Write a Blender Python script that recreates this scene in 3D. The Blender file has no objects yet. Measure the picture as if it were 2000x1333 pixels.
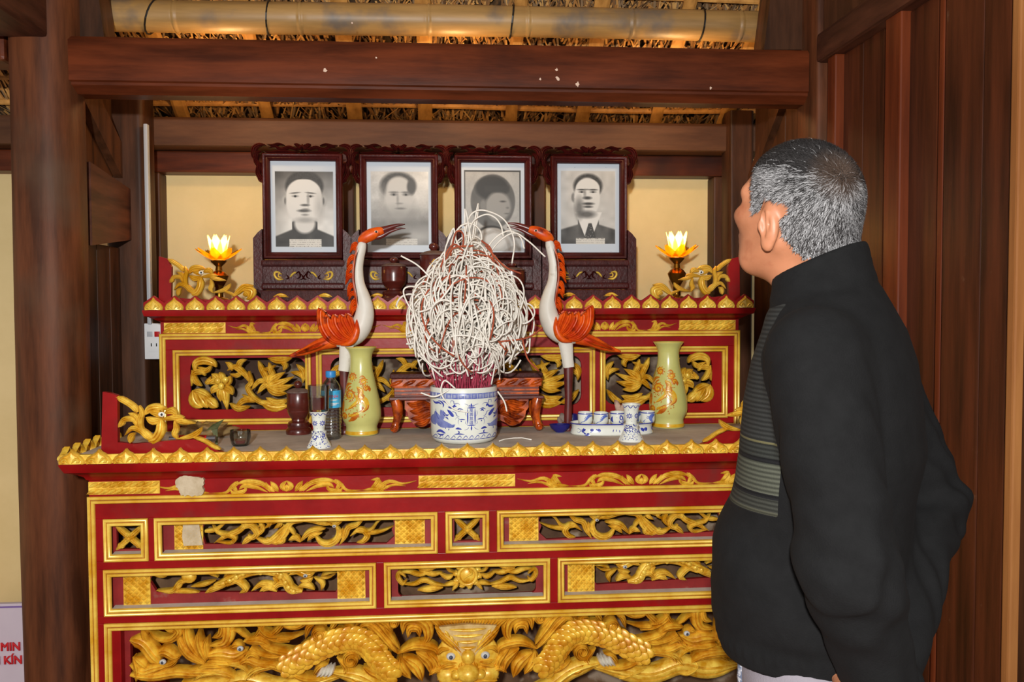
import bpy, bmesh, math, random
import numpy as np
from mathutils import Vector, Matrix

random.seed(7)
RNG = np.random.default_rng(11)
SC = bpy.context.scene
COL = SC.collection

# ------------------------------------------------------------------ camera
F_PX = 1700.0
YAW = math.radians(4.5)
PITCH = math.atan((666.5 - 600.0) / F_PX)
ROLL = 0.004
CAM = np.array([0.0, 0.0, 1.45])
_fw = np.array([math.sin(YAW) * math.cos(PITCH), math.cos(YAW) * math.cos(PITCH), -math.sin(PITCH)])
_r0 = np.array([math.cos(YAW), -math.sin(YAW), 0.0])
_u0 = np.cross(_r0, _fw)
_rt = _r0 * math.cos(ROLL) - _u0 * math.sin(ROLL)
_up = np.cross(_rt, _fw)

def _dir(x, y):
    return _fw + (x - 1000.0) / F_PX * _rt + (666.5 - y) / F_PX * _up
def at(x, y, Y):
    """point of the plane world-Y = Y that the photograph shows at pixel x, y"""
    d = _dir(x, y); return CAM + d * (Y / d[1])
def on(x, y, z):
    """point of the level z that the photograph shows at pixel x, y"""
    d = _dir(x, y); return CAM + d * ((z - CAM[2]) / d[2])
def side(x, y, X):
    d = _dir(x, y); return CAM + d * (X / d[0])

cam_data = bpy.data.cameras.new('camera')
cam_data.sensor_width = 36.0
cam_data.lens = F_PX / 2000.0 * 36.0
cam_data.clip_start = 0.05
cam = bpy.data.objects.new('camera', cam_data)
COL.objects.link(cam)
cam.matrix_world = Matrix(((_rt[0], _up[0], -_fw[0], CAM[0]), (_rt[1], _up[1], -_fw[1], CAM[1]),
                           (_rt[2], _up[2], -_fw[2], CAM[2]), (0, 0, 0, 1)))
SC.camera = cam

# ------------------------------------------------------------------ world, lights, exposure
world = bpy.data.worlds.new('world'); SC.world = world
world.use_nodes = True
_bg = world.node_tree.nodes['Background']
_bg.inputs[0].default_value = (1.0, 0.95, 0.88, 1)
_bg.inputs[1].default_value = 0.50
# the photographer's flash, a little behind and above the lens
fl = bpy.data.lights.new('camera_flash', 'AREA'); fl.shape = 'DISK'; fl.size = 0.10
fl.energy = 92.0; fl.color = (1.0, 0.985, 0.955)
flo = bpy.data.objects.new('camera_flash', fl); COL.objects.link(flo)
flo.location = (-0.20, -0.6, 1.76)
flo.rotation_euler = (math.radians(86), 0, math.radians(-6.0))
# assumed, unseen warm light added in the neighbouring bay, behind the tall pillar
wl = bpy.data.lights.new('assumed_bay_fill', 'POINT'); wl.energy = 5.0; wl.color = (1.0, 0.55, 0.18); wl.shadow_soft_size = 0.04
wlo = bpy.data.objects.new('assumed_bay_fill', wl); COL.objects.link(wlo); wlo.location = (-2.3, 2.75, 0.55)
# unseen warm fill lights added behind the main beam to brighten the thatch
for _x in (-.7, .05, .8):
    el = bpy.data.lights.new('thatch_fill', 'POINT'); el.energy = 3.0; el.color = (1.0, .62, .26); el.shadow_soft_size = .03
    elo = bpy.data.objects.new('thatch_fill', el); COL.objects.link(elo); elo.location = (_x, 2.90, 2.17)
SC.view_settings.view_transform = 'Standard'
SC.view_settings.look = 'None'
SC.view_settings.gamma = 1.0
SC.view_settings.exposure = 0.0
SC.view_settings.use_curve_mapping = False

# ------------------------------------------------------------------ materials
def lin(c):
    out = []
    for v in c[:3]:
        v = v / 255.0
        out.append(v / 12.92 if v <= 0.04045 else ((v + 0.055) / 1.055) ** 2.4)
    return tuple(out) + (1.0,)

def mat(name, c1, c2=None, rough=0.5, scale=8.0, stretch=(1, 1, 1), bump=0.0, bscale=None, metal=0.0, coat=0.0,
        detail=6.0, lo=0.35, hi=0.65, alpha=None, trans=0.0, ior=1.45, emit=None, estr=0.0, c3=None, s3=20.0, t3=(0.62, 0.72), vcol=None, spec=0.5,
        sheen=0.0, sub=0.0, rvar=0.0, coat_r=.3):
    m = bpy.data.materials.new(name); m.use_nodes = True
    nt = m.node_tree; N = nt.nodes; L = nt.links
    b = N['Principled BSDF']
    b.inputs['Roughness'].default_value = rough
    b.inputs['Metallic'].default_value = metal
    b.inputs['Coat Weight'].default_value = coat
    b.inputs['Coat Roughness'].default_value = coat_r
    b.inputs['Specular IOR Level'].default_value = spec
    b.inputs['IOR'].default_value = ior
    b.inputs['Transmission Weight'].default_value = trans
    b.inputs['Sheen Weight'].default_value = sheen
    if sub:
        b.inputs['Subsurface Weight'].default_value = sub
        b.inputs['Subsurface Radius'].default_value = (0.012, 0.004, 0.002)
        b.inputs['Subsurface Scale'].default_value = 1.0
    col = None
    tc = N.new('ShaderNodeTexCoord'); mp = N.new('ShaderNodeMapping')
    mp.inputs['Scale'].default_value = stretch
    L.new(tc.outputs['Object'], mp.inputs['Vector'])
    if vcol:
        at_ = N.new('ShaderNodeAttribute'); at_.attribute_name = vcol; col = at_.outputs['Color']
    elif c2 is None:
        b.inputs['Base Color'].default_value = lin(c1)
    if c2 is not None:
        nz = N.new('ShaderNodeTexNoise'); nz.inputs['Scale'].default_value = scale; nz.inputs['Detail'].default_value = detail
        nz.inputs['Roughness'].default_value = 0.62
        L.new(mp.outputs[0], nz.inputs['Vector'])
        rp = N.new('ShaderNodeValToRGB')
        rp.color_ramp.elements[0].position = lo; rp.color_ramp.elements[1].position = hi
        rp.color_ramp.elements[0].color = lin(c1); rp.color_ramp.elements[1].color = lin(c2)
        L.new(nz.outputs['Fac'], rp.inputs['Fac']); col = rp.outputs['Color']
        if rvar:
            mr = N.new('ShaderNodeMapRange'); mr.inputs['To Min'].default_value = max(0.02, rough - rvar); mr.inputs['To Max'].default_value = rough + rvar
            L.new(nz.outputs['Fac'], mr.inputs['Value']); L.new(mr.outputs[0], b.inputs['Roughness'])
    if c3 is not None:
        n3 = N.new('ShaderNodeTexNoise'); n3.inputs['Scale'].default_value = s3; n3.inputs['Detail'].default_value = 4.0
        L.new(tc.outputs['Object'], n3.inputs['Vector'])
        r3 = N.new('ShaderNodeValToRGB'); r3.color_ramp.elements[0].position = t3[0]; r3.color_ramp.elements[1].position = t3[1]
        L.new(n3.outputs['Fac'], r3.inputs['Fac'])
        mx = N.new('ShaderNodeMixRGB'); L.new(r3.outputs['Color'], mx.inputs['Fac'])
        if col is not None: L.new(col, mx.inputs['Color1'])
        else: mx.inputs['Color1'].default_value = lin(c1)
        mx.inputs['Color2'].default_value = lin(c3); col = mx.outputs['Color']
    if col is not None: L.new(col, b.inputs['Base Color'])
    if bump:
        nb = N.new('ShaderNodeTexNoise'); nb.inputs['Scale'].default_value = bscale or scale; nb.inputs['Detail'].default_value = 5.0
        L.new(mp.outputs[0], nb.inputs['Vector'])
        bp = N.new('ShaderNodeBump'); bp.inputs['Strength'].default_value = bump; bp.inputs['Distance'].default_value = 0.004
        L.new(nb.outputs['Fac'], bp.inputs['Height']); L.new(bp.outputs[0], b.inputs['Normal'])
    if emit is not None:
        b.inputs['Emission Color'].default_value = lin(emit); b.inputs['Emission Strength'].default_value = estr
    if alpha is not None: b.inputs['Alpha'].default_value = alpha
    return m

M = {}
M['wood_v'] = mat('wood_vertical', (62, 32, 16), (104, 58, 33), .55, 7, (3, 3, .35), .12, 26, c3=(86, 64, 48), s3=3.0, t3=(.55, .8), spec=.22)
M['wood_h'] = mat('wood_horizontal', (64, 27, 12), (104, 48, 24), .40, 7, (.35, 3, 3), .10, 26, c3=(40, 20, 16), s3=2.6, t3=(.56, .75), spec=.22)
M['wood_y'] = mat('wood_depth', (50, 26, 18), (92, 54, 38), .5, 7, (3, .35, 3), .12, 26, spec=.22)
M['wood_dark'] = mat('wood_dark', (48, 28, 16), (82, 50, 32), .5, 6, (3, 3, .4), .12, 24, spec=.22)
M['wood_dull'] = mat('wood_dull', (72, 45, 30), (98, 64, 42), .55, 6, (.4, 3, 3), .1, 24, spec=.22)
M['wood_wall'] = mat('wood_wall', (50, 25, 13), (86, 43, 24), .42, 8, (3, 3, .22), .1, 26, c3=(112, 84, 64), s3=18.0, t3=(.70, .82), spec=.22)
M['wood_red'] = mat('wood_red', (80, 34, 16), (112, 52, 26), .4, 8, (3, 3, .22), .1, 26, spec=.22)
M['wood_pale'] = mat('wood_pale', (134, 84, 44), (160, 108, 60), .5, 8, (3, 3, .22), .1, 26, spec=.22)
M['cream'] = mat('cream_plaster', (212, 190, 136), (224, 202, 150), .75, 3, bump=.05, bscale=60)
M['floor'] = mat('terracotta_floor', (120, 70, 48), (142, 88, 60), .7, 5, bump=.1)
M['bamboo'] = mat('bamboo_culm', (132, 100, 56), (172, 134, 80), .45, 5, (.3, 3, 3), .06, 30, c3=(106, 92, 78), s3=7.0, t3=(.55, .7))
M['bamboo_dark'] = mat('bamboo_node', (70, 48, 28), (96, 66, 38), .6, 20)
M['lath'] = mat('bamboo_lath', (160, 110, 52), (208, 152, 80), .5, 8, (3, .4, 3), .08, 30)
M['thatch'] = mat('thatch', vcol='tint', c1=(0, 0, 0), rough=.8)
M['thatch_back'] = mat('thatch_backing', (46, 34, 24), (84, 62, 38), .9, 14, (6, .6, .6))
M['red'] = mat('red_lacquer', (122, 8, 11), (150, 18, 18), .36, 5, (1, 1, 1), .08, 60, spec=.22, coat=.04, coat_r=.15, c3=(110, 40, 36), s3=6.0, t3=(.62, .8))
M['red_in'] = mat('red_board', (112, 18, 20), (146, 36, 34), .5, 9, bump=.05, c3=(142, 120, 104), s3=14.0, t3=(.66, .8))
M['gold'] = mat('gold_paint', (204, 146, 22), (244, 208, 82), .34, 34, coat=.25, metal=.12, detail=3, bump=.2, bscale=90)
M['gold_line'] = mat('gold_line', (214, 158, 28), (242, 208, 92), .30, 10, coat=.3, metal=.12)
M['gold_groove'] = mat('orange_groove', (120, 58, 6), (160, 84, 10), .45, 10)
M['gold_pale'] = mat('pale_gold', (216, 174, 54), (240, 208, 96), .35, 22, coat=.25, metal=.08, detail=3, bump=.15, bscale=90)
M['gold_orange'] = mat('orange_gold', (198, 126, 16), (242, 194, 60), .32, 26, coat=.3, metal=.12, detail=3, bump=.12, bscale=60)
M['dust'] = mat('dusty_top', (168, 156, 144), (196, 186, 174), .85, 9, bump=.1, bscale=80, c3=(196, 186, 172), s3=60.0, t3=(.68, .74))
M['inside'] = mat('altar_inside', (74, 50, 34), (112, 84, 58), .9, 10, c3=(150, 132, 112), s3=9.0, t3=(.55, .62))
M['maroon'] = mat('maroon_lacquer', (50, 12, 11), (74, 20, 18), .38, 10, bump=.3, bscale=120, spec=.3)
M['maroon_dust'] = mat('maroon_dusty', (54, 20, 20), (76, 38, 36), .45, 40, bump=.35, bscale=160, spec=.15)
M['brown_turn'] = mat('turned_wood', (66, 22, 18), (92, 34, 26), .25, 8, (1, 1, 6), .05, 50, coat=.4)
M['brown_dust'] = mat('dusty_lid', (80, 58, 52), (112, 92, 84), .75, 40)
M['white_gloss'] = mat('white_gloss', (226, 222, 208), (238, 234, 222), .25, 20, coat=.3)
M['blue'] = mat('cobalt', (34, 44, 140), (62, 74, 172), .25, 30, coat=.3)
M['blue_pale'] = mat('cobalt_wash', (88, 100, 170), (128, 138, 190), .3, 40, coat=.3)
M['blue_dark'] = mat('dark_cobalt', (18, 18, 84), (34, 34, 120), .12, 10, coat=.5)
M['black'] = mat('black_paint', (16, 14, 14), (28, 26, 26), .35, 30)
M['white_plastic'] = mat('white_plastic', (222, 224, 226), None, .4)
M['grey_plastic'] = mat('grey_plastic', (168, 172, 178), None, .4)
M['red_plastic'] = mat('red_plastic', (180, 22, 24), None, .35)

# ------------------------------------------------------------------ object helpers
def new_obj(name, me, m=None, parent=None, label=None, cat=None, group=None, kind=None):
    o = bpy.data.objects.new(name, me); COL.objects.link(o)
    if m is not None and me is not None:
        ms = m if isinstance(m, (list, tuple)) else [m]
        if len(me.materials) == 0:
            for q in ms: me.materials.append(M[q] if isinstance(q, str) else q)
    if parent is not None: o.parent = parent
    tag(o, label, cat, group, kind)
    return o
def tag(o, label=None, cat=None, group=None, kind=None):
    if label: o['label'] = label
    if cat: o['category'] = cat
    if group: o['group'] = group
    if kind: o['kind'] = kind
    return o
def thing(name, label, cat, loc=(0, 0, 0), group=None, kind=None, rotz=0.0):
    o = bpy.data.objects.new(name, None); COL.objects.link(o)
    o.location = loc; o.rotation_euler = (0, 0, rotz); o.empty_display_size = 0.05
    return tag(o, label, cat, group, kind)
def copy_tree(o, parent=None):
    c = o.copy(); COL.objects.link(c)
    if parent is not None: c.parent = parent
    for ch in list(o.children): copy_tree(ch, c)
    return c

class MB:
    """collects vertices and faces; build() makes ONE mesh object"""
    def __init__(s, origin=(0, 0, 0)):
        s.v = []; s.f = []; s.mi = []; s.o = np.array(origin, float); s.cur = 0
    def add(s, vs, fs):
        n = len(s.v)
        s.v.extend([tuple(float(c) for c in p) for p in vs])
        s.f.extend([tuple(i + n for i in f) for f in fs]); s.mi.extend([s.cur] * len(fs))
        return s
    def box(s, x0, x1, y0, y1, z0, z1, b=0.0):
        if b <= 0:
            vs = [(x, y, z) for x in (x0, x1) for y in (y0, y1) for z in (z0, z1)]
            return s.add(vs, [(0, 1, 3, 2), (4, 6, 7, 5), (0, 4, 5, 1), (2, 3, 7, 6), (0, 2, 6, 4), (1, 5, 7, 3)])
        b = min(b, (x1 - x0) / 2.01, (y1 - y0) / 2.01, (z1 - z0) / 2.01)
        bm = bmesh.new(); bmesh.ops.create_cube(bm, size=1.0)
        for v in bm.verts:
            v.co = Vector(((x0 + x1) / 2 + v.co.x * (x1 - x0), (y0 + y1) / 2 + v.co.y * (y1 - y0), (z0 + z1) / 2 + v.co.z * (z1 - z0)))
        bmesh.ops.bevel(bm, geom=list(bm.edges), offset=b, segments=2, affect='EDGES', profile=.6)
        return s.bm(bm)
    def bm(s, bm):
        bm.verts.index_update()
        s.add([v.co[:] for v in bm.verts], [tuple(v.index for v in f.verts) for f in bm.faces]); bm.free(); return s
    def prism(s, pts, y0, y1):
        """polygon in X,Z extruded along Y (front at y0)"""
        n = len(pts)
        vs = [(p[0], y0, p[1]) for p in pts] + [(p[0], y1, p[1]) for p in pts]
        fs = [tuple(range(n)), tuple(range(2 * n - 1, n - 1, -1))] + [(i, i + n, (i + 1) % n + n, (i + 1) % n) for i in range(n)]
        return s.add(vs, fs)
    def lathe(s, prof, c=(0, 0, 0), seg=32, cap=True, sx=1.0, sy=1.0):
        n = len(prof); vs = []; fs = []
        for k in range(seg):
            a = 2 * math.pi * k / seg
            for r, z in prof: vs.append((c[0] + r * math.cos(a) * sx, c[1] + r * math.sin(a) * sy, c[2] + z))
        for k in range(seg):
            k2 = (k + 1) % seg
            for i in range(n - 1): fs.append((k * n + i, k2 * n + i, k2 * n + i + 1, k * n + i + 1))
        if cap:
            fs.append(tuple(k * n for k in range(seg - 1, -1, -1))); fs.append(tuple(k * n + n - 1 for k in range(seg)))
        return s.add(vs, fs)
    def tube(s, pts, rad, seg=8, flat=1.0, cap=True, upv=(0, 0, 1)):
        pts = [np.array(p, float) for p in pts]; n = len(pts)
        rad = [rad] * n if np.isscalar(rad) else list(rad)
        fl_ = [flat] * n if np.isscalar(flat) else list(flat)
        tang = []
        for i in range(n):
            t = pts[min(i + 1, n - 1)] - pts[max(i - 1, 0)]; tang.append(t / (np.linalg.norm(t) + 1e-12))
        u = np.array(upv, float); u = u - tang[0] * (u @ tang[0])
        if np.linalg.norm(u) < 1e-3: u = np.array([1., 0, 0]) - tang[0] * tang[0][0]
        u /= np.linalg.norm(u); vs = []; fs = []
        for i in range(n):
            u = u - tang[i] * (u @ tang[i]); u /= (np.linalg.norm(u) + 1e-12)
            w = np.cross(tang[i], u)
            for k in range(seg):
                a = 2 * math.pi * k / seg
                vs.append(pts[i] + (u * math.cos(a) + w * math.sin(a) * fl_[i]) * rad[i])
        for i in range(n - 1):
            for k in range(seg):
                k2 = (k + 1) % seg; fs.append((i * seg + k, i * seg + k2, (i + 1) * seg + k2, (i + 1) * seg + k))
        if cap:
            fs.append(tuple(range(seg - 1, -1, -1))); fs.append(tuple((n - 1) * seg + k for k in range(seg)))
        return s.add(vs, fs)
    def ball(s, c, r, seg=12, rings=8):
        r = (r, r, r) if np.isscalar(r) else r
        vs = [(c[0], c[1], c[2] - r[2])]; fs = []
        for i in range(1, rings):
            t = math.pi * i / rings
            for k in range(seg):
                a = 2 * math.pi * k / seg
                vs.append((c[0] + r[0] * math.sin(t) * math.cos(a), c[1] + r[1] * math.sin(t) * math.sin(a), c[2] - r[2] * math.cos(t)))
        vs.append((c[0], c[1], c[2] + r[2])); last = len(vs) - 1
        for k in range(seg):
            k2 = (k + 1) % seg; fs.append((0, 1 + k2, 1 + k)); fs.append((last, last - seg + k, last - seg + k2))
        for i in range(rings - 2):
            for k in range(seg):
                k2 = (k + 1) % seg; a = 1 + i * seg
                fs.append((a + k, a + k2, a + seg + k2, a + seg + k))
        return s.add(vs, fs)
    def ring(s, x0, x1, z0, z1, Y, prof):
        """mitred rectangular moulding on the plane Y; prof = [(inset, proud), ...]"""
        vs = []; fs = []; n = len(prof)
        for d, h in prof:
            for (x, z) in ((x0 + d, z0 + d), (x1 - d, z0 + d), (x1 - d, z1 - d), (x0 + d, z1 - d)): vs.append((x, Y - h, z))
        for i in range(n - 1):
            for k in range(4):
                k2 = (k + 1) % 4; fs.append((i * 4 + k, i * 4 + k2, i * 4 + 4 + k2, i * 4 + 4 + k))
        return s.add(vs, fs)
    def hbar(s, x0, x1, prof):
        """profile [(y, z), ...] run along X (closed)"""
        n = len(prof); vs = [(x0, y, z) for y, z in prof] + [(x1, y, z) for y, z in prof]
        fs = [(i, (i + 1) % n, (i + 1) % n + n, i + n) for i in range(n)] + [tuple(range(n - 1, -1, -1)), tuple(range(n, 2 * n))]
        return s.add(vs, fs)
    def build(s, name, m=None, parent=None, smooth=False, recalc=True, **kw):
        me = bpy.data.meshes.new(name)
        v = np.array(s.v) - s.o if len(s.v) else np.zeros((0, 3))
        me.from_pydata([tuple(p) for p in v], [], s.f)
        if recalc:
            bm = bmesh.new(); bm.from_mesh(me); bmesh.ops.recalc_face_normals(bm, faces=bm.faces); bm.to_mesh(me); bm.free()
        if s.mi and max(s.mi) > 0: me.polygons.foreach_set('material_index', s.mi)
        if smooth is True: me.polygons.foreach_set('use_smooth', [True] * len(me.polygons))
        elif smooth:
            me.polygons.foreach_set('use_smooth', [True] * len(me.polygons)); me.update(); me.set_sharp_from_angle(angle=math.radians(smooth))
        me.update()
        o = new_obj(name, me, m, parent, **kw)
        if parent is None and np.any(s.o != 0): o.location = s.o
        return o

def cat_rom(pts, n=6):
    P = [np.array(p, float) for p in pts]
    if len(P) < 3: return [P[0] + (P[1] - P[0]) * t for t in np.linspace(0, 1, n + 1)]
    P = [2 * P[0] - P[1]] + P + [2 * P[-1] - P[-2]]; out = []
    for i in range(1, len(P) - 2):
        for k in range(n):
            t = k / n; a, b, c, d = P[i - 1], P[i], P[i + 1], P[i + 2]
            out.append(.5 * ((2 * b) + (c - a) * t + (2 * a - 5 * b + 4 * c - d) * t * t + (3 * b - a - 3 * c + d) * t ** 3))
    out.append(P[-2]); return out

WP = {'taper': lambda t: max(.06, math.sin(math.pi * min(1, max(0, t))) ** .7),
      'tail': lambda t: max(.05, (1 - t) ** .7 * min(1, .55 + t * 3)),
      'leaf': lambda t: max(.05, math.sin(math.pi * min(1, t ** .75)) ** .8),
      'even': lambda t: max(.3, min(1, 4 * t + .3, 4 * (1 - t) + .3))}
SEC = [(-1, -.9), (-1, .1), (-.78, .66), (-.46, .84), (-.34, .36), (-.2, .9), (0, 1), (.2, .9), (.34, .36), (.46, .84), (.78, .66), (1, .1), (1, -.9)]
SEC_S = [(-1, -.9), (-1, .15), (-.6, .75), (0, 1), (.6, .75), (1, .15), (1, -.9)]

def relief(mb, pts, w, h, Y, prof='taper', n=5, sec=SEC, mapf=None):
    """one carved stroke: control points (X, Z) on plane Y, width w, proud by h"""
    P = cat_rom(pts, n); N_ = len(P); vs = []; fs = []; k = len(sec); f = WP[prof] if isinstance(prof, str) else prof
    for i, p in enumerate(P):
        t = i / (N_ - 1)
        d = P[min(i + 1, N_ - 1)] - P[max(i - 1, 0)]; d = d / (np.linalg.norm(d) + 1e-12)
        nx, nz = -d[1], d[0]; ww = w * .5 * f(t); hh = h * (.45 + .55 * f(t))
        for a, b in sec:
            q = (p[0] + nx * ww * a, Y - hh * b if b > 0 else Y - h * b, p[1] + nz * ww * a)
            vs.append(mapf(q) if mapf else q)
    for i in range(N_ - 1):
        for j in range(k - 1): fs.append((i * k + j, i * k + j + 1, (i + 1) * k + j + 1, (i + 1) * k + j))
        fs.append((i * k + k - 1, i * k, (i + 1) * k, (i + 1) * k + k - 1))
    fs.append(tuple(range(k))); fs.append(tuple((N_ - 1) * k + j for j in range(k - 1, -1, -1)))
    mb.add(vs, fs)

def spiral(cx, cz, r0, r1, a0, turns, n=14):
    return [(cx + (r0 + (r1 - r0) * t) * math.cos(a0 + turns * 2 * math.pi * t), cz + (r0 + (r1 - r0) * t) * math.sin(a0 + turns * 2 * math.pi * t)) for t in np.linspace(0, 1, n)]

def lens(x0, y0, s, Y):
    """zoomed-crop coordinates -> (X, Z) on plane Y"""
    def f(p):
        w = at(x0 + p[0] / s, y0 + p[1] / s, Y); return (w[0], w[2])
    return f
def text_mesh(body, size, extrude=.0004, align='CENTER', bold=0.0):
    cu = bpy.data.curves.new('lettering', 'FONT'); cu.body = body; cu.size = size; cu.extrude = extrude
    cu.bevel_depth = bold; cu.bevel_resolution = 0; cu.align_x = align; cu.align_y = 'CENTER'; cu.resolution_u = 2
    o = bpy.data.objects.new('lettering', cu); COL.objects.link(o)
    dg = bpy.context.evaluated_depsgraph_get(); me = bpy.data.meshes.new_from_object(o.evaluated_get(dg))
    bpy.data.objects.remove(o); bpy.data.curves.remove(cu)
    me.materials.clear()
    return me
# ------------------------------------------------------------------ the setting
def struct(mb, name, m, label, cat, **kw):
    return mb.build(name, m, label=label, cat=cat, kind='structure', **kw)

mb = MB(); mb.box(-4, 2.2, -1.5, 3.7, -.06, 0)
struct(mb, 'floor', 'floor', 'plain terracotta floor under the altar and the man', 'floor')

# back wall: cream plaster behind a timber frame
mb = MB(); mb.box(-4, 1.7, 3.42, 3.56, 0, 2.30)
wall_back = struct(mb, 'wall_back', 'cream', 'cream plaster wall behind the four portraits, set in dark timber framing', 'wall')
ZR0, ZR1, ZB1 = 1.955, 2.035, 2.14
def part_box(name, m, parent, *b, bev=.006):
    q = MB(); q.box(*b, b=bev); return q.build(name, m, parent)
for (xa, xb) in ((-2.9, -1.30), (-1.10, 1.12)):
    part_box('frame_rail', 'wood_h', wall_back, xa, xb, 3.335, 3.43, ZR0, ZR1 - .002)
for px0, px1 in ((290, 313), (664, 692), (1036, 1066), (1394, 1424)):
    xa = at(px0, 420, 3.34)[0]; xb = at(px1, 420, 3.34)[0]
    part_box('frame_stile', 'wood_dark', wall_back, xa, xb, 3.34, 3.44, .02, ZR0)
mb = MB(); mb.box(-3.2, 1.6, 3.24, 3.41, ZR1, ZB1, .012)
struct(mb, 'wooden_beam', 'wood_dull', 'long dull brown beam along the top of the cream wall above the portraits', 'beam')

# tall pillars
def pillar(name, x0, x1, y0, y1, z1, label, m='wood_v', rnd=.05):
    q = MB(); cx, cy = (x0 + x1) / 2, (y0 + y1) / 2; a, b = (x1 - x0) / 2, (y1 - y0) / 2
    ring = []
    for k in range(40):
        t = 2 * math.pi * k / 40; c, s_ = math.cos(t), math.sin(t); e = rnd
        ring.append((cx + a * math.copysign(abs(c) ** e, c), cy + b * math.copysign(abs(s_) ** e, s_)))
    vs = []; fs = []
    zs = np.linspace(0, z1, 12)
    for i, z in enumerate(zs):
        for k, (x, y) in enumerate(ring):
            j = .002 * math.sin(3 * z + k * .9)
            vs.append((x + j, y + j * .5, z))
    n = 40
    for i in range(len(zs) - 1):
        for k in range(n): fs.append((i * n + k, i * n + (k + 1) % n, (i + 1) * n + (k + 1) % n, (i + 1) * n + k))
    fs.append(tuple(range(n - 1, -1, -1))); fs.append(tuple((len(zs) - 1) * n + k for k in range(n)))
    q.add(vs, fs)
    return q.build(name, m, label=label, cat='pillar', kind='structure', smooth=50)
PX0, PX1 = at(20, 400, 2.63)[0], at(163, 400, 2.63)[0]
_pc = at(97, 400, 2.70)[0]; PX0, PX1 = _pc - .098, _pc + .098
pillar('wooden_pillar', PX0, PX1, 2.605, 2.80, 2.66, 'tall thick reddish brown pillar standing at the altar\'s open end', rnd=.95)
pillar('wooden_pillar', 1.135, 1.30, 2.60, 2.76, 2.72, 'brown pillar in the corner where the main beam meets the plank wall', rnd=.3)
pillar('wooden_pillar', at(206, 500, 3.12)[0], at(284, 500, 3.12)[0], 3.12, 3.25, 2.2, 'slim dark pillar carrying the white conduit and wall socket', 'wood_dark', .3)
pillar('wooden_pillar', at(1424, 500, 3.2)[0], at(1472, 500, 3.2)[0], 3.20, 3.31, 2.18, 'slim brown post beside the cream wall behind the man\'s face', 'wood_dark', .3)

# main tie beam with a rounded lower edge and small bead
zb0, zb1 = at(900, 192, 2.66)[2], at(900, 86, 2.66)[2]
mb = MB()
prof = [(2.655, zb0 + .022), (2.655, zb0 + .030), (2.648, zb0 + .034), (2.648, zb1 - .012), (2.658, zb1), (2.76, zb1), (2.77, zb1 - .012), (2.77, zb0 + .02), (2.74, zb0), (2.68, zb0)]
mb.hbar(PX1 - .022, 1.15, prof)
for yy in (1,): pass
struct(mb, 'tie_beam', 'wood_h', 'heavy reddish brown crossbeam spanning above the altar between two pillars', 'beam', smooth=40)
# chalky flakes left on the beam are specks of old plaster
spk = MB()
for (x, y, r) in ((1128, 165, 6), (1089, 153, 5), (1087, 137, 3.5), (635, 138, 5), (1388, 172, 3), (1055, 155, 2.5), (688, 45, 2), (735, 113, 2)):
    w = at(x, y, 2.647); pts = []
    for k in range(9):
        a = 2 * math.pi * k / 9; rr = r / 640 * random.uniform(.5, 1.3); pts.append((w[0] + rr * math.cos(a) * .8, w[2] + rr * math.sin(a)))
    spk.prism(pts, 2.646, 2.6485)
spk.build('plaster_specks', mat('plaster_speck', (206, 178, 158), None, .8), bpy.data.objects['tie_beam'], kind='stuff')

# depth beams and brackets around the left pillar
mb = MB(); mb.box(-1.42, at(95, 75, 2.62)[0], .6, 2.62, at(95, 75, 2.62)[2], 2.56, .012)
struct(mb, 'depth_beam', 'wood_y', 'red brown beam running from the thick pillar towards the viewer overhead', 'beam')
mb = MB(); z = at(10, 240, 3.0)[2]
mb.box(-3.2, PX0 - .0, 2.66, 2.78, zb0 + .09, zb1 + .06, .012)
struct(mb, 'tie_beam', 'wood_h', 'short beam end left of the thick pillar in the next bay', 'beam')
# small blocks beside the pillar head (sloping bracket)
def bracket(name, label, pxs, y0, y1, m):
    q = MB(); pts = []
    for p in pxs:
        w = at(p[0], p[1], y0); pts.append((w[0], w[2]))
    q.prism(pts, y0, y1); return struct(q, name, m, label, 'beam')
bracket('bracket_beam', 'dark sloping bracket between thick pillar and bamboo purlin', [(150, 96), (150, -60), (185, -60), (206, 93)], 2.70, 2.80, 'wood_dark')
bracket('bracket_beam', 'dark sloping bracket at the corner above the main beam end', [(1512, -60), (1600, -60), (1600, 97), (1492, 97)], 2.70, 2.80, 'wood_dark')
# side brace linking front and rear pillars
def depthslab(q, xa, xb, ya, yb, za0, za1, zb0_, zb1_):
    vs = [(xa, ya, za0), (xb, ya, za0), (xb, ya, za1), (xa, ya, za1), (xa, yb, zb0_), (xb, yb, zb0_), (xb, yb, zb1_), (xa, yb, zb1_)]
    return q.add(vs, [(0, 1, 2, 3), (7, 6, 5, 4), (0, 4, 5, 1), (3, 2, 6, 7), (1, 5, 6, 2), (0, 3, 7, 4)])
q = MB(); depthslab(q, -1.17, -1.075, 2.78, 3.14, 1.645, 1.90, 1.69, 1.86)
struct(q, 'depth_beam', 'wood_y', 'greyish brown brace between the thick pillar and the slim rear pillar', 'beam')
# left partition planks under and over the brace
part_l = thing('wall_partition', 'dark plank partition between the thick pillar and the rear wall', 'wall', (0, 0, 0), kind='structure')
yy = 2.80
for k, wdt in enumerate((.12, .11, .10)):
    q = MB(); q.box(-1.145, -1.115, yy, yy + wdt - .004, 0, 1.66, .004); q.build('plank', 'wood_dark', part_l); yy += wdt
yy = 2.80
for k, wdt in enumerate((.15, .17)):
    q = MB(); q.box(-1.16, -1.13, yy, yy + wdt - .004, 1.86, 2.38, .004); q.build('plank', 'wood_dark', part_l); yy += wdt
q = MB(); depthslab(q, -1.128, -1.10, 2.80, 3.12, 2.10, 2.22, 1.90, 2.02); q.build('diagonal_brace', 'wood_dark', part_l)
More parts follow.
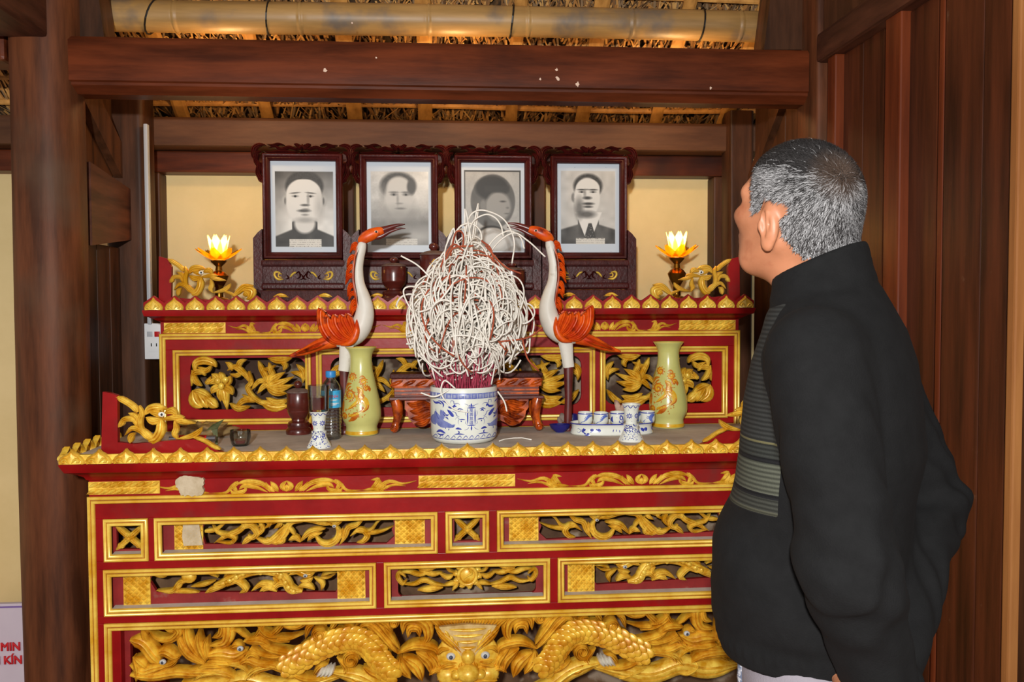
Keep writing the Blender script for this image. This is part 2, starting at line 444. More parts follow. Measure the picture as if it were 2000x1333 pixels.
# right side between corner pillar and rear wall
part_r = thing('wall_corner', 'dark plank panel in the corner behind the man\'s forehead', 'wall', (0, 0, 0), kind='structure')
yy = 2.76
for k, wdt in enumerate((.15, .15, .14)):
    q = MB(); q.box(1.165, 1.195, yy, yy + wdt - .004, 0, 2.36, .004); q.build('plank', 'wood_dark', part_r); yy += wdt
q = MB(); depthslab(q, 1.140, 1.165, 2.80, 3.20, 2.20, 2.26, 1.88, 1.94); q.build('diagonal_brace', 'wood_dark', part_r)

# right plank wall
wall_right = thing('wall_right', 'reddish brown plank wall with stiles and top rail behind the man', 'wall', (0, 0, 0), kind='structure')
zt = side(1645, 102, 1.165)[2]
def rw(name, m, px0, px1, X0, X1, z0, z1, bev=.005):
    ya = side(px1, 600, X0)[1]; yb = side(px0, 600, X0)[1]
    q = MB(); q.box(X0, X1, ya, yb, z0, z1, bev); return q.build(name, m, wall_right)
rw('stile', 'wood_red', 1611, 1626, 1.15, 1.22, 0, zt)
rw('panel', 'wood_wall', 1626, 1680, 1.178, 1.21, 0, zt)
rw('panel', 'wood_wall', 1680.6, 1722, 1.176, 1.21, 0, zt)
rw('stile', 'wood_red', 1722, 1752, 1.150, 1.22, 0, zt + .02)
rw('panel', 'wood_wall', 1752, 1826, 1.176, 1.21, 0, zt)
rw('stile', 'wood_red', 1826, 1836, 1.160, 1.22, 0, zt)
rw('panel', 'wood_wall', 1838, 1912, 1.150, 1.20, 0, 2.7)
rw('panel', 'wood_wall', 1912.8, 1966, 1.150, 1.20, 0, 2.7)
rw('stile', 'wood_pale', 1966, 1982, 1.140, 1.20, 0, 2.7)
rw('panel', 'wood_dark', 1983, 2120, 1.160, 1.20, 0, 2.7)
rw('panel', 'wood_wall', 2121, 2600, 1.150, 1.20, 0, 2.7)
q = MB(); q.box(1.135, 1.22, 1.94, 2.60, zt, zt + .085, .012); q.build('rail', 'wood_y', wall_right)
q = MB(); q.box(1.155, 1.22, 1.94, 2.60, zt + .086, zt + .5, .012); q.build('panel', 'wood_dark', wall_right)
q = MB(); q.box(1.12, 1.22, 1.2, 2.60, zt + .26, zt + .36, .012); q.build('rail', 'wood_y', wall_right)

# ------------------------------------------------------------------ thatched roof
ceiling = thing('ceiling', 'thatched roof underside with bamboo battens above the beams', 'ceiling', (0, 0, 0), kind='structure')
SL = .65
def roof_z(Y): return 2.165 + SL * (3.3 - Y)
q = MB()
Ya, Yb = 1.2, 3.62
q.add([(-3.4, Ya, roof_z(Ya) + .055), (1.8, Ya, roof_z(Ya) + .055), (1.8, Yb, roof_z(Yb) + .055), (-3.4, Yb, roof_z(Yb) + .055),
       (-3.4, Ya, roof_z(Ya) + .16), (1.8, Ya, roof_z(Ya) + .16), (1.8, Yb, roof_z(Yb) + .16), (-3.4, Yb, roof_z(Yb) + .16)],
      [(0, 1, 2, 3), (7, 6, 5, 4), (0, 4, 5, 1), (1, 5, 6, 2), (2, 6, 7, 3), (3, 7, 4, 0)])
q.build('thatch_layer', 'thatch_back', ceiling)
# straw: fans of flat blades tied in bundles between the battens
vs = []; fs = []; cols = []
pal = [lin(c) for c in ((176, 124, 66), (206, 152, 84), (140, 100, 60), (220, 170, 100), (108, 80, 52), (150, 122, 90))]
Ys = np.arange(2.50, 3.56, .105)
for Yc in Ys:
    x = -1.6
    while x < 1.35:
        x += random.uniform(.045, .075)
        for k in range(22):
            a = random.gauss(0, .38); L_ = random.uniform(.09, .17); wd = random.uniform(.0022, .0045)
            y0 = Yc + random.uniform(-.02, .02); x0 = x + random.gauss(0, .012)
            y1 = y0 - L_ * math.cos(a) * .85; x1 = x0 + L_ * math.sin(a)
            lift0, lift1 = random.uniform(.020, .050), random.uniform(.006, .030)
            z0, z1 = roof_z(y0) + lift0, roof_z(y1) + lift1
            n = len(vs); dx, dy = math.cos(a) * wd, math.sin(a) * wd
            vs += [(x0 - dx, y0, z0), (x0 + dx, y0, z0), (x1 + dx, y1, z1), (x1 - dx, y1, z1)]; fs.append((n, n + 1, n + 2, n + 3))
            cols += [random.choice(pal)] * 4
me = bpy.data.meshes.new('thatch'); me.from_pydata(vs, [], fs)
ca = me.color_attributes.new('tint', 'FLOAT_COLOR', 'POINT'); ca.data.foreach_set('color', np.array(cols, np.float32).ravel())
new_obj('thatch', me, 'thatch', ceiling, kind='stuff', label='dry straw fanned out in bundles')
def slope_bar(name, x, wdt, ya, yb, th, m, off=0.0):
    q = MB(); n = 9; vs = []; fs = []
    for i in range(n):
        y = ya + (yb - ya) * i / (n - 1); z = roof_z(y) + off; b = .004 * math.sin(i * 1.7 + x * 9)
        for (dx, dz) in ((-wdt / 2, th * .3), (-wdt * .3, 0), (wdt * .3, 0), (wdt / 2, th * .3), (wdt / 2, th), (-wdt / 2, th)): vs.append((x + dx + b, y, z + dz))
    for i in range(n - 1):
        for k in range(6): fs.append((i * 6 + k, i * 6 + (k + 1) % 6, (i + 1) * 6 + (k + 1) % 6, (i + 1) * 6 + k))
    fs += [tuple(range(6)), tuple((n - 1) * 6 + k for k in range(5, -1, -1))]
    q.add(vs, fs); return q.build(name, m, ceiling)
for x in (-2.6, -2.3, -2.0, -1.68, -1.38, -1.2, -.95, -.64, -.325, -.06, .258, .53, .815, 1.08):
    slope_bar('bamboo_rafter', x, random.uniform(.042, .056), 2.2, 3.55, .014, 'lath', -.012)
for Yc in (2.62, 2.74, 2.86, 2.985, 3.10, 3.185, 3.275, 3.40):
    q = MB(); pts = [(x, Yc + .006 * math.sin(x * 5 + Yc * 9), roof_z(Yc) + .014 + .005 * math.sin(x * 3.1 + Yc * 20)) for x in np.linspace(-3.2, 1.5, 24)]
    q.tube(pts, .0105, 6, flat=.5); q.build('bamboo_lath', 'lath', ceiling, smooth=40)
# the big bamboo purlin with its nodes
Yp = 2.86; zc = at(850, 41, Yp)[2]; rp = .049
q = MB(); nodes = [-1.62, -1.25, -.83, -.445, -.04, .28, .62, .985, 1.3]
xs = np.unique(np.concatenate([np.linspace(-1.9, 1.28, 46)] + [np.array([n - .012, n - .005, n, n + .005, n + .012]) for n in nodes]))
rad = []
for x in xs:
    d = min(abs(x - n) for n in nodes); rad.append(rp + (.004 if d < .004 else (-.0015 if d < .008 else 0)) - .001 * math.sin(x * 4))
q.tube([(x, Yp + .004 * math.sin(x * 2), zc + .006 * math.sin(x * 1.7 + .4)) for x in xs], rad, 20)
pur = q.build('bamboo_purlin', 'bamboo', ceiling, smooth=True)
for x, tl in ((-.905, .10), (-.545, .02), (.228, .03), (.855, .02)):
    q = MB(); pts = []
    for k in range(17):
        a = 2 * math.pi * k / 16; pts.append((x + tl * .2 * math.sin(a), Yp + (rp + .004) * math.cos(a), zc + .006 * math.sin(x * 1.7 + .4) + (rp + .004) * math.sin(a)))
    q.tube(pts, .0032, 5); q.build('binding_wire', 'black', pur)

# white sign in the next bay with red lettering
sg = thing('wall_sign', 'pale lilac notice with red capital letters, half hidden behind the thick pillar', 'sign', tuple(at(10, 1260, 3.0)))
xa, xb = -2.05, -1.36; zt_, zl = at(20, 1180, 3.0)[2], .08
q = MB(); q.box(xa, xb, 3.0, 3.02, zl, zt_, .003); b_ = q.build('board', mat('sign_board', (196, 184, 198), (206, 196, 208), .5, 3), sg)
q = MB(); z = at(20, 1186, 3.0)[2]; q.box(xa, xb, 2.9975, 3.001, z - .003, z + .002); q.build('border_line', mat('violet_line', (120, 96, 160), None, .5), sg)
M['sign_red'] = mat('sign_red', (196, 32, 40), None, .5)
for s_, (x, y) in (('MIN', (40.5, 1264)), ('ÀI KÍN', (44, 1290))):
    me = text_mesh(s_, .038, .0015, 'RIGHT', .0013)
    o = new_obj('lettering', me, 'sign_red', sg); w = at(x, y, 2.997)
    o.location = (w[0], 2.9965, w[2]); o.rotation_euler = (math.pi / 2, 0, 0); o.scale = (.95, 1, 1)
for c in sg.children:
    c.matrix_parent_inverse = Matrix.Translation(-Vector(sg.location))
# ------------------------------------------------------------------ carved altars
GOLD_PROF = [(0, 0), (0, .006), (.002, .009), (.005, .010), (.008, .008), (.0085, .004), (.0105, .004), (.011, .008), (.014, .010), (.017, .009), (.019, .006), (.019, -.004)]
GROOVE = [(.0083, .0042), (.0083, .0052), (.0107, .0052), (.0107, .0042)]
def gold_ring(parent, name, x0, x1, z0, z1, Y):
    a = MB(); a.ring(x0, x1, z0, z1, Y, GOLD_PROF); o = a.build(name, 'gold_line', parent, smooth=50)
    g = MB(); g.ring(x0, x1, z0, z1, Y, GROOVE); g.build('groove', 'gold_groove', o); return o
def board_with_hole(mb, x0, x1, z0, z1, hole, Y, th):
    """rectangular board with a polygonal opening (list of X,Z), thickness th"""
    bm = bmesh.new(); es = []
    for loop in ([(x0, z0), (x1, z0), (x1, z1), (x0, z1)], hole):
        vs = [bm.verts.new((p[0], Y, p[1])) for p in loop]
        es += [bm.edges.new((vs[i], vs[(i + 1) % len(vs)])) for i in range(len(vs))]
    bmesh.ops.triangle_fill(bm, edges=es, use_beauty=True)
    g = bmesh.ops.extrude_face_region(bm, geom=list(bm.faces))
    for v in g['geom']:
        if isinstance(v, bmesh.types.BMVert): v.co.y += th
    mb.bm(bm)
def rrect(x0, x1, z0, z1, r, n=5):
    pts = []
    for (cx, cz, a0) in ((x1 - r, z0 + r, -90), (x1 - r, z1 - r, 0), (x0 + r, z1 - r, 90), (x0 + r, z0 + r, 180)):
        for k in range(n + 1):
            a = math.radians(a0 + 90 * k / n); pts.append((cx + r * math.cos(a), cz + r * math.sin(a)))
    return pts
def lattice(mb, x0, x1, z0, z1, Y, cell=.0165, h=.010, slant=0.0):
    """rows of small overlapping diamond scales"""
    nx = max(2, round((x1 - x0) / cell)); nz = max(2, round((z1 - z0) / cell)); cx = (x1 - x0) / nx; cz = (z1 - z0) / nz
    mb.box(x0, x1, Y - .002, Y + .006, z0, z1)
    for j in range(nz * 2 - 1):
        off = 0 if j % 2 == 0 else .5
        for i in range(nx - (1 if off else 0)):
            x = x0 + (i + .5 + off) * cx; z = z0 + (j * .5 + .5) * cz
            a = .46 * cx; b = .44 * cz
            mb.add([(x - a, Y - .002, z), (x, Y - .002, z - b), (x + a, Y - .002, z), (x, Y - .002, z + b), (x + slant * a, Y - h, z + .15 * b)], [(0, 1, 4), (1, 2, 4), (2, 3, 4), (3, 0, 4)])
def ropes(mb, x0, x1, z0, z1, Y):
    mb.box(x0, x1, Y - .003, Y + .004, z0, z1)
    n = max(3, round((x1 - x0) / .019)); hz = (z1 - z0)
    for r in range(2):
        for i in range(n):
            x = x0 + (i + .5 + .3 * r) * (x1 - x0) / (n + .6); zc_ = z0 + (r + .5) * hz / 2
            relief(mb, [(x - .013, zc_ - hz / 5), (x, zc_), (x + .013, zc_ + hz / 5)], .012, .009, Y - .002, 'taper', 2, SEC_S)

def strokes(mb, lst, f, s, Y, h=.012, mirror=None, sec=SEC, wk=1.12):
    """lst: (points, width, [profile]) in crop pixels; f maps them, s = metres per crop pixel"""
    for it in lst:
        pts = [f(p) for p in it[0]]; w = it[1] * s * wk; pr = it[2] if len(it) > 2 else 'taper'
        hh = h * random.uniform(.8, 1.15)
        relief(mb, pts, w, hh, Y, pr, 4, sec)
        if mirror is not None: relief(mb, [(2 * mirror - p[0], p[1]) for p in pts], w, hh, Y, pr, 4, sec)
M['pupil_grey'] = mat('grey_blue_paint', (44, 48, 62), (70, 78, 96), .35, 60)
M['eye_white'] = mat('eye_white', (186, 188, 186), (204, 204, 200), .35, 40)
def eye(parent, p, r, Y, mirror=None):
    for m_ in ((None, mirror) if mirror is not None else (None,)):
        x = p[0] if m_ is None else 2 * m_ - p[0]
        q = MB(); q.ball((x, Y, p[1]), (r, r * .8, r * .8), 12, 8); o = q.build('eye', 'eye_white', parent, smooth=True)
        q = MB(); q.ball((x, Y - r * .62, p[1]), (r * .45, r * .3, r * .45), 10, 6); q.build('pupil', 'pupil_grey', o, smooth=True)

def petal_mesh(w, h, name):
    """lotus petal: ogee tipped lobe with raised rim and two little curls"""
    q = MB(); outl = [(-.5, 0), (-.52, .22), (-.42, .48), (-.25, .66), (-.1, .80), (0, 1.0), (.1, .80), (.25, .66), (.42, .48), (.52, .22), (.5, 0)]
    n = len(outl); vs = []; fs = []
    for sc, y in ((1, .010), (1, -.004), (.86, -.010), (.76, -.006), (.4, -.011)):
        for x, z in outl: vs.append((x * sc * w, y, (.04 + (z - .04) * sc) * h if sc < 1 else z * h))
    for L_ in range(4):
        for i in range(n - 1): fs.append((L_ * n + i, L_ * n + i + 1, (L_ + 1) * n + i + 1, (L_ + 1) * n + i))
    fs.append(tuple(4 * n + i for i in range(n)))
    q.add(vs, fs)
    for sg_ in (-1, 1):
        relief(q, [(sg_ * .05 * w, .08 * h), (sg_ * .2 * w, .36 * h), (sg_ * .32 * w, .22 * h), (sg_ * .22 * w, .12 * h)], .12 * w, .007, -.009, 'even', 3, SEC_S)
    o = q.build(name, None); me = o.data; bpy.data.objects.remove(o)
    me.polygons.foreach_set('use_smooth', [True] * len(me.polygons)); me.set_sharp_from_angle(angle=math.radians(45)); return me

# ============================ lower altar
YF = 2.43; XC = .063; XL = -.967; XR = 2 * XC - XL
def zl(y, Y=YF): return at(905, y, Y)[2]
def xl(x, y=1050, Y=YF): return at(x, y, Y)[0]
ZT = 1.050
low = thing('altar_table', 'large red lacquered altar table with gilded carved dragons, holding the incense pot', 'altar', (XC, YF, 0))
LOWP = []
def lp(mb, name, m, parent=None, **kw):
    return mb.build(name, m, low if parent is None else parent, **kw)
# table top
q = MB(); q.box(XL - .035, XR + .035, YF - .04, 2.886, ZT - .035, ZT, .003); lp(q, 'table_top', 'dust')
# red cornice on three sides
zc0, zc1 = zl(926), zl(894, 2.37)
cor = [(0, 0), (.006, .004), (.010, .012), (.022, .020), (.034, .026), (.046, .030), (.056, zc1 - zc0 - .006), (.056, zc1 - zc0)]
q = MB(); vs = []; fs = []
for d, z in cor:
    for (x, y) in ((XL + .005 - d, 2.88), (XL + .005 - d, YF - d), (XR - .005 + d, YF - d), (XR - .005 + d, 2.88)): vs.append((x, y, zc0 + z))
for i in range(len(cor) - 1):
    for k in range(3): fs.append((i * 4 + k, i * 4 + k + 1, i * 4 + 5 + k, i * 4 + 4 + k))
m0 = (len(cor) - 1) * 4; fs.append((m0, m0 + 1, m0 + 2, m0 + 3)); fs.append((0, 3, 2, 1)); q.add(vs, fs); lp(q, 'cornice', 'red', smooth=35)
# lotus petal edging: front row and both returns
YP = YF - .058; zp0 = zc1; zp1 = zl(866, YP)
q = MB(); q.box(XL - .045, XR + .045, YP, YP + .014, zp0, zp0 + (zp1 - zp0) * .62, .002); lp(q, 'edging_strip', 'gold')
NP = 31; pitch = (XR - XL + .10) / NP; pm = petal_mesh(pitch * .94, zp1 - zp0, 'petal'); pm.materials.append(M['gold'])
for i in range(NP):
    o = new_obj('petal', pm, None, low); o.location = (XL - .05 + (i + .5) * pitch, YP, zp0)
for sgn, X in ((-1, XL - .05), (1, XR + .05)):
    for i in range(6):
        o = new_obj('petal', pm, None, low); o.location = (X, YP + .05 + i * pitch, zp0); o.rotation_euler = (0, 0, sgn * math.pi / 2)
# frieze
z0f, z1f = zl(956), zl(925)
q = MB(); q.box(XL + .004, XR - .004, YF, 2.88, z0f, z1f + .02); lp(q, 'frieze_board', 'red')
la = lens(160, 900, 3.078, YF); lb = lens(500, 900, 3.078, YF); lc = lens(920, 880, 2.943, YF)
S3 = YF / 1700 / 3.078; S3c = YF / 1700 / 2.943
zf0, zf1 = la((300, 176))[1], la((300, 107))[1]
for k, (xa, xb) in enumerate(((la((42, 140))[0], la((470, 140))[0]), (lb((978, 120))[0], 2 * XC - lb((978, 120))[0]), (2 * XC - la((470, 140))[0], 2 * XC - la((42, 140))[0]))):
    q = MB(); ropes(q, xa, xb, z0f + .006, z1f - .004, YF - .001); lp(q, 'rope_panel', 'gold', smooth=40)
fr = [([(185, 172), (156, 142), (185, 108)], 26), ([(185, 172), (214, 142), (185, 108)], 26), ([(185, 170), (185, 130)], 30), ([(235, 172), (262, 135), (282, 108)], 30, 'leaf'), ([(258, 172), (300, 140), (310, 112)], 26, 'leaf'),
      ([(285, 172), (330, 122), (420, 104), (490, 118)], 30), ([(300, 172), (370, 140), (440, 130), (470, 150)], 24), ([(425, 128), (440, 160), (500, 170), (520, 150)], 24), ([(470, 106), (510, 130), (550, 165), (640, 164)], 30, 'tail'),
      ([(480, 170), (500, 130), (490, 100)], 24, 'leaf'), ([(690, 104), (735, 100), (718, 130), (690, 150)], 26), ([(640, 164), (700, 160), (740, 165), (720, 150)], 24), ([(715, 160), (745, 130), (748, 102)], 24, 'leaf'), ([(735, 162), (770, 140), (778, 112)], 22, 'leaf'),
      ([(720, 160), (800, 112), (880, 126), (965, 108)], 28, 'tail'), ([(740, 168), (820, 135), (900, 140)], 22, 'tail')]
xm = lb((185, 140))[0]
for mirr in (False, True):
    q = MB(); f = (lambda p: (lb(p)[0], z0f + .004 + (lb(p)[1] - lb((185, 172))[1]) * 1.0)) if not mirr else (lambda p: (2 * XC - lb(p)[0], z0f + .004 + (lb(p)[1] - lb((185, 172))[1])))
    strokes(q, fr, f, S3, YF, .008, xm if not mirr else 2 * XC - xm); lp(q, 'scroll_carving', 'gold', smooth=50)
# outer gold frame, face frame of red rails and stiles
zg1 = z0f; ZBOT = .10
gold_ring(low, 'outer_moulding', XL, XR, -.05, zg1, YF)
r1 = (zl(1080), zl(999)); r2 = (zl(1183), zl(1095)); r3t = zl(1197)
cols1 = [(203, 290), (302, 855), (870, 952)]
X1 = [(xl(a), xl(b)) for a, b in cols1]; X1[2] = (X1[2][0], 2 * XC - X1[2][0]); X1 += [(2 * XC - X1[1][1], 2 * XC - X1[1][0]), (2 * XC - X1[0][1], 2 * XC - X1[0][0])]
X2 = [(xl(203, 1140), xl(735, 1140)), (xl(750, 1140), 2 * XC - xl(750, 1140))]; X2 += [(2 * XC - X2[0][1], 2 * XC - X2[0][0])]
TH = .035
def rail(x0, x1, z0, z1, name='rail'):
    q = MB(); q.box(x0, x1, YF, YF + TH, z0, z1, .0015); lp(q, name, 'red')
rail(XL + .019, XR - .019, r1[1], zg1 - .019)
rail(XL + .019, XR - .019, r2[1], r1[0]); rail(XL + .019, XR - .019, r3t, r2[0])
def stiles(XX, z0, z1):
    xs_ = [XL + .019] + [v for p in XX for v in p] + [XR - .019]
    for a, b in zip(xs_[0::2], xs_[1::2]): rail(a, b, z0, z1, 'stile')
stiles(X1, *r1); stiles(X2, *r2)
# end walls, legs, inside lining
for xa, xb in ((XL, XL + .03), (XR - .03, XR)):
    q = MB(); q.box(xa, xb, YF + .001, 2.88, .30, z0f); lp(q, 'side_board', 'red')
for xa in (XL + .019, XR - .079):
    for ya in (YF, 2.80):
        q = MB(); q.box(xa, xa + .06, ya, ya + .06, 0, r3t, .003); lp(q, 'leg', 'red')
q = MB(); q.box(XL + .03, XR - .03, YF + .135, YF + .145, r3t, z0f); lp(q, 'inner_board', 'inside')
q = MB(); q.box(XL + .03, XR - .03, 2.84, 2.88, .05, r3t); lp(q, 'back_board', 'inside')
PB = YF + .028   # recessed carved boards
for (xa, xb), rr in [(p, r1) for p in X1] + [(p, r2) for p in X2]:
    q = MB(); q.add([(xa + .0185, YF - .003, rr[0] + .0175), (xb - .0185, YF - .003, rr[0] + .0175), (xb - .0185, PB + .004, rr[0] + .0215), (xa + .0185, PB + .004, rr[0] + .0215), (xa + .0185, YF - .003, rr[0] + .01), (xb - .0185, YF - .003, rr[0] + .01), (xb - .0185, PB + .004, rr[0] + .01), (xa + .0185, PB + .004, rr[0] + .01)], [(0, 1, 2, 3), (4, 7, 6, 5), (0, 4, 5, 1), (1, 5, 6, 2), (2, 6, 7, 3), (3, 7, 4, 0)]); lp(q, 'dusty_ledge', 'dust')
def carved_panel(X, Zr, name):
    return thing_part(name, X, Zr)
def recess(x0, x1, z0, z1, hole, name='panel_board'):
    q = MB(); board_with_hole(q, x0 + .012, x1 - .012, z0 + .012, z1 - .012, hole, PB, .014); return lp(q, name, 'red_in')
# row 1: squares with crossed swords and long vine panels
for i in (0, 2, 4):
    x0, x1 = X1[i]; cx, cz = (x0 + x1) / 2, sum(r1) / 2; a = .036; b_ = (r1[1] - r1[0]) / 2 - .026
    o = recess(x0, x1, r1[0], r1[1], rrect(cx - a, cx + a, cz - b_, cz + b_, .004, 2)); gold_ring(low, 'panel_moulding', x0, x1, r1[0], r1[1], YF)
    q = MB()
    for sx in (-1, 1):
        relief(q, [(cx - sx * a, cz - b_), (cx, cz), (cx + sx * a, cz + b_)], .017, .010, PB, 'even', 4); relief(q, [(cx - sx * a * .8, cz - b_ * .9), (cx - sx * a * .5, cz - b_ * .4)], .02, .008, PB, 'leaf', 4)
    for k in range(6):
        t = math.pi * k / 3; relief(q, [(cx, cz), (cx + .014 * math.cos(t), cz + .014 * math.sin(t))], .010, .015, PB, 'leaf', 3, SEC_S)
    q.build('cross_carving', 'gold', o, smooth=50)
v1a = [([(725, 440), (790, 430), (850, 385), (900, 365)], 30, 'tail'), ([(780, 512), (850, 470), (925, 440), (962, 400), (920, 370)], 34), ([(770, 400), (800, 445), (860, 462), (905, 480), (880, 512), (800, 505)], 28),
       ([(900, 480), (940, 425), (1000, 405), (1040, 450), (1010, 482), (985, 460)], 36), ([(950, 520), (985, 490), (1020, 470)], 34), ([(1040, 475), (1075, 425), (1045, 375)], 26), ([(1030, 480), (1110, 505), (1190, 440), (1240, 380)], 38),
       ([(1110, 400), (1150, 365), (1180, 390), (1145, 420)], 28), ([(930, 370), (990, 385), (1040, 380)], 22), ([(1180, 450), (1200, 500), (1130, 515)], 26)]
v1b = [([(0, 420), (35, 370), (70, 395), (40, 425)], 28), ([(50, 480), (110, 508), (165, 450), (200, 388), (275, 385)], 40), ([(80, 400), (125, 375), (135, 400), (95, 425)], 26), ([(185, 495), (230, 478), (255, 505)], 34), ([(150, 400), (200, 430), (232, 475)], 24),
       ([(270, 380), (330, 376), (400, 392), (450, 400)], 30), ([(255, 508), (300, 455), (350, 432), (410, 425)], 36), ([(300, 500), (330, 470), (390, 450)], 26), ([(340, 450), (378, 505), (430, 518), (478, 490), (490, 440), (465, 400)], 40), ([(440, 405), (480, 390), (525, 355)], 30),
       ([(495, 525), (530, 470), (548, 420), (600, 400), (650, 355)], 34), ([(470, 515), (505, 460), (515, 420)], 26), ([(560, 470), (620, 430), (665, 462), (640, 500), (600, 508)], 36), ([(590, 440), (680, 435), (725, 385), (775, 350)], 28, 'tail'), ([(650, 455), (750, 440), (825, 408)], 30, 'tail'), ([(400, 360), (440, 375), (470, 395)], 20)]
ha = [la((725, 520)), lb((780, 515)), lb((828, 470)), lb((812, 430)), lb((828, 395)), lb((815, 352)), la((730, 362)), la((700, 440))]
for side_ in (0, 1):
    x0, x1 = X1[1] if side_ == 0 else X1[3]
    fm = (lambda p: p) if side_ == 0 else (lambda p: (2 * XC - p[0], p[1]))
    hole = [fm(p) for p in ha]
    if side_ == 1: hole = hole[::-1]
    zmid = sum(r1) / 2; hh = (r1[1] - r1[0]) / 2 - .02
    hole = [(x, min(max(z, r1[0] + .022), r1[1] - .020)) for x, z in hole]
    o = recess(x0, x1, r1[0], r1[1], hole); gold_ring(low, 'panel_moulding', x0, x1, r1[0], r1[1], YF)
    q = MB(); zk = lambda p: fm((p[0], min(max(p[1], r1[0] + .018), r1[1] - .017)))
    strokes(q, v1a, lambda p: zk(la(p)), S3, PB, .012); strokes(q, v1b, lambda p: zk(lb(p)), S3, PB, .012); o2 = q.build('phoenix_vine_carving', 'gold', o, smooth=50)
    eye(o, fm(lb((466, 404))), .0055, PB - .013)
    for xa, xb in ((la((538, 440))[0], la((712, 440))[0]), (lb((832, 430))[0], lb((1014, 430))[0])):
        xa, xb = sorted((fm((xa, 0))[0], fm((xb, 0))[0])); q = MB(); lattice(q, xa, xb, r1[0] + .022, r1[1] - .021, PB - .001); q.build('scale_lattice', 'gold', o)
# row 2: dragons and the flaming sun
v2a = [([(400, 690), (470, 712), (520, 690), (585, 712)], 30, 'tail'), ([(430, 800), (530, 802), (575, 750), (630, 745)], 34), ([(480, 808), (600, 806), (690, 812)], 24), ([(685, 690), (740, 678), (805, 720)], 28), ([(640, 775), (720, 762), (790, 740)], 26),
       ([(780, 770), (880, 738), (960, 695), (1050, 672), (1130, 680), (1231, 720)], 58, 'even'), ([(725, 815), (780, 790), (870, 765)], 32), ([(860, 775), (920, 742), (975, 790), (935, 815)], 38), ([(1005, 805), (1070, 762), (1135, 772), (1080, 806)], 36), ([(1135, 800), (1180, 760), (1240, 775)], 34),
       ([(540, 680), (570, 670), (600, 690)], 24), ([(840, 720), (870, 690), (930, 680)], 24), ([(590, 745), (560, 780), (520, 790)], 26), ([(980, 670), (1010, 660), (1030, 680)], 24)]
v2b = [([(0, 690), (60, 668), (120, 690), (170, 745), (200, 792), (270, 806)], 56, 'even'), ([(190, 705), (240, 680), (300, 700), (345, 692)], 52), ([(300, 672), (355, 658), (350, 690)], 30), ([(255, 740), (300, 745), (335, 722)], 30), ([(340, 720), (392, 755), (385, 800)], 30), ([(245, 775), (300, 768), (345, 795)], 36),
       ([(390, 705), (440, 692), (482, 690)], 20, 'tail'), ([(10, 806), (60, 780), (115, 806)], 34), ([(70, 775), (110, 745), (90, 720)], 26), ([(380, 720), (430, 722), (470, 700)], 16, 'tail'), ([(30, 680), (60, 650), (90, 670)], 28), ([(130, 690), (190, 680), (220, 660)], 24)]
ha = [la((430, 812)), lb((470, 812)), lb((492, 770)), lb((478, 725)), lb((490, 660)), la((415, 668)), la((385, 740))]
for side_ in (0, 1):
    x0, x1 = X2[0] if side_ == 0 else X2[2]; fm = (lambda p: p) if side_ == 0 else (lambda p: (2 * XC - p[0], p[1]))
    cl = lambda p: fm((p[0], min(max(p[1], r2[0] + .020), r2[1] - .019)))
    hole = [cl(p) for p in ha]; hole = hole[::-1] if side_ else hole
    o = recess(x0, x1, r2[0], r2[1], hole); gold_ring(low, 'panel_moulding', x0, x1, r2[0], r2[1], YF)
    q = MB(); strokes(q, v2a, lambda p: cl(la(p)), S3, PB, .013); strokes(q, v2b, lambda p: cl(lb(p)), S3, PB, .013)
    for lf, pts in ((la, [(840, 752), (880, 735), (920, 712), (960, 693), (1000, 680), (1050, 670), (1100, 674), (1150, 684), (1190, 700)]), (lb, [(20, 685), (60, 670), (100, 680), (140, 712), (170, 745), (190, 775), (220, 800)])):
        for p in pts:
            x, z = cl(lf(p)); q.ball((x, PB - .014, z), (.0072, .004, .0072), 8, 5)
    q.build('dragon_carving', 'gold_orange' if False else 'gold', o, smooth=50)
    c = fm(la((630, 712))); q = MB(); q.ball((c[0], PB - .006, c[1]), (.021, .012, .019), 16, 8); q.build('pearl', 'gold', o, smooth=True)
    eye(o, fm(lb((292, 703))), .0065, PB - .015)
    for xa, xb in ((la((228, 740))[0], la((392, 740))[0]), (lb((482, 720))[0], lb((652, 720))[0])):
        xa, xb = sorted((fm((xa, 0))[0], fm((xb, 0))[0])); q = MB(); lattice(q, xa, xb, r2[0] + .020, r2[1] - .020, PB - .001); q.build('scale_lattice', 'gold', o)
x0, x1 = X2[1]; zz0, zz1 = r2[0] + .020, r2[1] - .019
o = recess(x0, x1, r2[0], r2[1], rrect(lb((850, 700))[0], 2 * XC - lb((850, 700))[0], zz0, zz1, .016)); gold_ring(low, 'panel_moulding', x0, x1, r2[0], r2[1], YF)
v3 = [([(900, 720), (862, 690), (850, 720), (880, 760), (905, 735)], 28), ([(855, 690), (920, 686), (985, 704), (1060, 684)], 26), ([(945, 652), (1020, 664), (1095, 656)], 34), ([(980, 680), (1060, 702), (1120, 690)], 26), ([(880, 762), (950, 762), (1010, 738), (1075, 762), (1140, 770)], 26),
      ([(970, 798), (1050, 792), (1125, 782)], 34), ([(1095, 690), (1150, 722), (1190, 705)], 26), ([(1145, 638), (1165, 680), (1205, 690)], 26, 'tail'), ([(1125, 772), (1180, 758), (1210, 760)], 24), ([(1010, 690), (1040, 660), (1080, 650)], 24), ([(1180, 800), (1205, 770), (1220, 750)], 22)]
q = MB(); strokes(q, v3, lambda p: (lb(p)[0], min(max(lb(p)[1], zz0), zz1)), S3, PB, .012, XC)
sx_, sz_ = XC, lb((1278, 705))[1]
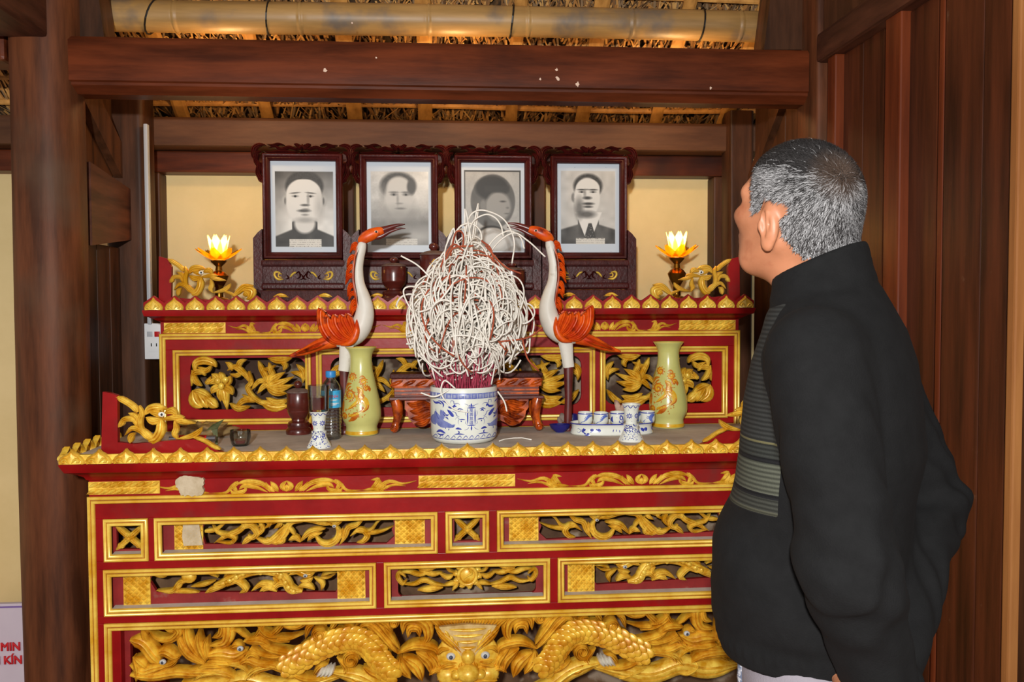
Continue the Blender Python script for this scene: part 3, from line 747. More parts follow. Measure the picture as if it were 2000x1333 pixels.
for k in range(10):
    t = 2 * math.pi * k / 10 + .3; relief(q, [(sx_ + .026 * math.cos(t), sz_ + .026 * math.sin(t)), (sx_ + .034 * math.cos(t + .2), sz_ + .034 * math.sin(t + .2)), (sx_ + .042 * math.cos(t + .05), sz_ + .040 * math.sin(t + .05))], .018, .010, PB, 'leaf', 3, SEC_S)
q.build('cloud_carving', 'gold', o, smooth=50)
q = MB(); q.tube([(sx_ + .026 * math.cos(t), PB - .010, sz_ + .026 * math.sin(t)) for t in np.linspace(0, 2 * math.pi, 25)], .005, 8); q.ball((sx_, PB - .002, sz_), (.024, .012, .024), 20, 8)
relief(q, [(sx_ + .004, sz_ + .020), (sx_ + .012, sz_ + .008), (sx_, sz_), (sx_ - .010, sz_ - .008), (sx_ - .002, sz_ - .020)], .011, .006, PB - .012, 'tail', 4, SEC_S); q.build('sun_disc', 'gold', o, smooth=50)

# row 3: the great openwork apron with two dragons around a beast's face
gold_ring(low, 'apron_moulding', xl(205, 1260), 2 * XC - xl(205, 1260), -.20, r3t, YF)
xa = xl(205, 1260) + .019; xb = xl(247, 1260)
for mir in (0, 1):
    pts = [(xa, r3t - .02), (xb + .06, r3t - .02), (xb + .045, r3t - .035), (xb + .018, r3t - .045), (xb, r3t - .07), (xb, .35), (xa, .35)]
    if mir: pts = [(2 * XC - p[0], p[1]) for p in pts][::-1]
    q = MB(); q.prism(pts, PB, PB + .02); ap = lp(q, 'apron_board', 'red_in')
big1 = [([(275, 1095), (350, 1115), (405, 1180), (450, 1235)], 80, 'even'), ([(430, 1185), (490, 1168), (545, 1200), (585, 1190)], 60, 'leaf'), ([(470, 1250), (520, 1245), (560, 1220)], 34), ([(270, 1250), (350, 1295), (430, 1275), (505, 1255)], 64), ([(345, 1020), (365, 1085), (400, 1105)], 34, 'leaf'), ([(385, 1060), (380, 1010), (405, 980)], 30, 'leaf'),
        ([(390, 1040), (440, 1085), (525, 1092), (572, 1040), (525, 1000), (480, 975)], 44), ([(480, 1030), (530, 1040), (560, 1010)], 28), ([(725, 1245), (610, 1165), (548, 1045)], 54, 'leaf'), ([(725, 1235), (640, 1130), (615, 1030), (650, 965)], 50, 'leaf'), ([(735, 1225), (690, 1120), (690, 1030)], 50, 'leaf'), ([(745, 1215), (730, 1130), (745, 1080)], 40, 'leaf'),
        ([(755, 1135), (850, 1115), (872, 1015), (825, 965), (765, 985)], 70), ([(770, 1085), (820, 1065), (830, 1015), (790, 1000)], 44), ([(720, 1200), (820, 1185), (905, 1195), (985, 1160)], 84), ([(740, 1230), (840, 1240), (930, 1230)], 50), ([(960, 1105), (1060, 1100), (1135, 1145)], 52, 'leaf'), ([(1000, 1150), (1080, 1190), (1200, 1200)], 40, 'tail'),
        ([(860, 1055), (920, 1036), (965, 1066), (1000, 1090)], 30), ([(1085, 960), (1060, 1045), (1000, 1105)], 34, 'leaf'), ([(1231, 965), (1150, 1050), (1080, 1095)], 38, 'leaf'), ([(1060, 1050), (1150, 1100), (1240, 1110)], 30, 'tail'), ([(905, 1275), (980, 1222), (1060, 1245), (1195, 1240)], 50), ([(960, 1230), (1010, 1180), (1060, 1210)], 40), ([(275, 1310), (420, 1318), (560, 1298), (700, 1310)], 56, 'even'),
        ([(560, 1300), (700, 1288), (830, 1295), (940, 1345)], 56), ([(1000, 1345), (1050, 1275), (1150, 1250), (1240, 1252)], 50), ([(680, 1270), (760, 1255), (840, 1262)], 40), ([(300, 1200), (340, 1230), (380, 1270)], 50), ([(310, 1350), (320, 1270), (290, 1200)], 44), ([(880, 1150), (920, 1130), (960, 1150)], 40)]
big2 = [([(0, 1010), (60, 1060), (130, 1080)], 40), ([(0, 1100), (70, 1150), (200, 1175), (260, 1150)], 44), ([(10, 1190), (120, 1195), (200, 1160)], 40), ([(150, 960), (170, 1010), (250, 1010), (330, 960), (390, 985), (420, 1010)], 40), ([(120, 1090), (200, 1085), (280, 1060)], 34, 'tail'), ([(290, 1090), (310, 1020), (350, 1000)], 36), ([(440, 1030), (470, 990), (480, 955)], 36, 'leaf'),
        ([(0, 1260), (80, 1245), (180, 1275), (230, 1240)], 50), ([(590, 1020), (650, 955), (730, 985), (790, 1060), (860, 1150)], 56), ([(600, 1050), (660, 1000), (720, 1040), (790, 1120), (850, 1180)], 50), ([(680, 960), (760, 985), (820, 1050)], 44), ([(800, 980), (840, 960), (870, 990)], 60), ([(880, 1060), (890, 990), (950, 965), (1020, 1000), (1035, 1075), (1000, 1130)], 74), ([(910, 1085), (925, 1030), (970, 1030), (985, 1080)], 50),
        ([(850, 1180), (950, 1132), (1060, 1145), (1100, 1190)], 56), ([(880, 1200), (960, 1260), (1000, 1345)], 76), ([(960, 1170), (1040, 1232), (1060, 1310)], 64), ([(1020, 1160), (1080, 1230), (1090, 1300)], 50), ([(1040, 1310), (1090, 1275), (1130, 1305), (1090, 1340)], 50), ([(930, 1330), (870, 1260), (860, 1190)], 56), ([(640, 1260), (700, 1300), (780, 1330)], 50), ([(560, 1290), (600, 1330), (680, 1320)], 46),
        ([(340, 1310), (380, 1255), (430, 1240)], 36, 'leaf'), ([(480, 1200), (540, 1260), (520, 1310)], 44), ([(180, 1290), (300, 1330), (420, 1330)], 44), ([(520, 1010), (560, 1000), (570, 1040), (530, 1055)], 34)]
MIR = (lambda p: p, lambda p: (2 * XC - p[0], p[1]))
for m_ in (0, 1):
    q = MB(); mm = MIR[m_]; strokes(q, big1, lambda p: mm(la(p)), S3, PB, .022); strokes(q, big2, lambda p: mm(lb(p)), S3, PB, .024)
    for (cx, cz, r) in ((570, 1210, 52), (375, 1062, 42), (830, 985, 30)):
        c = mm(lb((cx, cz))); R_ = r * S3; relief(q, spiral(c[0], c[1], R_, R_ * .12, 0, -1.8 if m_ else 1.8), .016, .030, PB, 'even', 3)
    q.build('dragon_carving', 'gold_orange', ap, smooth=50)
# scaly body of the dragon: rows of overlapping scales on a thick coil
path = [(150, 1265), (260, 1205), (380, 1135), (490, 1095), (590, 1085), (660, 1110), (720, 1170), (770, 1250), (850, 1310)]; w = 128
D = cat_rom([np.array(lb(p)) for p in path], 5)
for m_ in (0, 1):
    q = MB(); sc_ = MB(); DD = [MIR[m_](p) for p in D]
    sec_r = [(-1, -.9), (-1, .1), (-.85, .5), (-.5, .86), (0, 1), (.5, .86), (.85, .5), (1, .1), (1, -.9)]
    relief(q, DD[::4], w * S3, .034, PB, 'even', 4, sec_r); n = len(DD)
    for i in range(1, n - 1):
        a, b = np.array(DD[i - 1]), np.array(DD[i + 1]); d = (b - a) / np.linalg.norm(b - a); nn = np.array([-d[1], d[0]])
        for j in range(-2, 3):
            if (i + j) % 2: continue
            o_ = j / 2.5 + random.uniform(-.04, .04); c = np.array(DD[i]) + nn * o_ * w * S3 * .5; yy_ = PB - .034 * math.sqrt(max(0, 1 - o_ * o_)) + .001; rr_ = random.uniform(.0165, .0185)
            k0 = len(sc_.v); sc_.ball((0, 0, 0), (rr_, .0042, rr_ * .80), 12, 6); tl = .75
            for k in range(k0, len(sc_.v)):
                x, y, z = sc_.v[k]; y += tl * x * .5; sc_.v[k] = (c[0] + d[0] * x + nn[0] * z, yy_ + y, c[1] + d[1] * x + nn[1] * z)
    cb = q.build('dragon_body', 'gold_orange', ap, smooth=50); sc_.build('scales', 'gold_orange', cb, smooth=True)
eye(ap, la((485, 1214)), .0095, PB - .026, XC); eye(ap, la((952, 1132)), .0095, PB - .028, XC)
for m_ in (0, 1):
    for k in range(4):
        q = MB(); relief(q, [MIR[m_](lb(p)) for p in ((400 + k * 22, 1250), (385 + k * 22, 1285), (360 + k * 22, 1310))], .012, .026, PB - .01, 'leaf', 3, SEC_S); q.build('claw', 'white_gloss', ap, smooth=50)
# the beast's face
q = MB()
for k in range(23):
    t = (k - 11) / 11.0; p0 = lb((1278 + t * 170, 1015 - 20 * (1 - t * t))); p1 = lb((1278 + t * 262, 948))
    relief(q, [p0, ((p0[0] + p1[0]) / 2, (p0[1] + p1[1]) / 2 + .004), p1], .017, .026, PB, 'leaf', 3)
face = [([(1075, 1010), (1130, 1055), (1200, 1118), (1255, 1180)], 52), ([(1085, 1035), (1140, 1085), (1200, 1140)], 36), ([(1110, 1260), (1160, 1240), (1215, 1235)], 44), ([(1120, 1215), (1160, 1222), (1220, 1215)], 26), ([(1095, 1180), (1120, 1145), (1180, 1140)], 30), ([(1150, 1310), (1190, 1270), (1235, 1290)], 50), ([(1240, 1200), (1235, 1240), (1250, 1280)], 44), ([(1100, 1345), (1180, 1330), (1277, 1340)], 60)]
strokes(q, face, lb, S3, PB - .012, .024, XC)
fm_ = q.build('beast_mane', 'gold_orange', ap, smooth=50)
q = MB()
pl = [lb((1100, 1003)), lb((1278, 985)), (2 * XC - lb((1100, 1003))[0], lb((1100, 1003))[1]), (XC + .020, lb((1278, 1175))[1]), (XC - .020, lb((1278, 1175))[1])]
q.prism(pl, PB - .030, PB)
q.build('forehead_plate', mat('dusty_gold', (176, 142, 78), (206, 178, 120), .6, 30, detail=3), ap)
q = MB()
for k in range(4):
    z = lb((1278, 1020 + k * 36))[1]; w_ = .052 - k * .010; relief(q, [(XC - w_, z + .004), (XC, z), (XC + w_, z + .004)], .010, .008, PB - .030, 'taper', 4, SEC_S)
for t in (-1, 1):
    for k in range(3): relief(q, [(XC + t * (.066 - k * .015), lb((1278, 1015 + k * 30))[1]), (XC + t * (.050 - k * .012), lb((1278, 1060 + k * 30))[1])], .009, .007, PB - .030, 'leaf', 3, SEC_S)
q.ball((XC, PB - .030, lb((1278, 1180))[1]), (.020, .018, .022), 14, 8)
q.ball((XC, PB - .030, lb((1278, 1275))[1]), (.034, .034, .026), 18, 10)
for t in (-1, 1): q.ball((XC + t * .034, PB - .026, lb((1278, 1285))[1]), (.017, .022, .015), 14, 8)
for t in (-1, 1): q.ball((XC + t * .056, PB - .010, lb((1278, 1300))[1]), (.034, .026, .026), 14, 8)
q.ball((XC, PB - .008, lb((1278, 1180))[1]), (.09, .022, .07), 20, 10)
q.build('beast_face', 'gold', ap, smooth=True)
eye(ap, lb((1172, 1180)), .0135, PB - .026, XC)
# lower scalloped edge of the apron
for m_ in (0, 1):
    q = MB()
    for pts, w in (([(1020, 1205), (1090, 1180), (1170, 1195), (1220, 1240), (1260, 1290)], 44), ([(1180, 1290), (1250, 1300), (1310, 1260), (1300, 1225)], 40), ([(1300, 1225), (1360, 1195), (1440, 1195), (1500, 1230)], 40), ([(860, 1333), (940, 1300), (1020, 1270)], 40), ([(1200, 1220), (1240, 1170), (1300, 1150), (1380, 1160)], 36)):
        P = [lc(p) for p in pts]
        if m_: P = [(2 * XC - p[0], p[1]) for p in P]
        relief(q, P, w * S3c, .024, PB + .002, 'taper', 5)
    q.build('apron_edge', 'gold', ap, smooth=50); q = MB()
    P = [(XC + (1 if m_ else -1) * x, z) for x, z in ((.0, .335), (.12, .31), (.22, .345), (.30, .40), (.38, .42))]; relief(q, P, .05, .024, PB, 'even', 5)
    P = [(XC + (1 if m_ else -1) * x, z) for x, z in ((.36, .41), (.52, .375), (.62, .40), (.70, .385), (.80, .40))]; relief(q, P, .055, .022, PB + .003, 'even', 5)
    q.build('apron_edge', 'gold', ap, smooth=50)

# grey plaster patches stuck on the red frieze and lattice
pm_ = mat('dry_plaster', (176, 158, 126), (200, 184, 156), .9, 30, bump=.3, bscale=120)
for pts in ([(570, 120), (600, 92), (650, 84), (700, 95), (740, 105), (735, 150), (740, 190), (700, 205), (640, 207), (600, 200), (590, 170), (575, 150)],):
    q = MB(); P = cat_rom([la(p) for p in pts + pts[:1]], 4)[:-1][::-1]; P = [(p[0] + random.uniform(-.0022, .0022), p[1] + random.uniform(-.0022, .0022)) for p in P]; q.prism(P, YF - .014, YF); lp(q, 'plaster_patch', pm_)
q = MB(); q.prism([la(p) for p in ((598, 370), (690, 372), (700, 440), (715, 520), (600, 525), (590, 470))][::-1], PB - .010, PB); lp(q, 'plaster_patch', pm_)

# ------------------------------------------------------------------ end boards with a dragon head
DRG = [([(480, 118), (560, 158), (630, 205), (672, 255)], 54, 'even'), ([(685, 195), (705, 262), (688, 330), (702, 400), (765, 445)], 54), ([(590, 262), (650, 290), (682, 345)], 44), ([(600, 290), (640, 330), (660, 380)], 36), ([(503, 378), (548, 322), (620, 318), (676, 372)], 52), ([(500, 390), (530, 350), (540, 330)], 50),
       ([(556, 462), (620, 398), (700, 420), (765, 482), (860, 492)], 54), ([(606, 532), (612, 470), (650, 440)], 56, 'leaf'), ([(735, 280), (775, 228), (850, 212), (930, 228)], 74), ([(745, 300), (810, 335), (890, 312)], 70), ([(780, 260), (850, 270), (880, 300)], 60), ([(880, 320), (872, 420), (830, 490), (770, 512)], 84, 'even'), ([(720, 400), (760, 460), (830, 500)], 60),
       ([(910, 265), (975, 242), (1025, 282)], 66), ([(870, 322), (960, 308), (1030, 300), (1085, 302)], 50), ([(990, 318), (1080, 340), (1185, 356)], 50, 'leaf'), ([(995, 330), (1012, 400), (998, 450), (1025, 495)], 56), ([(1020, 495), (1140, 470), (1212, 430), (1242, 388)], 52), ([(1150, 470), (1260, 508), (1345, 560), (1408, 588)], 34, 'even')]
def end_board(parent, Y, tf, post, base, scale, dirn, eyep, m_board, tail=None):
    """post/base polygons already in X,Z"""
    q = MB(); q.prism(post, Y, Y + .018); o = q.build('end_board', m_board, parent)
    q = MB(); q.prism(base, Y, Y + .018); q.build('end_base', m_board, o)
    q = MB()
    for it in DRG: relief(q, [tf(p) for p in it[0]], it[1] * scale, .010, Y + .006, it[2] if len(it) > 2 else 'taper', 4)
    if tail:
        for P, w in tail: relief(q, P, w, .010, Y + .006, 'taper', 4)
    d = q.build('dragon_head_carving', 'gold' if parent is low else 'gold_line', o, smooth=50)
    r = 30 * scale; q = MB(); q.ball((eyep[0], Y - .006, eyep[1]), (r, r * .5, r * .75), 12, 8); e = q.build('eye', 'white_gloss', o, smooth=True)
    q = MB(); q.ball((eyep[0] + .15 * r * dirn, Y - .006 - r * .35, eyep[1]), (r * .4, r * .25, r * .4), 10, 6); q.build('pupil', 'black', o, smooth=True)
YE = YF - .025
ld = lens(120, 750, 4.545, YE); SD = YE / 1700 / 4.545
for m_ in (0, 1):
    mm = (lambda p: p) if not m_ else (lambda p: (2 * XC - p[0], p[1]))
    rev = (lambda L_: L_) if not m_ else (lambda L_: L_[::-1])
    post = rev([mm(ld(p)) for p in ((352, 640), (500, 640), (495, 105), (440, 85), (365, 72))])
    base = rev([mm(ld(p)) for p in ((500, 640), (1500, 640), (1380, 590), (1300, 545), (1180, 495), (1040, 500), (900, 512), (640, 535), (500, 520))])
    end_board(low, YE, lambda p: mm(ld(p)), post, base, SD, -1 if m_ else 1, mm(ld((895, 270))), 'red')

# ============================ upper altar
YU = 2.90; XCU = (at(322, 740, YU)[0] + at(1436, 740, YU)[0]) / 2; UL = at(313, 740, YU)[0]; UR = 2 * XCU - UL
def zu(y, Y=YU): return at(870, y, Y)[2]
upp = thing('altar_shelf', 'raised red altar shelf with gilded flower panels, carrying the four portraits', 'altar', (XCU, YU, ZT))
def up_(mb, name, m, parent=None, **kw): return mb.build(name, m, upp if parent is None else parent, **kw)
ZU = zu(588, 2.88)
q = MB(); q.box(UL - .03, UR + .03, YU - .03, 3.29, ZU - .035, ZU, .003); up_(q, 'shelf_top', 'maroon_dust')
zc0, zc1 = zu(627), zu(604, 2.86); cor = [(0, 0), (.008, .003), (.018, .010), (.030, .016), (.042, .020), (.046, zc1 - zc0 - .004), (.046, zc1 - zc0)]
q = MB(); vs = []; fs = []
for d, z in cor:
    for (x, y) in ((UL + .008 - d, 3.29), (UL + .008 - d, YU - d), (UR - .008 + d, YU - d), (UR - .008 + d, 3.29)): vs.append((x, y, zc0 + z))
for i in range(len(cor) - 1):
    for k in range(3): fs.append((i * 4 + k, i * 4 + k + 1, i * 4 + 5 + k, i * 4 + 4 + k))
m0 = (len(cor) - 1) * 4; fs.append((m0, m0 + 1, m0 + 2, m0 + 3)); fs.append((0, 3, 2, 1)); q.add(vs, fs); up_(q, 'cornice', 'red', smooth=35)
YQ = YU - .044; zq0 = zc1; zq1 = zu(578, YQ); NQ = 31; pitch = (UR - UL + .07) / NQ
q = MB()
for i in range(NQ):
    x = UL - .035 + (i + .5) * pitch; pts = [(x - pitch * .5, zq0), (x + pitch * .5, zq0), (x + pitch * .5, zq0 + (zq1 - zq0) * .55), (x + pitch * .2, zq0 + (zq1 - zq0) * .85), (x, zq1 + .003), (x - pitch * .2, zq0 + (zq1 - zq0) * .85), (x - pitch * .5, zq0 + (zq1 - zq0) * .55)]
    q.prism(pts, YQ + .004, YQ + .016)
up_(q, 'edging_strip', 'red')
pm2 = petal_mesh(pitch * .86, (zq1 - zq0) * .94, 'petal'); pm2.materials.append(M['gold_pale'])
for i in range(NQ):
    o = new_obj('petal', pm2, None, upp); o.location = (UL - .035 + (i + .5) * pitch, YQ, zq0)
# frieze
z0u, z1u = zu(649), zu(627)
q = MB(); q.box(UL + .004, UR - .004, YU, 3.28, z0u, z1u + .02); up_(q, 'frieze_board', 'red')
for xa, xb in ((at(321, 640, YU)[0], at(441, 640, YU)[0]), (2 * XCU - at(441, 640, YU)[0], 2 * XCU - at(321, 640, YU)[0])):
    q = MB(); ropes(q, xa, xb, z0u + .002, z1u - .002, YU - .001); up_(q, 'rope_panel', 'gold', smooth=40)
x_in = at(445, 640, YU)[0]; segw = (2 * XCU - 2 * x_in) / 3
k_ = (z1u - z0u - .006) / (lb((185, 104))[1] - lb((185, 172))[1])
for s_ in range(3):
    cx = x_in + (s_ + .5) * segw; q = MB(); kx = (segw / 2) / (lb((970, 140))[0] - xm)
    f = lambda p: (cx + (lb(p)[0] - xm) * kx, z0u + .003 + (lb(p)[1] - lb((185, 172))[1]) * k_)
    strokes(q, fr, f, S3 * .85, YU, .007, cx); up_(q, 'scroll_carving', 'gold', smooth=50)
gold_ring(upp, 'outer_moulding', UL, UR, ZT - .02, z0u, YU)
q = MB(); q.box(UL, UR, YU + .012, 3.28, 0, ZT, .002); up_(q, 'plinth', 'red')
pz = (zu(824), zu(680)); pzx = [(339, 608), (618, 1154), (1163, 1417)]
XU = [(at(a, 750, YU)[0], at(b, 740, YU)[0]) for a, b in pzx]
XU[2] = (2 * XCU - XU[0][1], 2 * XCU - XU[0][0]); XU[1] = (XU[0][1] + .016, XU[2][0] - .016)
def urail(x0, x1, z0, z1, name='rail'):
    q = MB(); q.box(x0, x1, YU, YU + .03, z0, z1, .0015); up_(q, name, 'red')
urail(UL + .019, UR - .019, pz[1], z0u - .019); urail(UL + .019, UR - .019, ZT, pz[0])
xs_ = [UL + .019] + [v for p in XU for v in p] + [UR - .019]
for a, b in zip(xs_[0::2], xs_[1::2]): urail(a, b, pz[0], pz[1], 'stile')
for xa, xb in ((UL, UL + .03), (UR - .03, UR)):
    q = MB(); q.box(xa, xb, YU + .001, 3.28, ZT, z0u); up_(q, 'side_board', 'red')
q = MB(); q.box(UL + .03, UR - .03, YU + .12, YU + .13, ZT, z0u); up_(q, 'inner_board', mat('shelf_inside', (52, 34, 26), (80, 58, 44), .9, 8, c3=(150, 134, 116), s3=7.0, t3=(.5, .6)))
PU = YU + .010
lu = lens(270, 430, 2.962, PU); SU = PU / 1700 / 2.962
FL = [([(325, 880), (332, 830), (380, 812), (430, 826), (452, 852)], 44), ([(345, 850), (392, 872), (425, 842)], 30), ([(308, 962), (322, 890), (368, 880), (388, 902)], 32), ([(310, 868), (330, 930), (368, 962)], 30), ([(315, 985), (328, 1050), (375, 1085)], 62), ([(345, 1000), (378, 1050), (405, 1086)], 52), ([(385, 1020), (425, 1060), (460, 1085)], 52), ([(318, 985), (370, 1000), (425, 1032)], 38), ([(400, 1040), (440, 1082)], 40),
      ([(640, 875), (652, 940), (632, 970), (660, 1020), (720, 1060), (800, 1072)], 26, 'even'), ([(655, 985), (700, 932), (745, 930)], 26), ([(652, 950), (622, 900), (582, 862), (550, 850), (515, 872)], 32), ([(575, 860), (590, 822), (628, 808)], 30, 'leaf'), ([(545, 872), (530, 840), (505, 822)], 28, 'leaf'), ([(600, 880), (570, 900), (530, 890)], 26, 'leaf'),
      ([(745, 965), (800, 950), (905, 905)], 40, 'leaf'), ([(745, 968), (820, 975), (900, 955)], 40, 'leaf'), ([(745, 972), (800, 1000), (862, 1005)], 38, 'leaf'), ([(745, 960), (790, 915), (850, 880)], 38, 'leaf'), ([(750, 960), (765, 910), (790, 880)], 30, 'leaf'), ([(695, 815), (712, 860), (740, 920), (705, 945)], 32), ([(750, 800), (820, 812), (890, 798)], 40), ([(755, 825), (770, 880), (795, 902)], 30), ([(815, 815), (850, 840), (840, 870)], 28), ([(700, 870), (750, 862), (800, 840)], 22),
      ([(915, 835), (956, 880), (952, 945)], 32), ([(880, 880), (930, 890), (952, 920)], 26), ([(560, 1085), (620, 1040), (690, 1052)], 34), ([(530, 1060), (580, 1092), (650, 1080)], 34), ([(700, 1045), (780, 1082), (870, 1076)], 52), ([(740, 1028), (800, 1060), (870, 1040)], 40), ([(690, 1005), (730, 960), (760, 975)], 30), ([(860, 1080), (910, 1060), (960, 1000)], 36), ([(600, 1010), (640, 1030), (680, 1020)], 20),
      ([(485, 960), (450, 930), (405, 950)], 44, 'leaf'), ([(480, 965), (440, 980), (425, 1005)], 42, 'leaf'), ([(490, 970), (500, 1010), (515, 1098)], 48, 'leaf'), ([(480, 970), (475, 1010), (478, 1050)], 40, 'leaf'), ([(495, 965), (530, 985), (548, 1012)], 40, 'leaf'), ([(495, 955), (520, 930), (535, 900)], 42, 'leaf'), ([(475, 945), (450, 910), (425, 890)], 42, 'leaf'), ([(485, 945), (480, 905), (470, 880)], 40, 'leaf'), ([(420, 905), (400, 940), (390, 950)], 24)]
holes = rrect(lu((303, 1000))[0], lu((972, 900))[0], lu((600, 1092))[1], lu((600, 800))[1], .035)
FX = (holes[0][0] + .035, )
hx0, hx1 = lu((303, 1000))[0], lu((972, 900))[0]; hz0, hz1 = lu((600, 1096))[1], lu((600, 798))[1]
def flower_panel(x0, x1, fx, hole, name, maps):
    q = MB(); board_with_hole(q, x0 + .012, x1 - .012, pz[0] + .012, pz[1] - .012, hole, PU, .012); o = up_(q, 'panel_board', 'red')
    gold_ring(upp, 'panel_moulding', x0, x1, pz[0], pz[1], YU)
    q = MB()
    for mp_ in maps:
        strokes(q, FL, lambda p: mp_(lu(p)), SU, PU, .014)
        c = mp_(lu((487, 945)))
        for a, b in ((-.012, .010), (.013, .012), (0, -.008)): q.ball((c[0] + a, PU - .016, c[1] + b), (.011, .008, .011), 10, 6)
    q.build('flower_carving', 'gold', o, smooth=50)
flower_panel(*XU[0], None, rrect(hx0, hx1, hz0, hz1, .035), 'l', [lambda p: p])
flower_panel(*XU[2], None, rrect(2 * XCU - hx1, 2 * XCU - hx0, hz0, hz1, .035), 'r', [lambda p: (2 * XCU - p[0], p[1])])
cx0 = XU[1][0] + .045; cx1 = 2 * XCU - cx0; kk = (XCU - cx0) / (hx1 - hx0)
flower_panel(*XU[1], None, rrect(cx0, cx1, hz0, hz1, .035), 'c', [lambda p: (cx0 + (hx1 - p[0]) * kk, p[1]), lambda p: (cx1 - (hx1 - p[0]) * kk, p[1])])
# end boards of the shelf
YE2 = YU - .015
def ud(p): # lower-dragon crop coordinates laid over the smaller dragon
    w = at(310 + (160 + (p[0] - 480) * 1.532) / 9.52, 480 + (255 + (p[1] - 120) * 1.667) / 9.52, YE2); return (w[0], w[2])
SD2 = YE2 / 1700 / 9.52 * 1.55
le = lens(310, 480, 9.52, YE2)
for m_ in (0, 1):
    mm = (lambda p: p) if not m_ else (lambda p: (2 * XCU - p[0], p[1]))
    rev = (lambda L_: L_) if not m_ else (lambda L_: L_[::-1])
    post = rev([mm(le(p)) for p in ((0, 1090), (225, 1090), (235, 400), (160, 240), (0, 200))])
    base = rev([mm(le(p)) for p in ((225, 1090), (1650, 1090), (1560, 1030), (1400, 1005), (1000, 1010), (700, 990), (500, 985), (225, 960))])
    tail = [([mm(le(p)) for p in ((1360, 960), (1480, 850), (1600, 760), (1760, 745))], .020), ([mm(le(p)) for p in ((1560, 850), (1640, 820), (1730, 850), (1700, 960), (1620, 1000))], .026), ([mm(le(p)) for p in ((1560, 920), (1620, 900), (1660, 950))], .02)]
    end_board(upp, YE2, lambda p: mm(ud(p)), post, base, SD2, -1 if m_ else 1, mm(ud((895, 270))), 'red', tail)
for root in (low, upp):
    inv = Matrix.Translation(-Vector(root.location))
    for c in root.children: c.matrix_parent_inverse = inv
# ------------------------------------------------------------------ things on the altars
def thin_glass(name, color, transp=.85, rough=.03):
    m = bpy.data.materials.new(name); m.use_nodes = True; nt = m.node_tree; N = nt.nodes; L = nt.links
    N.remove(N['Principled BSDF']); out = N['Material Output']
    t = N.new('ShaderNodeBsdfTransparent'); t.inputs[0].default_value = tuple(c ** (1 - transp * .0) for c in lin(color)[:3]) + (1,)
    g = N.new('ShaderNodeBsdfGlossy'); g.inputs['Roughness'].default_value = rough
    f = N.new('ShaderNodeFresnel'); f.inputs[0].default_value = 1.5
    mr = N.new('ShaderNodeMath'); mr.operation = 'MULTIPLY_ADD'; mr.inputs[1].default_value = .8; mr.inputs[2].default_value = 1 - transp
    L.new(f.outputs[0], mr.inputs[0])
    mx = N.new('ShaderNodeMixShader'); L.new(mr.outputs[0], mx.inputs[0]); L.new(t.outputs[0], mx.inputs[1]); L.new(g.outputs[0], mx.inputs[2])
    L.new(mx.outputs[0], out.inputs[0]); return m
def lamp_glass(name, color, transp=.35):
    m = bpy.data.materials.new(name); m.use_nodes = True; nt = m.node_tree; N = nt.nodes; L = nt.links
    N.remove(N['Principled BSDF']); out = N['Material Output']
    t = N.new('ShaderNodeBsdfTransparent'); t.inputs[0].default_value = lin(color)
    tl = N.new('ShaderNodeBsdfTranslucent'); tl.inputs[0].default_value = lin(color)
    g = N.new('ShaderNodeBsdfGlossy'); g.inputs['Roughness'].default_value = .12
    m1 = N.new('ShaderNodeMixShader'); m1.inputs[0].default_value = 1 - transp; L.new(t.outputs[0], m1.inputs[1]); L.new(tl.outputs[0], m1.inputs[2])
    m2 = N.new('ShaderNodeMixShader'); m2.inputs[0].default_value = .12; L.new(m1.outputs[0], m2.inputs[1]); L.new(g.outputs[0], m2.inputs[2])
    L.new(m2.outputs[0], out.inputs[0]); return m
M['glass'] = thin_glass('clear_glass', (236, 240, 238), .93)
M['plastic_clear'] = thin_glass('clear_plastic', (226, 232, 234), .84, .08)
M['amber'] = lamp_glass('amber_glass', (244, 176, 40))
M['amber_in'] = lamp_glass('frosted_amber_glass', (255, 224, 140), .3)
M['brass'] = mat('brass', (150, 96, 22), (196, 140, 48), .25, 12, metal=.9)
M['bulb'] = mat('bulb_glow', (255, 220, 150), None, .4, emit=(255, 206, 120), estr=26.0)

# ---- portraits in carved stands
YA = 3.08; KA = YA / 1700 / 4.165
lq = lens(480, 270, 4.165, YA)
px_c = [592.0, 779.2, 963.0, 1149.5]
def E_(U, V, cx, cy, rx, ry, s=.12): return np.clip((1 + s - np.sqrt(((U - cx) / rx) ** 2 + ((V - cy) / ry) ** 2)) / (2 * s), 0, 1)
def R_(U, V, x0, x1, y0, y1, s=4.): return np.clip((U - x0) / s + .5, 0, 1) * np.clip((x1 - U) / s + .5, 0, 1) * np.clip((V - y0) / s + .5, 0, 1) * np.clip((y1 - V) / s + .5, 0, 1)
def mixc(img, mask, val): return img * (1 - mask) + val * mask
def noise2(U, V, sc, seed):
    r = np.random.default_rng(seed); g = r.random((64, 64)); x = (U / sc) % 63; y = (V / sc) % 63; i = x.astype(int); j = y.astype(int); a = x - i; b = y - j
    return (g[j, i] * (1 - a) + g[j, i + 1] * a) * (1 - b) + (g[j + 1, i] * (1 - a) + g[j + 1, i + 1] * a) * b
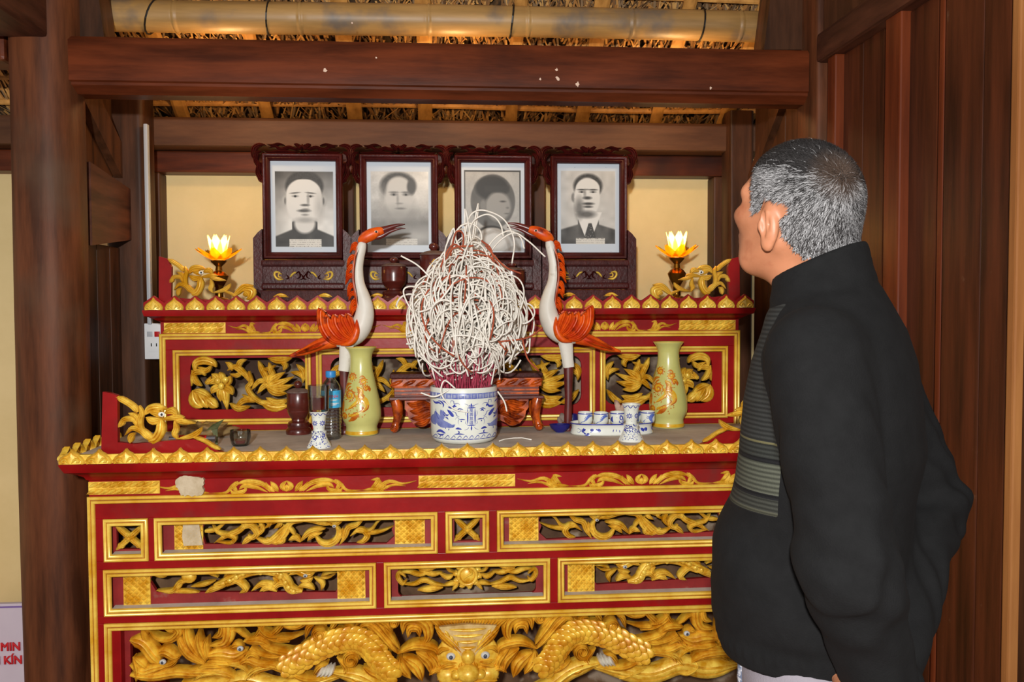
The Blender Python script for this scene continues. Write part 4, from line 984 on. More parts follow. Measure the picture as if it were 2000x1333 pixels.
def portrait(k, U, V):
    """grey value 0..255 and 'paper margin' mask in crop pixels relative to each picture's own crop"""
    n1 = noise2(U, V, 40, k) - .5; n2 = noise2(U, V, 9, k + 9) - .5
    if k == 0:
        ph = R_(U, V, 245, 702, 278, 876); g = 150 + 60 * np.clip((V - 420) / 250, 0, 1) - 60 * np.clip((420 - V) / 140, 0, 1) - 30 * np.clip((360 - U) / 110, 0, 1) + 20 * n1
        body = np.clip((V - (690 + np.abs(U - 475) * .42 - 60 * (np.abs(U - 475) < 100))) / 14, 0, 1); g = mixc(g, E_(U, V, 475, 680, 95, 110, .1), 190); g = mixc(g, body, 62 + 20 * n1)
        g = mixc(g, np.clip((V - 640) / 30, 0, 1) * E_(U, V, 475, 690, 82, 80, .15), 205); g = mixc(g, E_(U, V, 475, 395, 150, 122, .07), 66 + 14 * n2)
        for ex in (320, 628): g = mixc(g, E_(U, V, ex, 512, 22, 42, .25), 168); g = mixc(g, E_(U, V, ex + (4 if ex < 400 else -4), 512, 8, 26, .4), 96)
        g = mixc(g, E_(U, V, 472, 520, 142, 178, .06), 210); g = mixc(g, E_(U, V, 470, 455, 138, 120, .05) * (V > 340), 212)
        for ex, t in ((402, 1), (522, -1)):
            g = mixc(g, E_(U, V, ex, 448 - .10 * t * (U - ex), 37, 6, .5) * .85, 88); g = mixc(g, E_(U, V, ex, 474, 25, 8, .5) * .8, 110); g = mixc(g, E_(U, V, ex, 475, 9, 8, .4), 36)
        g = mixc(g, E_(U, V, 503, 500, 10, 46, .6) * .7, 130); g = mixc(g, E_(U, V, 478, 545, 32, 9, .5), 92); g = mixc(g, E_(U, V, 470, 590, 46, 11, .5), 80); g = mixc(g, E_(U, V, 482, 578, 26, 8, .6) * .7, 110)
        g = mixc(g, E_(U, V, 478, 622, 26, 8, .6) * .8, 120); g = mixc(g, E_(U, V, 478, 664, 70, 22, .6) * .55, 120); g = mixc(g, E_(U, V, 590, 560, 30, 90, .8) * .4, 130)
        lab = R_(U, V, 352, 605, 815, 880); spk = (noise2(U, V, 3.5, 77) > .965) * ((V < 270) | (V > 860) | (U < 300) * (V > 600))
    elif k == 1:
        ph = R_(U, V, 1022, 1482, 272, 862); g = 186 - 74 * np.clip((V - 480) / 260, 0, 1) + 30 * np.clip((U - 1300) / 180, 0, 1) * np.clip((640 - V) / 300, 0, 1) + 22 * n1 + 10 * n2
        g = mixc(g, E_(U, V, 1240, 385, 142, 108, .12), 74 + 14 * n2); g = mixc(g, E_(U, V, 1120, 430, 30, 60, .6) * .5, 120)
        g = mixc(g, E_(U, V, 1246, 478, 112, 160, .12), 184); g = mixc(g, E_(U, V, 1245, 390, 92, 74, .15), 188); g = mixc(g, E_(U, V, 1345, 395, 34, 62, .25), 80)
        g = mixc(g, E_(U, V, 1245, 620, 130, 60, .8) * .8, 138); g = mixc(g, np.clip((V - 640) / 60, 0, 1) * .8, 112 + 20 * n1); g = mixc(g, E_(U, V, 1400, 790, 110, 60, .9) * .6, 190)
        for ex in (1205, 1302): g = mixc(g, E_(U, V, ex, 438, 34, 7, .6) * .8, 92); g = mixc(g, E_(U, V, ex, 456, 25, 10, .6) * .8, 90); g = mixc(g, E_(U, V, ex, 457, 8, 7, .5), 40)
        g = mixc(g, E_(U, V, 1236, 495, 9, 44, .7) * .6, 120); g = mixc(g, E_(U, V, 1250, 528, 26, 7, .6) * .6, 110); g = mixc(g, E_(U, V, 1258, 568, 36, 8, .6) * .75, 100)
        lab = R_(U, V, 1140, 1392, 810, 862) * .8; spk = (noise2(U, V, 4, 78) > .985) * (n1 > .1)
    elif k == 2:
        ph = R_(U, V, 198, 652, 255, 905); g = 164 + 14 * n1 + 8 * n2 + 0 * U
        g = mixc(g, R_(U, V, 198, 652, 255, 268, 5), 60); g = mixc(g, R_(U, V, 198, 208, 255, 600, 5), 80); g = mixc(g, R_(U, V, 640, 652, 255, 700, 5), 70)
        ov = E_(U, V, 428, 505, 178, 218, .03); g = mixc(g, ov, 92 + 14 * n1)
        g = mixc(g, E_(U, V, 420, 395, 132, 96, .12), 52); g = mixc(g, E_(U, V, 470, 545, 100, 118, .12), 142); g = mixc(g, R_(U, V, 360, 560, 380, 432, 20) * .9, 58); g = mixc(g, E_(U, V, 548, 560, 16, 26, .5), 138)
        g = mixc(g, E_(U, V, 350, 535, 24, 42, .3), 120); g = mixc(g, E_(U, V, 508, 505, 22, 7, .6), 70); g = mixc(g, E_(U, V, 540, 602, 20, 6, .6) * .8, 90); g = mixc(g, E_(U, V, 545, 556, 12, 7, .6) * .7, 96)
        g = mixc(g, E_(U, V, 420, 800, 130, 90, .15), 196); g = mixc(g, E_(U, V, 420, 760, 110, 60, .1) * (1 - E_(U, V, 420, 775, 105, 62, .1)), 50)
        lab = 0 * U; spk = (noise2(U, V, 4, 79) > .99) * 1
    else:
        ph = R_(U, V, 988, 1424, 258, 842); g = 184 + 22 * n1 + 0 * U
        body = np.clip((V - (655 + np.abs(U - 1208) * .30 - 40 * (np.abs(U - 1208) < 85))) / 14, 0, 1); g = mixc(g, body, 78 + 40 * n1)
        tri = np.clip((1 - np.abs(U - 1210) / np.clip((840 - V) * .42 + 8, 1, 400)) * 9, 0, 1) * (V > 590); g = mixc(g, tri, 214)
        tie = np.clip((1 - np.abs(U - 1222) / np.clip(18 + (V - 690) * .32, 6, 60)) * 6, 0, 1) * np.clip((V - 672) / 10, 0, 1); g = mixc(g, tie, 66 + 60 * (n2 > .25))
        g = mixc(g, E_(U, V, 1205, 380, 116, 100, .1), 64 + 20 * n2); g = mixc(g, E_(U, V, 1090, 470, 18, 36, .3), 120)
        g = mixc(g, E_(U, V, 1198, 470, 104, 158, .06), 206); g = mixc(g, E_(U, V, 1204, 400, 96, 82, .06), 208)
        g = mixc(g, E_(U, V, 1135, 555, 32, 76, .6) * .7, 76); g = mixc(g, E_(U, V, 1195, 606, 66, 28, .5) * .8, 70)
        for ex in (1155, 1246): g = mixc(g, E_(U, V, ex, 408, 33, 6, .5) * .9, 58); g = mixc(g, E_(U, V, ex, 426, 24, 7, .5) * .8, 84); g = mixc(g, E_(U, V, ex, 427, 8, 6, .4), 40)
        g = mixc(g, E_(U, V, 1198, 406, 16, 5, .6) * .6, 80); g = mixc(g, E_(U, V, 1200, 474, 32, 12, .5), 64); g = mixc(g, E_(U, V, 1208, 520, 42, 10, .5), 58); g = mixc(g, E_(U, V, 1206, 545, 34, 9, .5), 80); g = mixc(g, E_(U, V, 1180, 440, 10, 30, .7) * .6, 110)
        lab = R_(U, V, 1108, 1342, 797, 845); spk = (noise2(U, V, 4, 80) > .99) * 1
    return g, ph, lab, spk
PIC = [((210, 722), (180, 940)), ((990, 1503), (180, 940)), ((176, 680), (180, 935)), ((958, 1456), (184, 932))]
M['print'] = mat('photo_print', (0, 0, 0), rough=.5, vcol='tint', coat=.06, spec=.3)
def print_mesh(k, w, h):
    nx, nz = 180, 268; (x0, x1), (y0, y1) = PIC[k]
    U, V = np.meshgrid(np.linspace(x0, x1, nx), np.linspace(y0, y1, nz)); g, ph, lab, spk = portrait(k, U, V)
    paper = np.stack([188 + 0 * g, 198 + 0 * g, 208 + 0 * g], -1); gg = np.clip(g, 8, 235)
    tint_ = np.stack([gg * 1.0, gg * 1.0, gg * .98], -1); img = paper * (1 - ph[..., None]) + tint_ * ph[..., None]
    img = img * (1 - np.asarray(lab)[..., None]) + np.array([204, 202, 194]) * np.asarray(lab)[..., None]
    tw = np.asarray(lab) * (np.abs(((V - y0) / (y1 - y0)) % .022 - .011) < .003) * (noise2(U, V, 5, 5) > .45); img = img * (1 - .35 * tw[..., None])
    img = img * (1 - .65 * np.asarray(spk, float)[..., None]); c = np.clip(img / 255, 0, 1); c = np.where(c <= .04045, c / 12.92, ((c + .055) / 1.055) ** 2.4)
    X, Z = np.meshgrid(np.linspace(-w / 2, w / 2, nx), np.linspace(h / 2, -h / 2, nz)); vs = np.stack([X, 0 * X, Z], -1).reshape(-1, 3)
    idx = np.arange(nx * nz).reshape(nz, nx); fs = np.stack([idx[:-1, :-1], idx[1:, :-1], idx[1:, 1:], idx[:-1, 1:]], -1).reshape(-1, 4)
    me = bpy.data.meshes.new('photo_print'); me.from_pydata(vs.tolist(), [], fs.tolist())
    ca = me.color_attributes.new('tint', 'FLOAT_COLOR', 'POINT'); ca.data.foreach_set('color', np.concatenate([c.reshape(-1, 3), np.ones((nx * nz, 1))], 1).astype(np.float32).ravel()); return me
cX = lq((466, 500))[0]
def fz(y): return lq((466, y))[1] - ZU
def fx(x): return (x - 466) * KA
def make_frame(root):
    def P(mb, name, m, **kw): return mb.build(name, m, root, **kw)
    x0, x1, z0, z1 = fx(155), fx(780), fz(985), fz(130)
    q = MB(); q.ring(x0, x1, z0, z1, 0, [(0, -.02), (0, .014), (.004, .018), (.009, .016), (.012, .010), (.016, .012), (.022, .006), (.024, 0), (.0245, -.012)]); fr_ = P(q, 'frame', 'maroon', smooth=50)
    q = MB(); q.box(x0 + .004, x1 - .004, .008, .024, z0 + .004, z1 - .004); P(q, 'backing', 'maroon')
    q = MB()
    for s in (1, -1):
        f = lambda p: (s * fx(p[0]) if s == 1 else -fx(p[0]), fz(p[1]))
        for pts, w in (([(466, 60), (420, 90), (360, 75), (300, 95), (250, 70), (200, 85)], 26), ([(440, 110), (380, 118), (300, 110), (220, 120), (160, 110)], 24), ([(460, 100), (430, 60), (400, 50)], 26), ([(330, 60), (280, 50), (230, 62), (190, 55)], 20), ([(180, 60), (130, 60), (90, 90), (85, 150), (110, 200)], 40), ([(150, 110), (110, 130), (100, 190), (120, 250)], 34), ([(95, 150), (120, 220), (115, 290), (150, 350), (165, 365)], 34), ([(140, 200), (150, 260), (160, 320)], 26), ([(110, 290), (130, 340), (150, 362)], 24)):
            relief(q, [f(p) for p in pts], w * KA * 1.2, .014, .004, 'taper', 4)
    for k in range(7):
        t = math.pi * k / 6; relief(q, [(0, fz(88)), (.017 * math.cos(t), fz(88) + .017 * math.sin(t))], .012, .02, .004, 'leaf', 3, SEC_S)
    P(q, 'crest', 'maroon', smooth=50)
    # base: side cheeks, rails, panels with gilded scrolls
    for s in (-1, 1):
        xa = -fx(80) if s == 1 else fx(80); xb = -fx(150) if s == 1 else fx(150)
        pts = [(xa, 0), (xb, 0), (xb, fz(745)), ((xa + xb) / 2, fz(775)), (xa, fz(820))]
        if s == 1: pts = [(-fx(150), 0), (-fx(80), 0), (-fx(80), fz(820)), (-(fx(80) + fx(150)) / 2, fz(775)), (-fx(150), fz(745))]
        q = MB(); q.prism(pts, -.02, .03); P(q, 'side_cheek', 'maroon')
    q = MB(); q.box(fx(140), fx(792), -.026, .03, fz(1045), fz(995), .006); P(q, 'rail', 'maroon_dust')
    q = MB(); q.box(fx(148), fx(784), -.012, .02, fz(1185), fz(1045), .002); pnl = P(q, 'base_panel', 'maroon')
    q = MB(); q.box(fx(140), fx(792), -.026, .03, fz(1235), fz(1185), .006); P(q, 'rail', 'maroon')
    q = MB(); q.box(fx(90), fx(842), -.034, .034, 0, fz(1240), .004); ft = P(q, 'foot_board', 'maroon_dust')
    g = MB()
    for s in (1, -1):
        f = lambda p: (s * fx(p[0]), fz(p[1]))
        for pts, w in (([(285, 1095), (248, 1092), (240, 1120), (265, 1150), (310, 1150)], 18), ([(300, 1110), (275, 1105), (272, 1130), (300, 1135)], 12), ([(360, 1135), (385, 1105), (410, 1092)], 16)):
            relief(g, [f(p) for p in pts], w * KA, .006, -.012, 'even', 4, SEC_S)
    g.build('gilt_scroll', 'gold_pale', pnl, smooth=50, kind='stuff')
    g = MB()
    for s in (1, -1):
        f = lambda p: (s * fx(p[0]), fz(p[1]))
        for pts, w in (([(235, 1295), (290, 1275), (345, 1285)], 22), ([(250, 1300), (300, 1290), (360, 1296)], 14)):
            relief(g, [f(p) for p in pts], w * KA, .005, -.034, 'taper', 4, SEC_S)
    g.build('gilt_scroll', 'gold', ft, smooth=50, kind='stuff')
    g = MB()
    for s in (1, -1):
        f = lambda p: (s * fx(p[0]), fz(p[1]))
        for pts, w in (([(400, 1115), (430, 1090), (440, 1130), (410, 1150)], 14), ([(440, 1100), (466, 1140), (440, 1155)], 14), ([(330, 1110), (350, 1140), (320, 1150)], 12)): relief(g, [f(p) for p in pts], w * KA, .008, -.012, 'taper', 4)
    g.build('carved_scroll', 'maroon', pnl, smooth=50)
flabels = ['dark carved stand with portrait of a man in dark high collar, caption strip below',
           'dark carved stand with faded portrait of a man with receding hair',
           'dark carved stand with oval portrait of a person in profile, behind the incense',
           'dark carved stand with portrait of a man in suit and spotted tie']
zp_c = fz(560)
proto = None
for k in range(4):
    xk = at(px_c[k], 400, YA)[0]
    if k == 0:
        root = thing('portrait_stand', flabels[0], 'framed photo', (0, 0, 0), 'ancestor portraits in carved stands'); make_frame(root); proto = root
    else:
        root = copy_tree(proto)
        for c in list(root.children):
            if c.name.startswith('photo_print'): bpy.data.objects.remove(c)
        root['label'] = flabels[k]
    root.location = (xk, YA, ZU + .0005)
    me = print_mesh(k, 512 * KA, 760 * KA); o = new_obj('photo_print', me, 'print', root); o.location = (0, .0075, zp_c)

# ---- lotus lamps
def lotus_lamp(px, ytop, label):
    Yl = 3.07; s = Yl / 1700; x = at(px, 500, Yl)[0]; zt_ = at(px, ytop, Yl)[2]
    root = thing('lotus_lamp', label, 'lamp', (x, Yl, ZU), 'lotus lamps on the shelf')
    h = zt_ - ZU
    q = MB(); q.lathe([(0, 0), (.036, 0), (.036, .006), (.030, .012), (.014, .018), (.013, h * .22), (.024, h * .30), (.030, h * .36), (.033, h * .40), (.024, h * .45), (.012, h * .48), (.010, h * .54), (.024, h * .60), (.028, h * .63), (.016, h * .64)], (0, 0, 0), 24)
    q.build('stem', 'brass', root, smooth=40)
    def petal(mb, ang, r0, z0, r1, z1, wd, tip):
        n, mw = 8, 5; vs = []; fs = []
        for i in range(n):
            t = i / (n - 1); r = r0 + (r1 - r0) * (t ** 1.1); z = z0 + (z1 - z0) * (t ** 1.6 if tip > 0 else t); w_ = wd * math.sin(math.pi * min(.97, .22 + t * .78)) ** .7
            for j in range(mw):
                u = (j / (mw - 1) - .5) * 2; a = ang + u * w_ / max(r, .012); z_ = z + abs(u) ** 2 * .004
                vs.append((r * math.cos(a), r * math.sin(a), z_))
        for i in range(n - 1):
            for j in range(mw - 1): fs.append((i * mw + j, i * mw + j + 1, (i + 1) * mw + j + 1, (i + 1) * mw + j))
        mb.add(vs, fs)
    for k in range(8):
        q = MB(); petal(q, 2 * math.pi * k / 8, .018, h * .64, .078, h * .80, .021, 1); o = q.build('outer_petal', 'amber', root, smooth=True, recalc=False)
    for k in range(7):
        q = MB(); petal(q, 2 * math.pi * k / 7 + .2, .022, h * .655, .038, h * 1.0, .021, 0); q.build('shade_petal', 'amber_in', root, smooth=True, recalc=False)
    q = MB(); q.ball((0, 0, h * .82), (.015, .015, .021), 14, 10); q.build('bulb', 'bulb', root, smooth=True)
    l = bpy.data.lights.new('lotus_light', 'POINT'); l.energy = 1.6; l.color = (1, .66, .28); l.shadow_soft_size = .02
    lo = bpy.data.objects.new('lotus_light', l); COL.objects.link(lo); lo.parent = root; lo.location = (0, 0, h * .93)
lotus_lamp(427, 462, 'lit amber glass lotus lamp near the white conduit')
lotus_lamp(1322, 455, 'lit amber glass lotus lamp near the man\'s face')

# ---- turned wooden jars with knobbed lids
def jar(px, ytop, base_z, Yj, wpx, label, h=None, mark=False):
    s = Yj / 1700; x = at(px, 600, Yj)[0]; h = h or (at(px, ytop, Yj)[2] - base_z); r = wpx / 2 * s
    root = thing('lidded_jar', label, 'jar', (x, Yj, base_z), 'turned wooden jars with lids')
    q = MB(); q.lathe([(0, 0), (r * 1.10, 0), (r * 1.12, h * .05), (r * 1.05, h * .10), (r * .92, h * .12), (r * .98, h * .17), (r * .9, h * .22), (r * .62, h * .25), (r * .60, h * .28), (r * .85, h * .36), (r * .98, h * .43), (r * .96, h * .44), (r * 1.0, h * .45), (r * 1.02, h * .6), (r * 1.0, h * .77), (r * .97, h * .78)], (0, 0, 0), 32); q.build('body', 'brown_turn', root, smooth=40)
    q = MB(); q.lathe([(r * .6, h * .775), (r * 1.04, h * .78), (r * 1.03, h * .80), (r * .7, h * .84), (r * .36, h * .86)], (0, 0, 0), 32); lid = q.build('lid', 'brown_dust', root, smooth=40)
    q = MB(); q.lathe([(r * .2, h * .855), (r * .22, h * .87), (r * .36, h * .91), (r * .34, h * .96), (r * .18, h * .99), (0, h)], (0, 0, 0), 20); q.build('knob', 'brown_turn', lid, smooth=50)
    if mark:
        q = MB(); cz = h * .62
        for k in range(5):
            t = 2 * math.pi * k / 5 + .3; P = [(.014 * math.cos(t + a) * (1 + .35 * math.cos(a * 4)), cz + .016 * math.sin(t + a)) for a in np.linspace(0, 1.2, 5)]
            relief(q, P, .003, .001, 0, 'even', 3, SEC_S, lambda p: (p[0] + r * .1, -math.sqrt(max(1e-6, (r * 1.025) ** 2 - (p[0] + r * .1) ** 2)) + p[1], p[2]))
        q.build('gilt_mark', 'gold_orange', root)
jar(580, 744, ZT, 2.80, 43, 'dark turned wooden jar standing on the lower table beside the water bottle')
jar(770, 502, ZU, 2.985, 47, 'small dark wooden jar on the shelf below the faded portrait')
jar(848, 474, ZU, 3.0, 54, 'taller dark jar with an orange mark, on the shelf behind the incense', mark=True)
jar(1000, 512, ZU, 2.985, 50, 'dark wooden jar almost hidden behind the incense ash, below the oval portrait')

# ---- decal mapping onto turned bodies
def interp_r(prof):
    zs = [p[1] for p in prof]; rs = [p[0] for p in prof]
    return lambda z: float(np.interp(z, zs, rs))
def wrap(R):
    def f(p):
        r = R(p[2]) + .0004; x = max(-r * .985, min(r * .985, p[0])); y = -math.sqrt(r * r - x * x); k = (r - p[1]) / r
        return (x * k, y * k, p[2])
    return f
FLAT = [(-1, .15), (-.4, .9), (.4, .9), (1, .15)]
def decal(mb, pts, w, R, prof='taper', n=4): relief(mb, pts, w, .0007, 0, prof, n, FLAT, wrap(R))
def swirl(mb, cx, cz, r, R, w, turns=1.6): decal(mb, spiral(cx, cz, r, r * .15, random.uniform(0, 6), turns, 12), w, R, 'even', 2)

# ---- vases
M['vase'] = mat('celadon_glaze', (188, 186, 106), (204, 200, 124), .12, 4, coat=.6)
M['ochre'] = mat('ochre_glaze', (176, 84, 14), (206, 128, 30), .2, 40, coat=.5)
M['ochre2'] = mat('yellow_glaze', (206, 150, 24), (222, 178, 50), .2, 40, coat=.5)
VP = [(0, 1230), (190, 1230), (205, 1226), (213, 1205), (206, 1165), (200, 1125), (214, 1085), (240, 1035), (254, 980), (254, 930), (248, 870), (238, 800), (222, 720), (200, 620), (182, 540), (164, 460), (150, 390), (142, 310), (140, 240), (146, 190), (162, 150), (184, 118), (202, 96), (200, 90), (186, 100), (150, 160), (132, 240), (130, 330)]
def vase(px, ybase, label, rot):
    b = on(px, ybase, ZT); s = .000237 * b[1] / 2.65
    root = thing('vase', label, 'vase', (b[0], b[1] + .045, ZT), 'celadon vases with ochre dragons')
    prof = [(r * s, (1230 - y) * s) for r, y in VP]
    q = MB(); q.lathe(prof, (0, 0, 0), 48, cap=False); q.build('body', 'vase', root, smooth=60)
    outer = sorted(prof[1:23], key=lambda p: p[1]); R = interp_r(outer); f = lambda x, y: ((x - 292) * s, (1230 - y) * s)
    q = MB(); q.lathe([(213.8 * s, 18 * s), (213.8 * s, 32 * s), (210.5 * s, 50 * s), (207 * s, 60 * s)], (0, 0, 0), 48, cap=False); q.build('foot_band', 'ochre2', root, smooth=True)
    q = MB(); q.lathe([(203 * s, 1136 * s), (202 * s, 1141 * s), (190 * s, 1135 * s)], (0, 0, 0), 48, cap=False); q.build('rim_band', 'ochre2', root, smooth=True)
    a = MB(); b2 = MB()
    for pts, w in (([(270, 590), (330, 640), (320, 720), (375, 765), (402, 850), (330, 915)], 78), ([(320, 730), (250, 810), (150, 885)], 40), ([(330, 915), (230, 950), (160, 962)], 44), ([(250, 690), (300, 760), (330, 830)], 50)):
        decal(b2, [f(*p) for p in pts], w * s, R)
    for (cx, cy, r) in ((210, 470, 50), (350, 530, 46), (180, 700, 74), (105, 965, 40), (390, 610, 34)):
        swirl(a, *f(cx, cy), r * s, R, 22 * s); swirl(b2, *f(cx, cy), r * .7 * s, R, 30 * s, 1.0)
        for k in range(9):
            t = 2 * math.pi * k / 9; c0 = f(cx + r * .85 * math.cos(t), cy + r * .85 * math.sin(t)); c1 = f(cx + r * 1.25 * math.cos(t + .3), cy + r * 1.25 * math.sin(t + .3)); decal(a, [c0, c1], 14 * s, R, 'leaf', 3)
    for pts, w in (([(270, 600), (300, 660), (290, 730)], 14), ([(330, 650), (360, 720), (330, 760)], 16), ([(400, 790), (415, 860), (350, 920)], 18), ([(330, 820), (360, 870), (300, 915)], 12), ([(150, 885), (220, 850), (310, 790)], 14), ([(160, 985), (230, 940), (300, 900)], 14), ([(180, 1025), (240, 990), (310, 940)], 44), ([(90, 770), (74, 850), (84, 920)], 42), ([(105, 640), (140, 570), (205, 552)], 26), ([(120, 650), (170, 600), (200, 590)], 16), ([(390, 590), (425, 620), (430, 660)], 22), ([(150, 890), (130, 880), (140, 905)], 12), ([(200, 1030), (170, 1030), (190, 1010)], 12), ([(300, 480), (340, 460), (380, 490)], 14)):
        decal(a, [f(*p) for p in pts], w * 1.35 * s, R)
    for _k in range(60):
        x, y = random.choice(((random.gauss(330, 40), random.gauss(720, 90)), (random.gauss(180, 40), random.gauss(720, 50)), (random.gauss(250, 60), random.gauss(930, 40)))); decal(a, [f(x, y), f(x + random.uniform(-14, 14), y + random.uniform(-14, 14)), f(x + random.uniform(-20, 20), y + random.uniform(-24, 24))], 12 * s, R)
    b2.build('dragon_fill', 'ochre2', root); a.build('dragon_drawing', 'ochre', root)
    root.rotation_euler[2] = rot
vase(704, 853, 'pale green vase with ochre dragon, beside the plastic water bottle', -.10)
vase(1312, 838, 'pale green vase with ochre dragon, behind the tray of teacups', -.38)

# ---- cranes
M['crane_white'] = mat('white_paint', (206, 200, 188), (220, 216, 206), .5, 8, coat=.05, c3=(170, 158, 140), s3=20.0, t3=(.66, .76))
M['crane_orange'] = mat('orange_lacquer', (196, 56, 6), (232, 98, 16), .42, 22, coat=.12, detail=3, c3=(120, 30, 12), s3=34.0, t3=(.58, .72))
M['crane_dark'] = mat('dark_red_lacquer', (72, 22, 20), (102, 38, 34), .3, 20, coat=.3)
YCR = 2.785; lr = lens(560, 400, 2.777, YCR); KC = YCR / 1700 / 2.777
xmir = at(893, 650, YCR)[0]
def crane(mirr, label):
    def f(x, y):
        p = lr((x, y - (9 if mirr else 0))); return (2 * xmir - p[0], p[1]) if mirr else p
    bx_, bz_ = f(320, 900); sg_ = -1 if mirr else 1
    root = thing('crane_statue', label, 'statue', (bx_, YCR, ZT), 'painted wooden cranes')
    inv = Matrix.Translation((-bx_, -YCR, -ZT))
    def P(mb, name, m, parent=None, **kw):
        o = mb.build(name, m, parent or root, **kw)
        if parent is None: o.matrix_parent_inverse = inv
        return o
    D = lambda x, y, dy=0.: (f(x, y)[0], YCR + dy, f(x, y)[1])
    body = [(412, 205, 20), (405, 235, 26), (392, 290, 28), (384, 350, 30), (390, 430, 33), (412, 500, 39), (424, 560, 46), (418, 620, 54), (392, 680, 58), (350, 718, 54), (300, 735, 42), (250, 745, 26)]
    PB_ = cat_rom([(f(a, b)[0], YCR, f(a, b)[1], r * KC) for a, b, r in body], 4)
    q = MB(); q.tube([p[:3] for p in PB_], [p[3] for p in PB_], 16, upv=(0, 1, 0)); P(q, 'body', 'crane_white', smooth=True)
    q = MB(); hd = [(398, 215, 8), (405, 195, 24), (425, 180, 34), (460, 162, 36), (495, 148, 30), (525, 140, 21)]
    HP = cat_rom([(f(a, b)[0], YCR, f(a, b)[1], r * KC) for a, b, r in hd], 4); q.tube([p[:3] for p in HP], [p[3] for p in HP], 14, upv=(0, 1, 0), flat=.9); h_ = P(q, 'head', 'crane_orange', smooth=True)
    for nm, pts in (('upper_beak', [(515, 140, 20), (560, 124, 14), (600, 112, 9), (642, 107, 3)]), ('lower_beak', [(470, 180, 12), (510, 172, 14), (560, 146, 10), (610, 130, 6), (644, 130, 2)])):
        q = MB(); BP = cat_rom([(f(a, b)[0], YCR, f(a, b)[1], r * KC) for a, b, r in pts], 4); q.tube([p[:3] for p in BP], [p[3] for p in BP], 10, upv=(0, 1, 0)); P(q, nm, 'crane_dark', smooth=True)
    for dy in (-1, 1):
        q = MB(); q.ball(D(486, 150, dy * 22 * KC), (14 * KC, 12 * KC, 9 * KC), 12, 8); e = P(q, 'eye', 'white_gloss', smooth=True)
        q = MB(); q.ball(D(488, 150, dy * 32 * KC), (6 * KC, 5 * KC, 6 * KC), 10, 6); P(q, 'pupil', 'black', smooth=True)
    # mane of spiky feathers behind the neck
    q = MB()
    mane = [((385, 215), (345, 250), 30), ((378, 240), (342, 262), 26), ((370, 280), (325, 340), 34), ((362, 330), (320, 400), 34), ((360, 380), (318, 435), 32), ((360, 430), (330, 500), 34), ((368, 480), (336, 520), 30), ((375, 520), (345, 590), 34), ((385, 560), (352, 605), 30)]
    for a, b, w in mane:
        m_ = ((a[0] + b[0]) / 2 - 4, (a[1] + b[1]) / 2 - 14); relief(q, [f(*a), f(*m_), f(*b)], w * KC * 1.15, .012, YCR, 'tail', 4)
    relief(q, [f(392, 215), f(372, 300), f(366, 400), f(378, 500), f(388, 600)], 22 * KC, .016, YCR, 'even', 4)
    P(q, 'mane', 'crane_orange', smooth=50)
    q = MB(); relief(q, [f(398, 230), f(378, 300), f(371, 400), f(386, 500), f(396, 600)], 12 * KC, .021, YCR, 'even', 4, SEC_S); P(q, 'mane_edge', 'crane_dark', smooth=50)
    # wings on both flanks
    feathers = [([(340, 752), (255, 738), (202, 668), (192, 590), (200, 572)], 46), ([(350, 742), (285, 722), (240, 668), (230, 622), (238, 612)], 46), ([(360, 735), (312, 704), (278, 655), (270, 618), (276, 608)], 44), ([(366, 722), (338, 684), (314, 645), (306, 616), (312, 606)], 42), ([(376, 708), (362, 668), (348, 632), (340, 610), (346, 600)], 42)]
    for dy in (-1, 1):
        q = MB(); q.ball(D(330, 690, dy * .020), (60 * KC, .010, 58 * KC), 18, 10); wg = P(q, 'wing', 'crane_orange', smooth=True)
        q = MB(); relief(q, [f(386, 622), f(384, 690), f(356, 742), f(300, 762)], 40 * KC, .012, 0, 'taper', 5, SEC_S); q.v = [(v[0], YCR + dy * .036 + (v[1] if dy < 0 else -v[1]), v[2]) for v in q.v]; o = q.build('wing_edge', 'crane_orange', root, smooth=50); o.matrix_parent_inverse = inv
        for i, (pts, w) in enumerate(feathers):
            q = MB(); PP = [f(*p) for p in pts]; relief(q, PP, w * KC, .012, 0, lambda t: min(1, .35 + t * 1.6, .45 + (1 - t) * 6), 5, SEC)
            q.v = [(v[0], YCR + dy * (.028 + i * .0022) + (v[1] if dy < 0 else -v[1]), v[2]) for v in q.v]
            o = q.build('feather', 'crane_orange', root, smooth=50); o.matrix_parent_inverse = inv
    q = MB(); vs = cat_rom([(f(a, b)[0], YCR, f(a, b)[1], r * KC) for a, b, r in ((330, 722, 30), (250, 740, 38), (180, 760, 32), (100, 795, 22), (12, 822, 5))], 5)
    q.tube([p[:3] for p in vs], [p[3] for p in vs], 12, upv=(0, 1, 0), flat=1.0); P(q, 'tail', 'crane_orange', smooth=True)
    for dz in (-12, 8):
        q = MB(); relief(q, [f(250, 735 + dz), f(160, 772 + dz * .8), f(50, 812 + dz * .3)], 20 * KC, .030, YCR, 'taper', 4); P(q, 'tail_feather', 'crane_orange', smooth=50)
    for dy in (-.012, .012):
        q = MB(); q.tube([D(330, 745, dy), D(322, 800, dy), D(316, 860, dy), D(310, 902, dy)], [40 * KC, 34 * KC, 29 * KC, 28 * KC], 14, upv=(1, 0, 0), flat=.45); P(q, 'thigh', 'crane_white', smooth=50)
        q = MB(); zb = f(310, 900)[1]; q.tube([D(312, 898, dy), (f(312, 900)[0], YCR + dy, (zb + ZT) / 2), (f(316, 900)[0], YCR + dy, ZT + .020)], [24 * KC, 17 * KC, 19 * KC], 12, upv=(1, 0, 0), flat=.5); P(q, 'leg', 'crane_dark', smooth=50)
    q = MB(); cx_ = f(316, 900)[0]; q.lathe([(0, 0), (.029, 0), (.030, .008), (.026, .018), (.018, .026), (0, .028)], (cx_, YCR, ZT), 24); P(q, 'base', 'crane_dark', smooth=40)
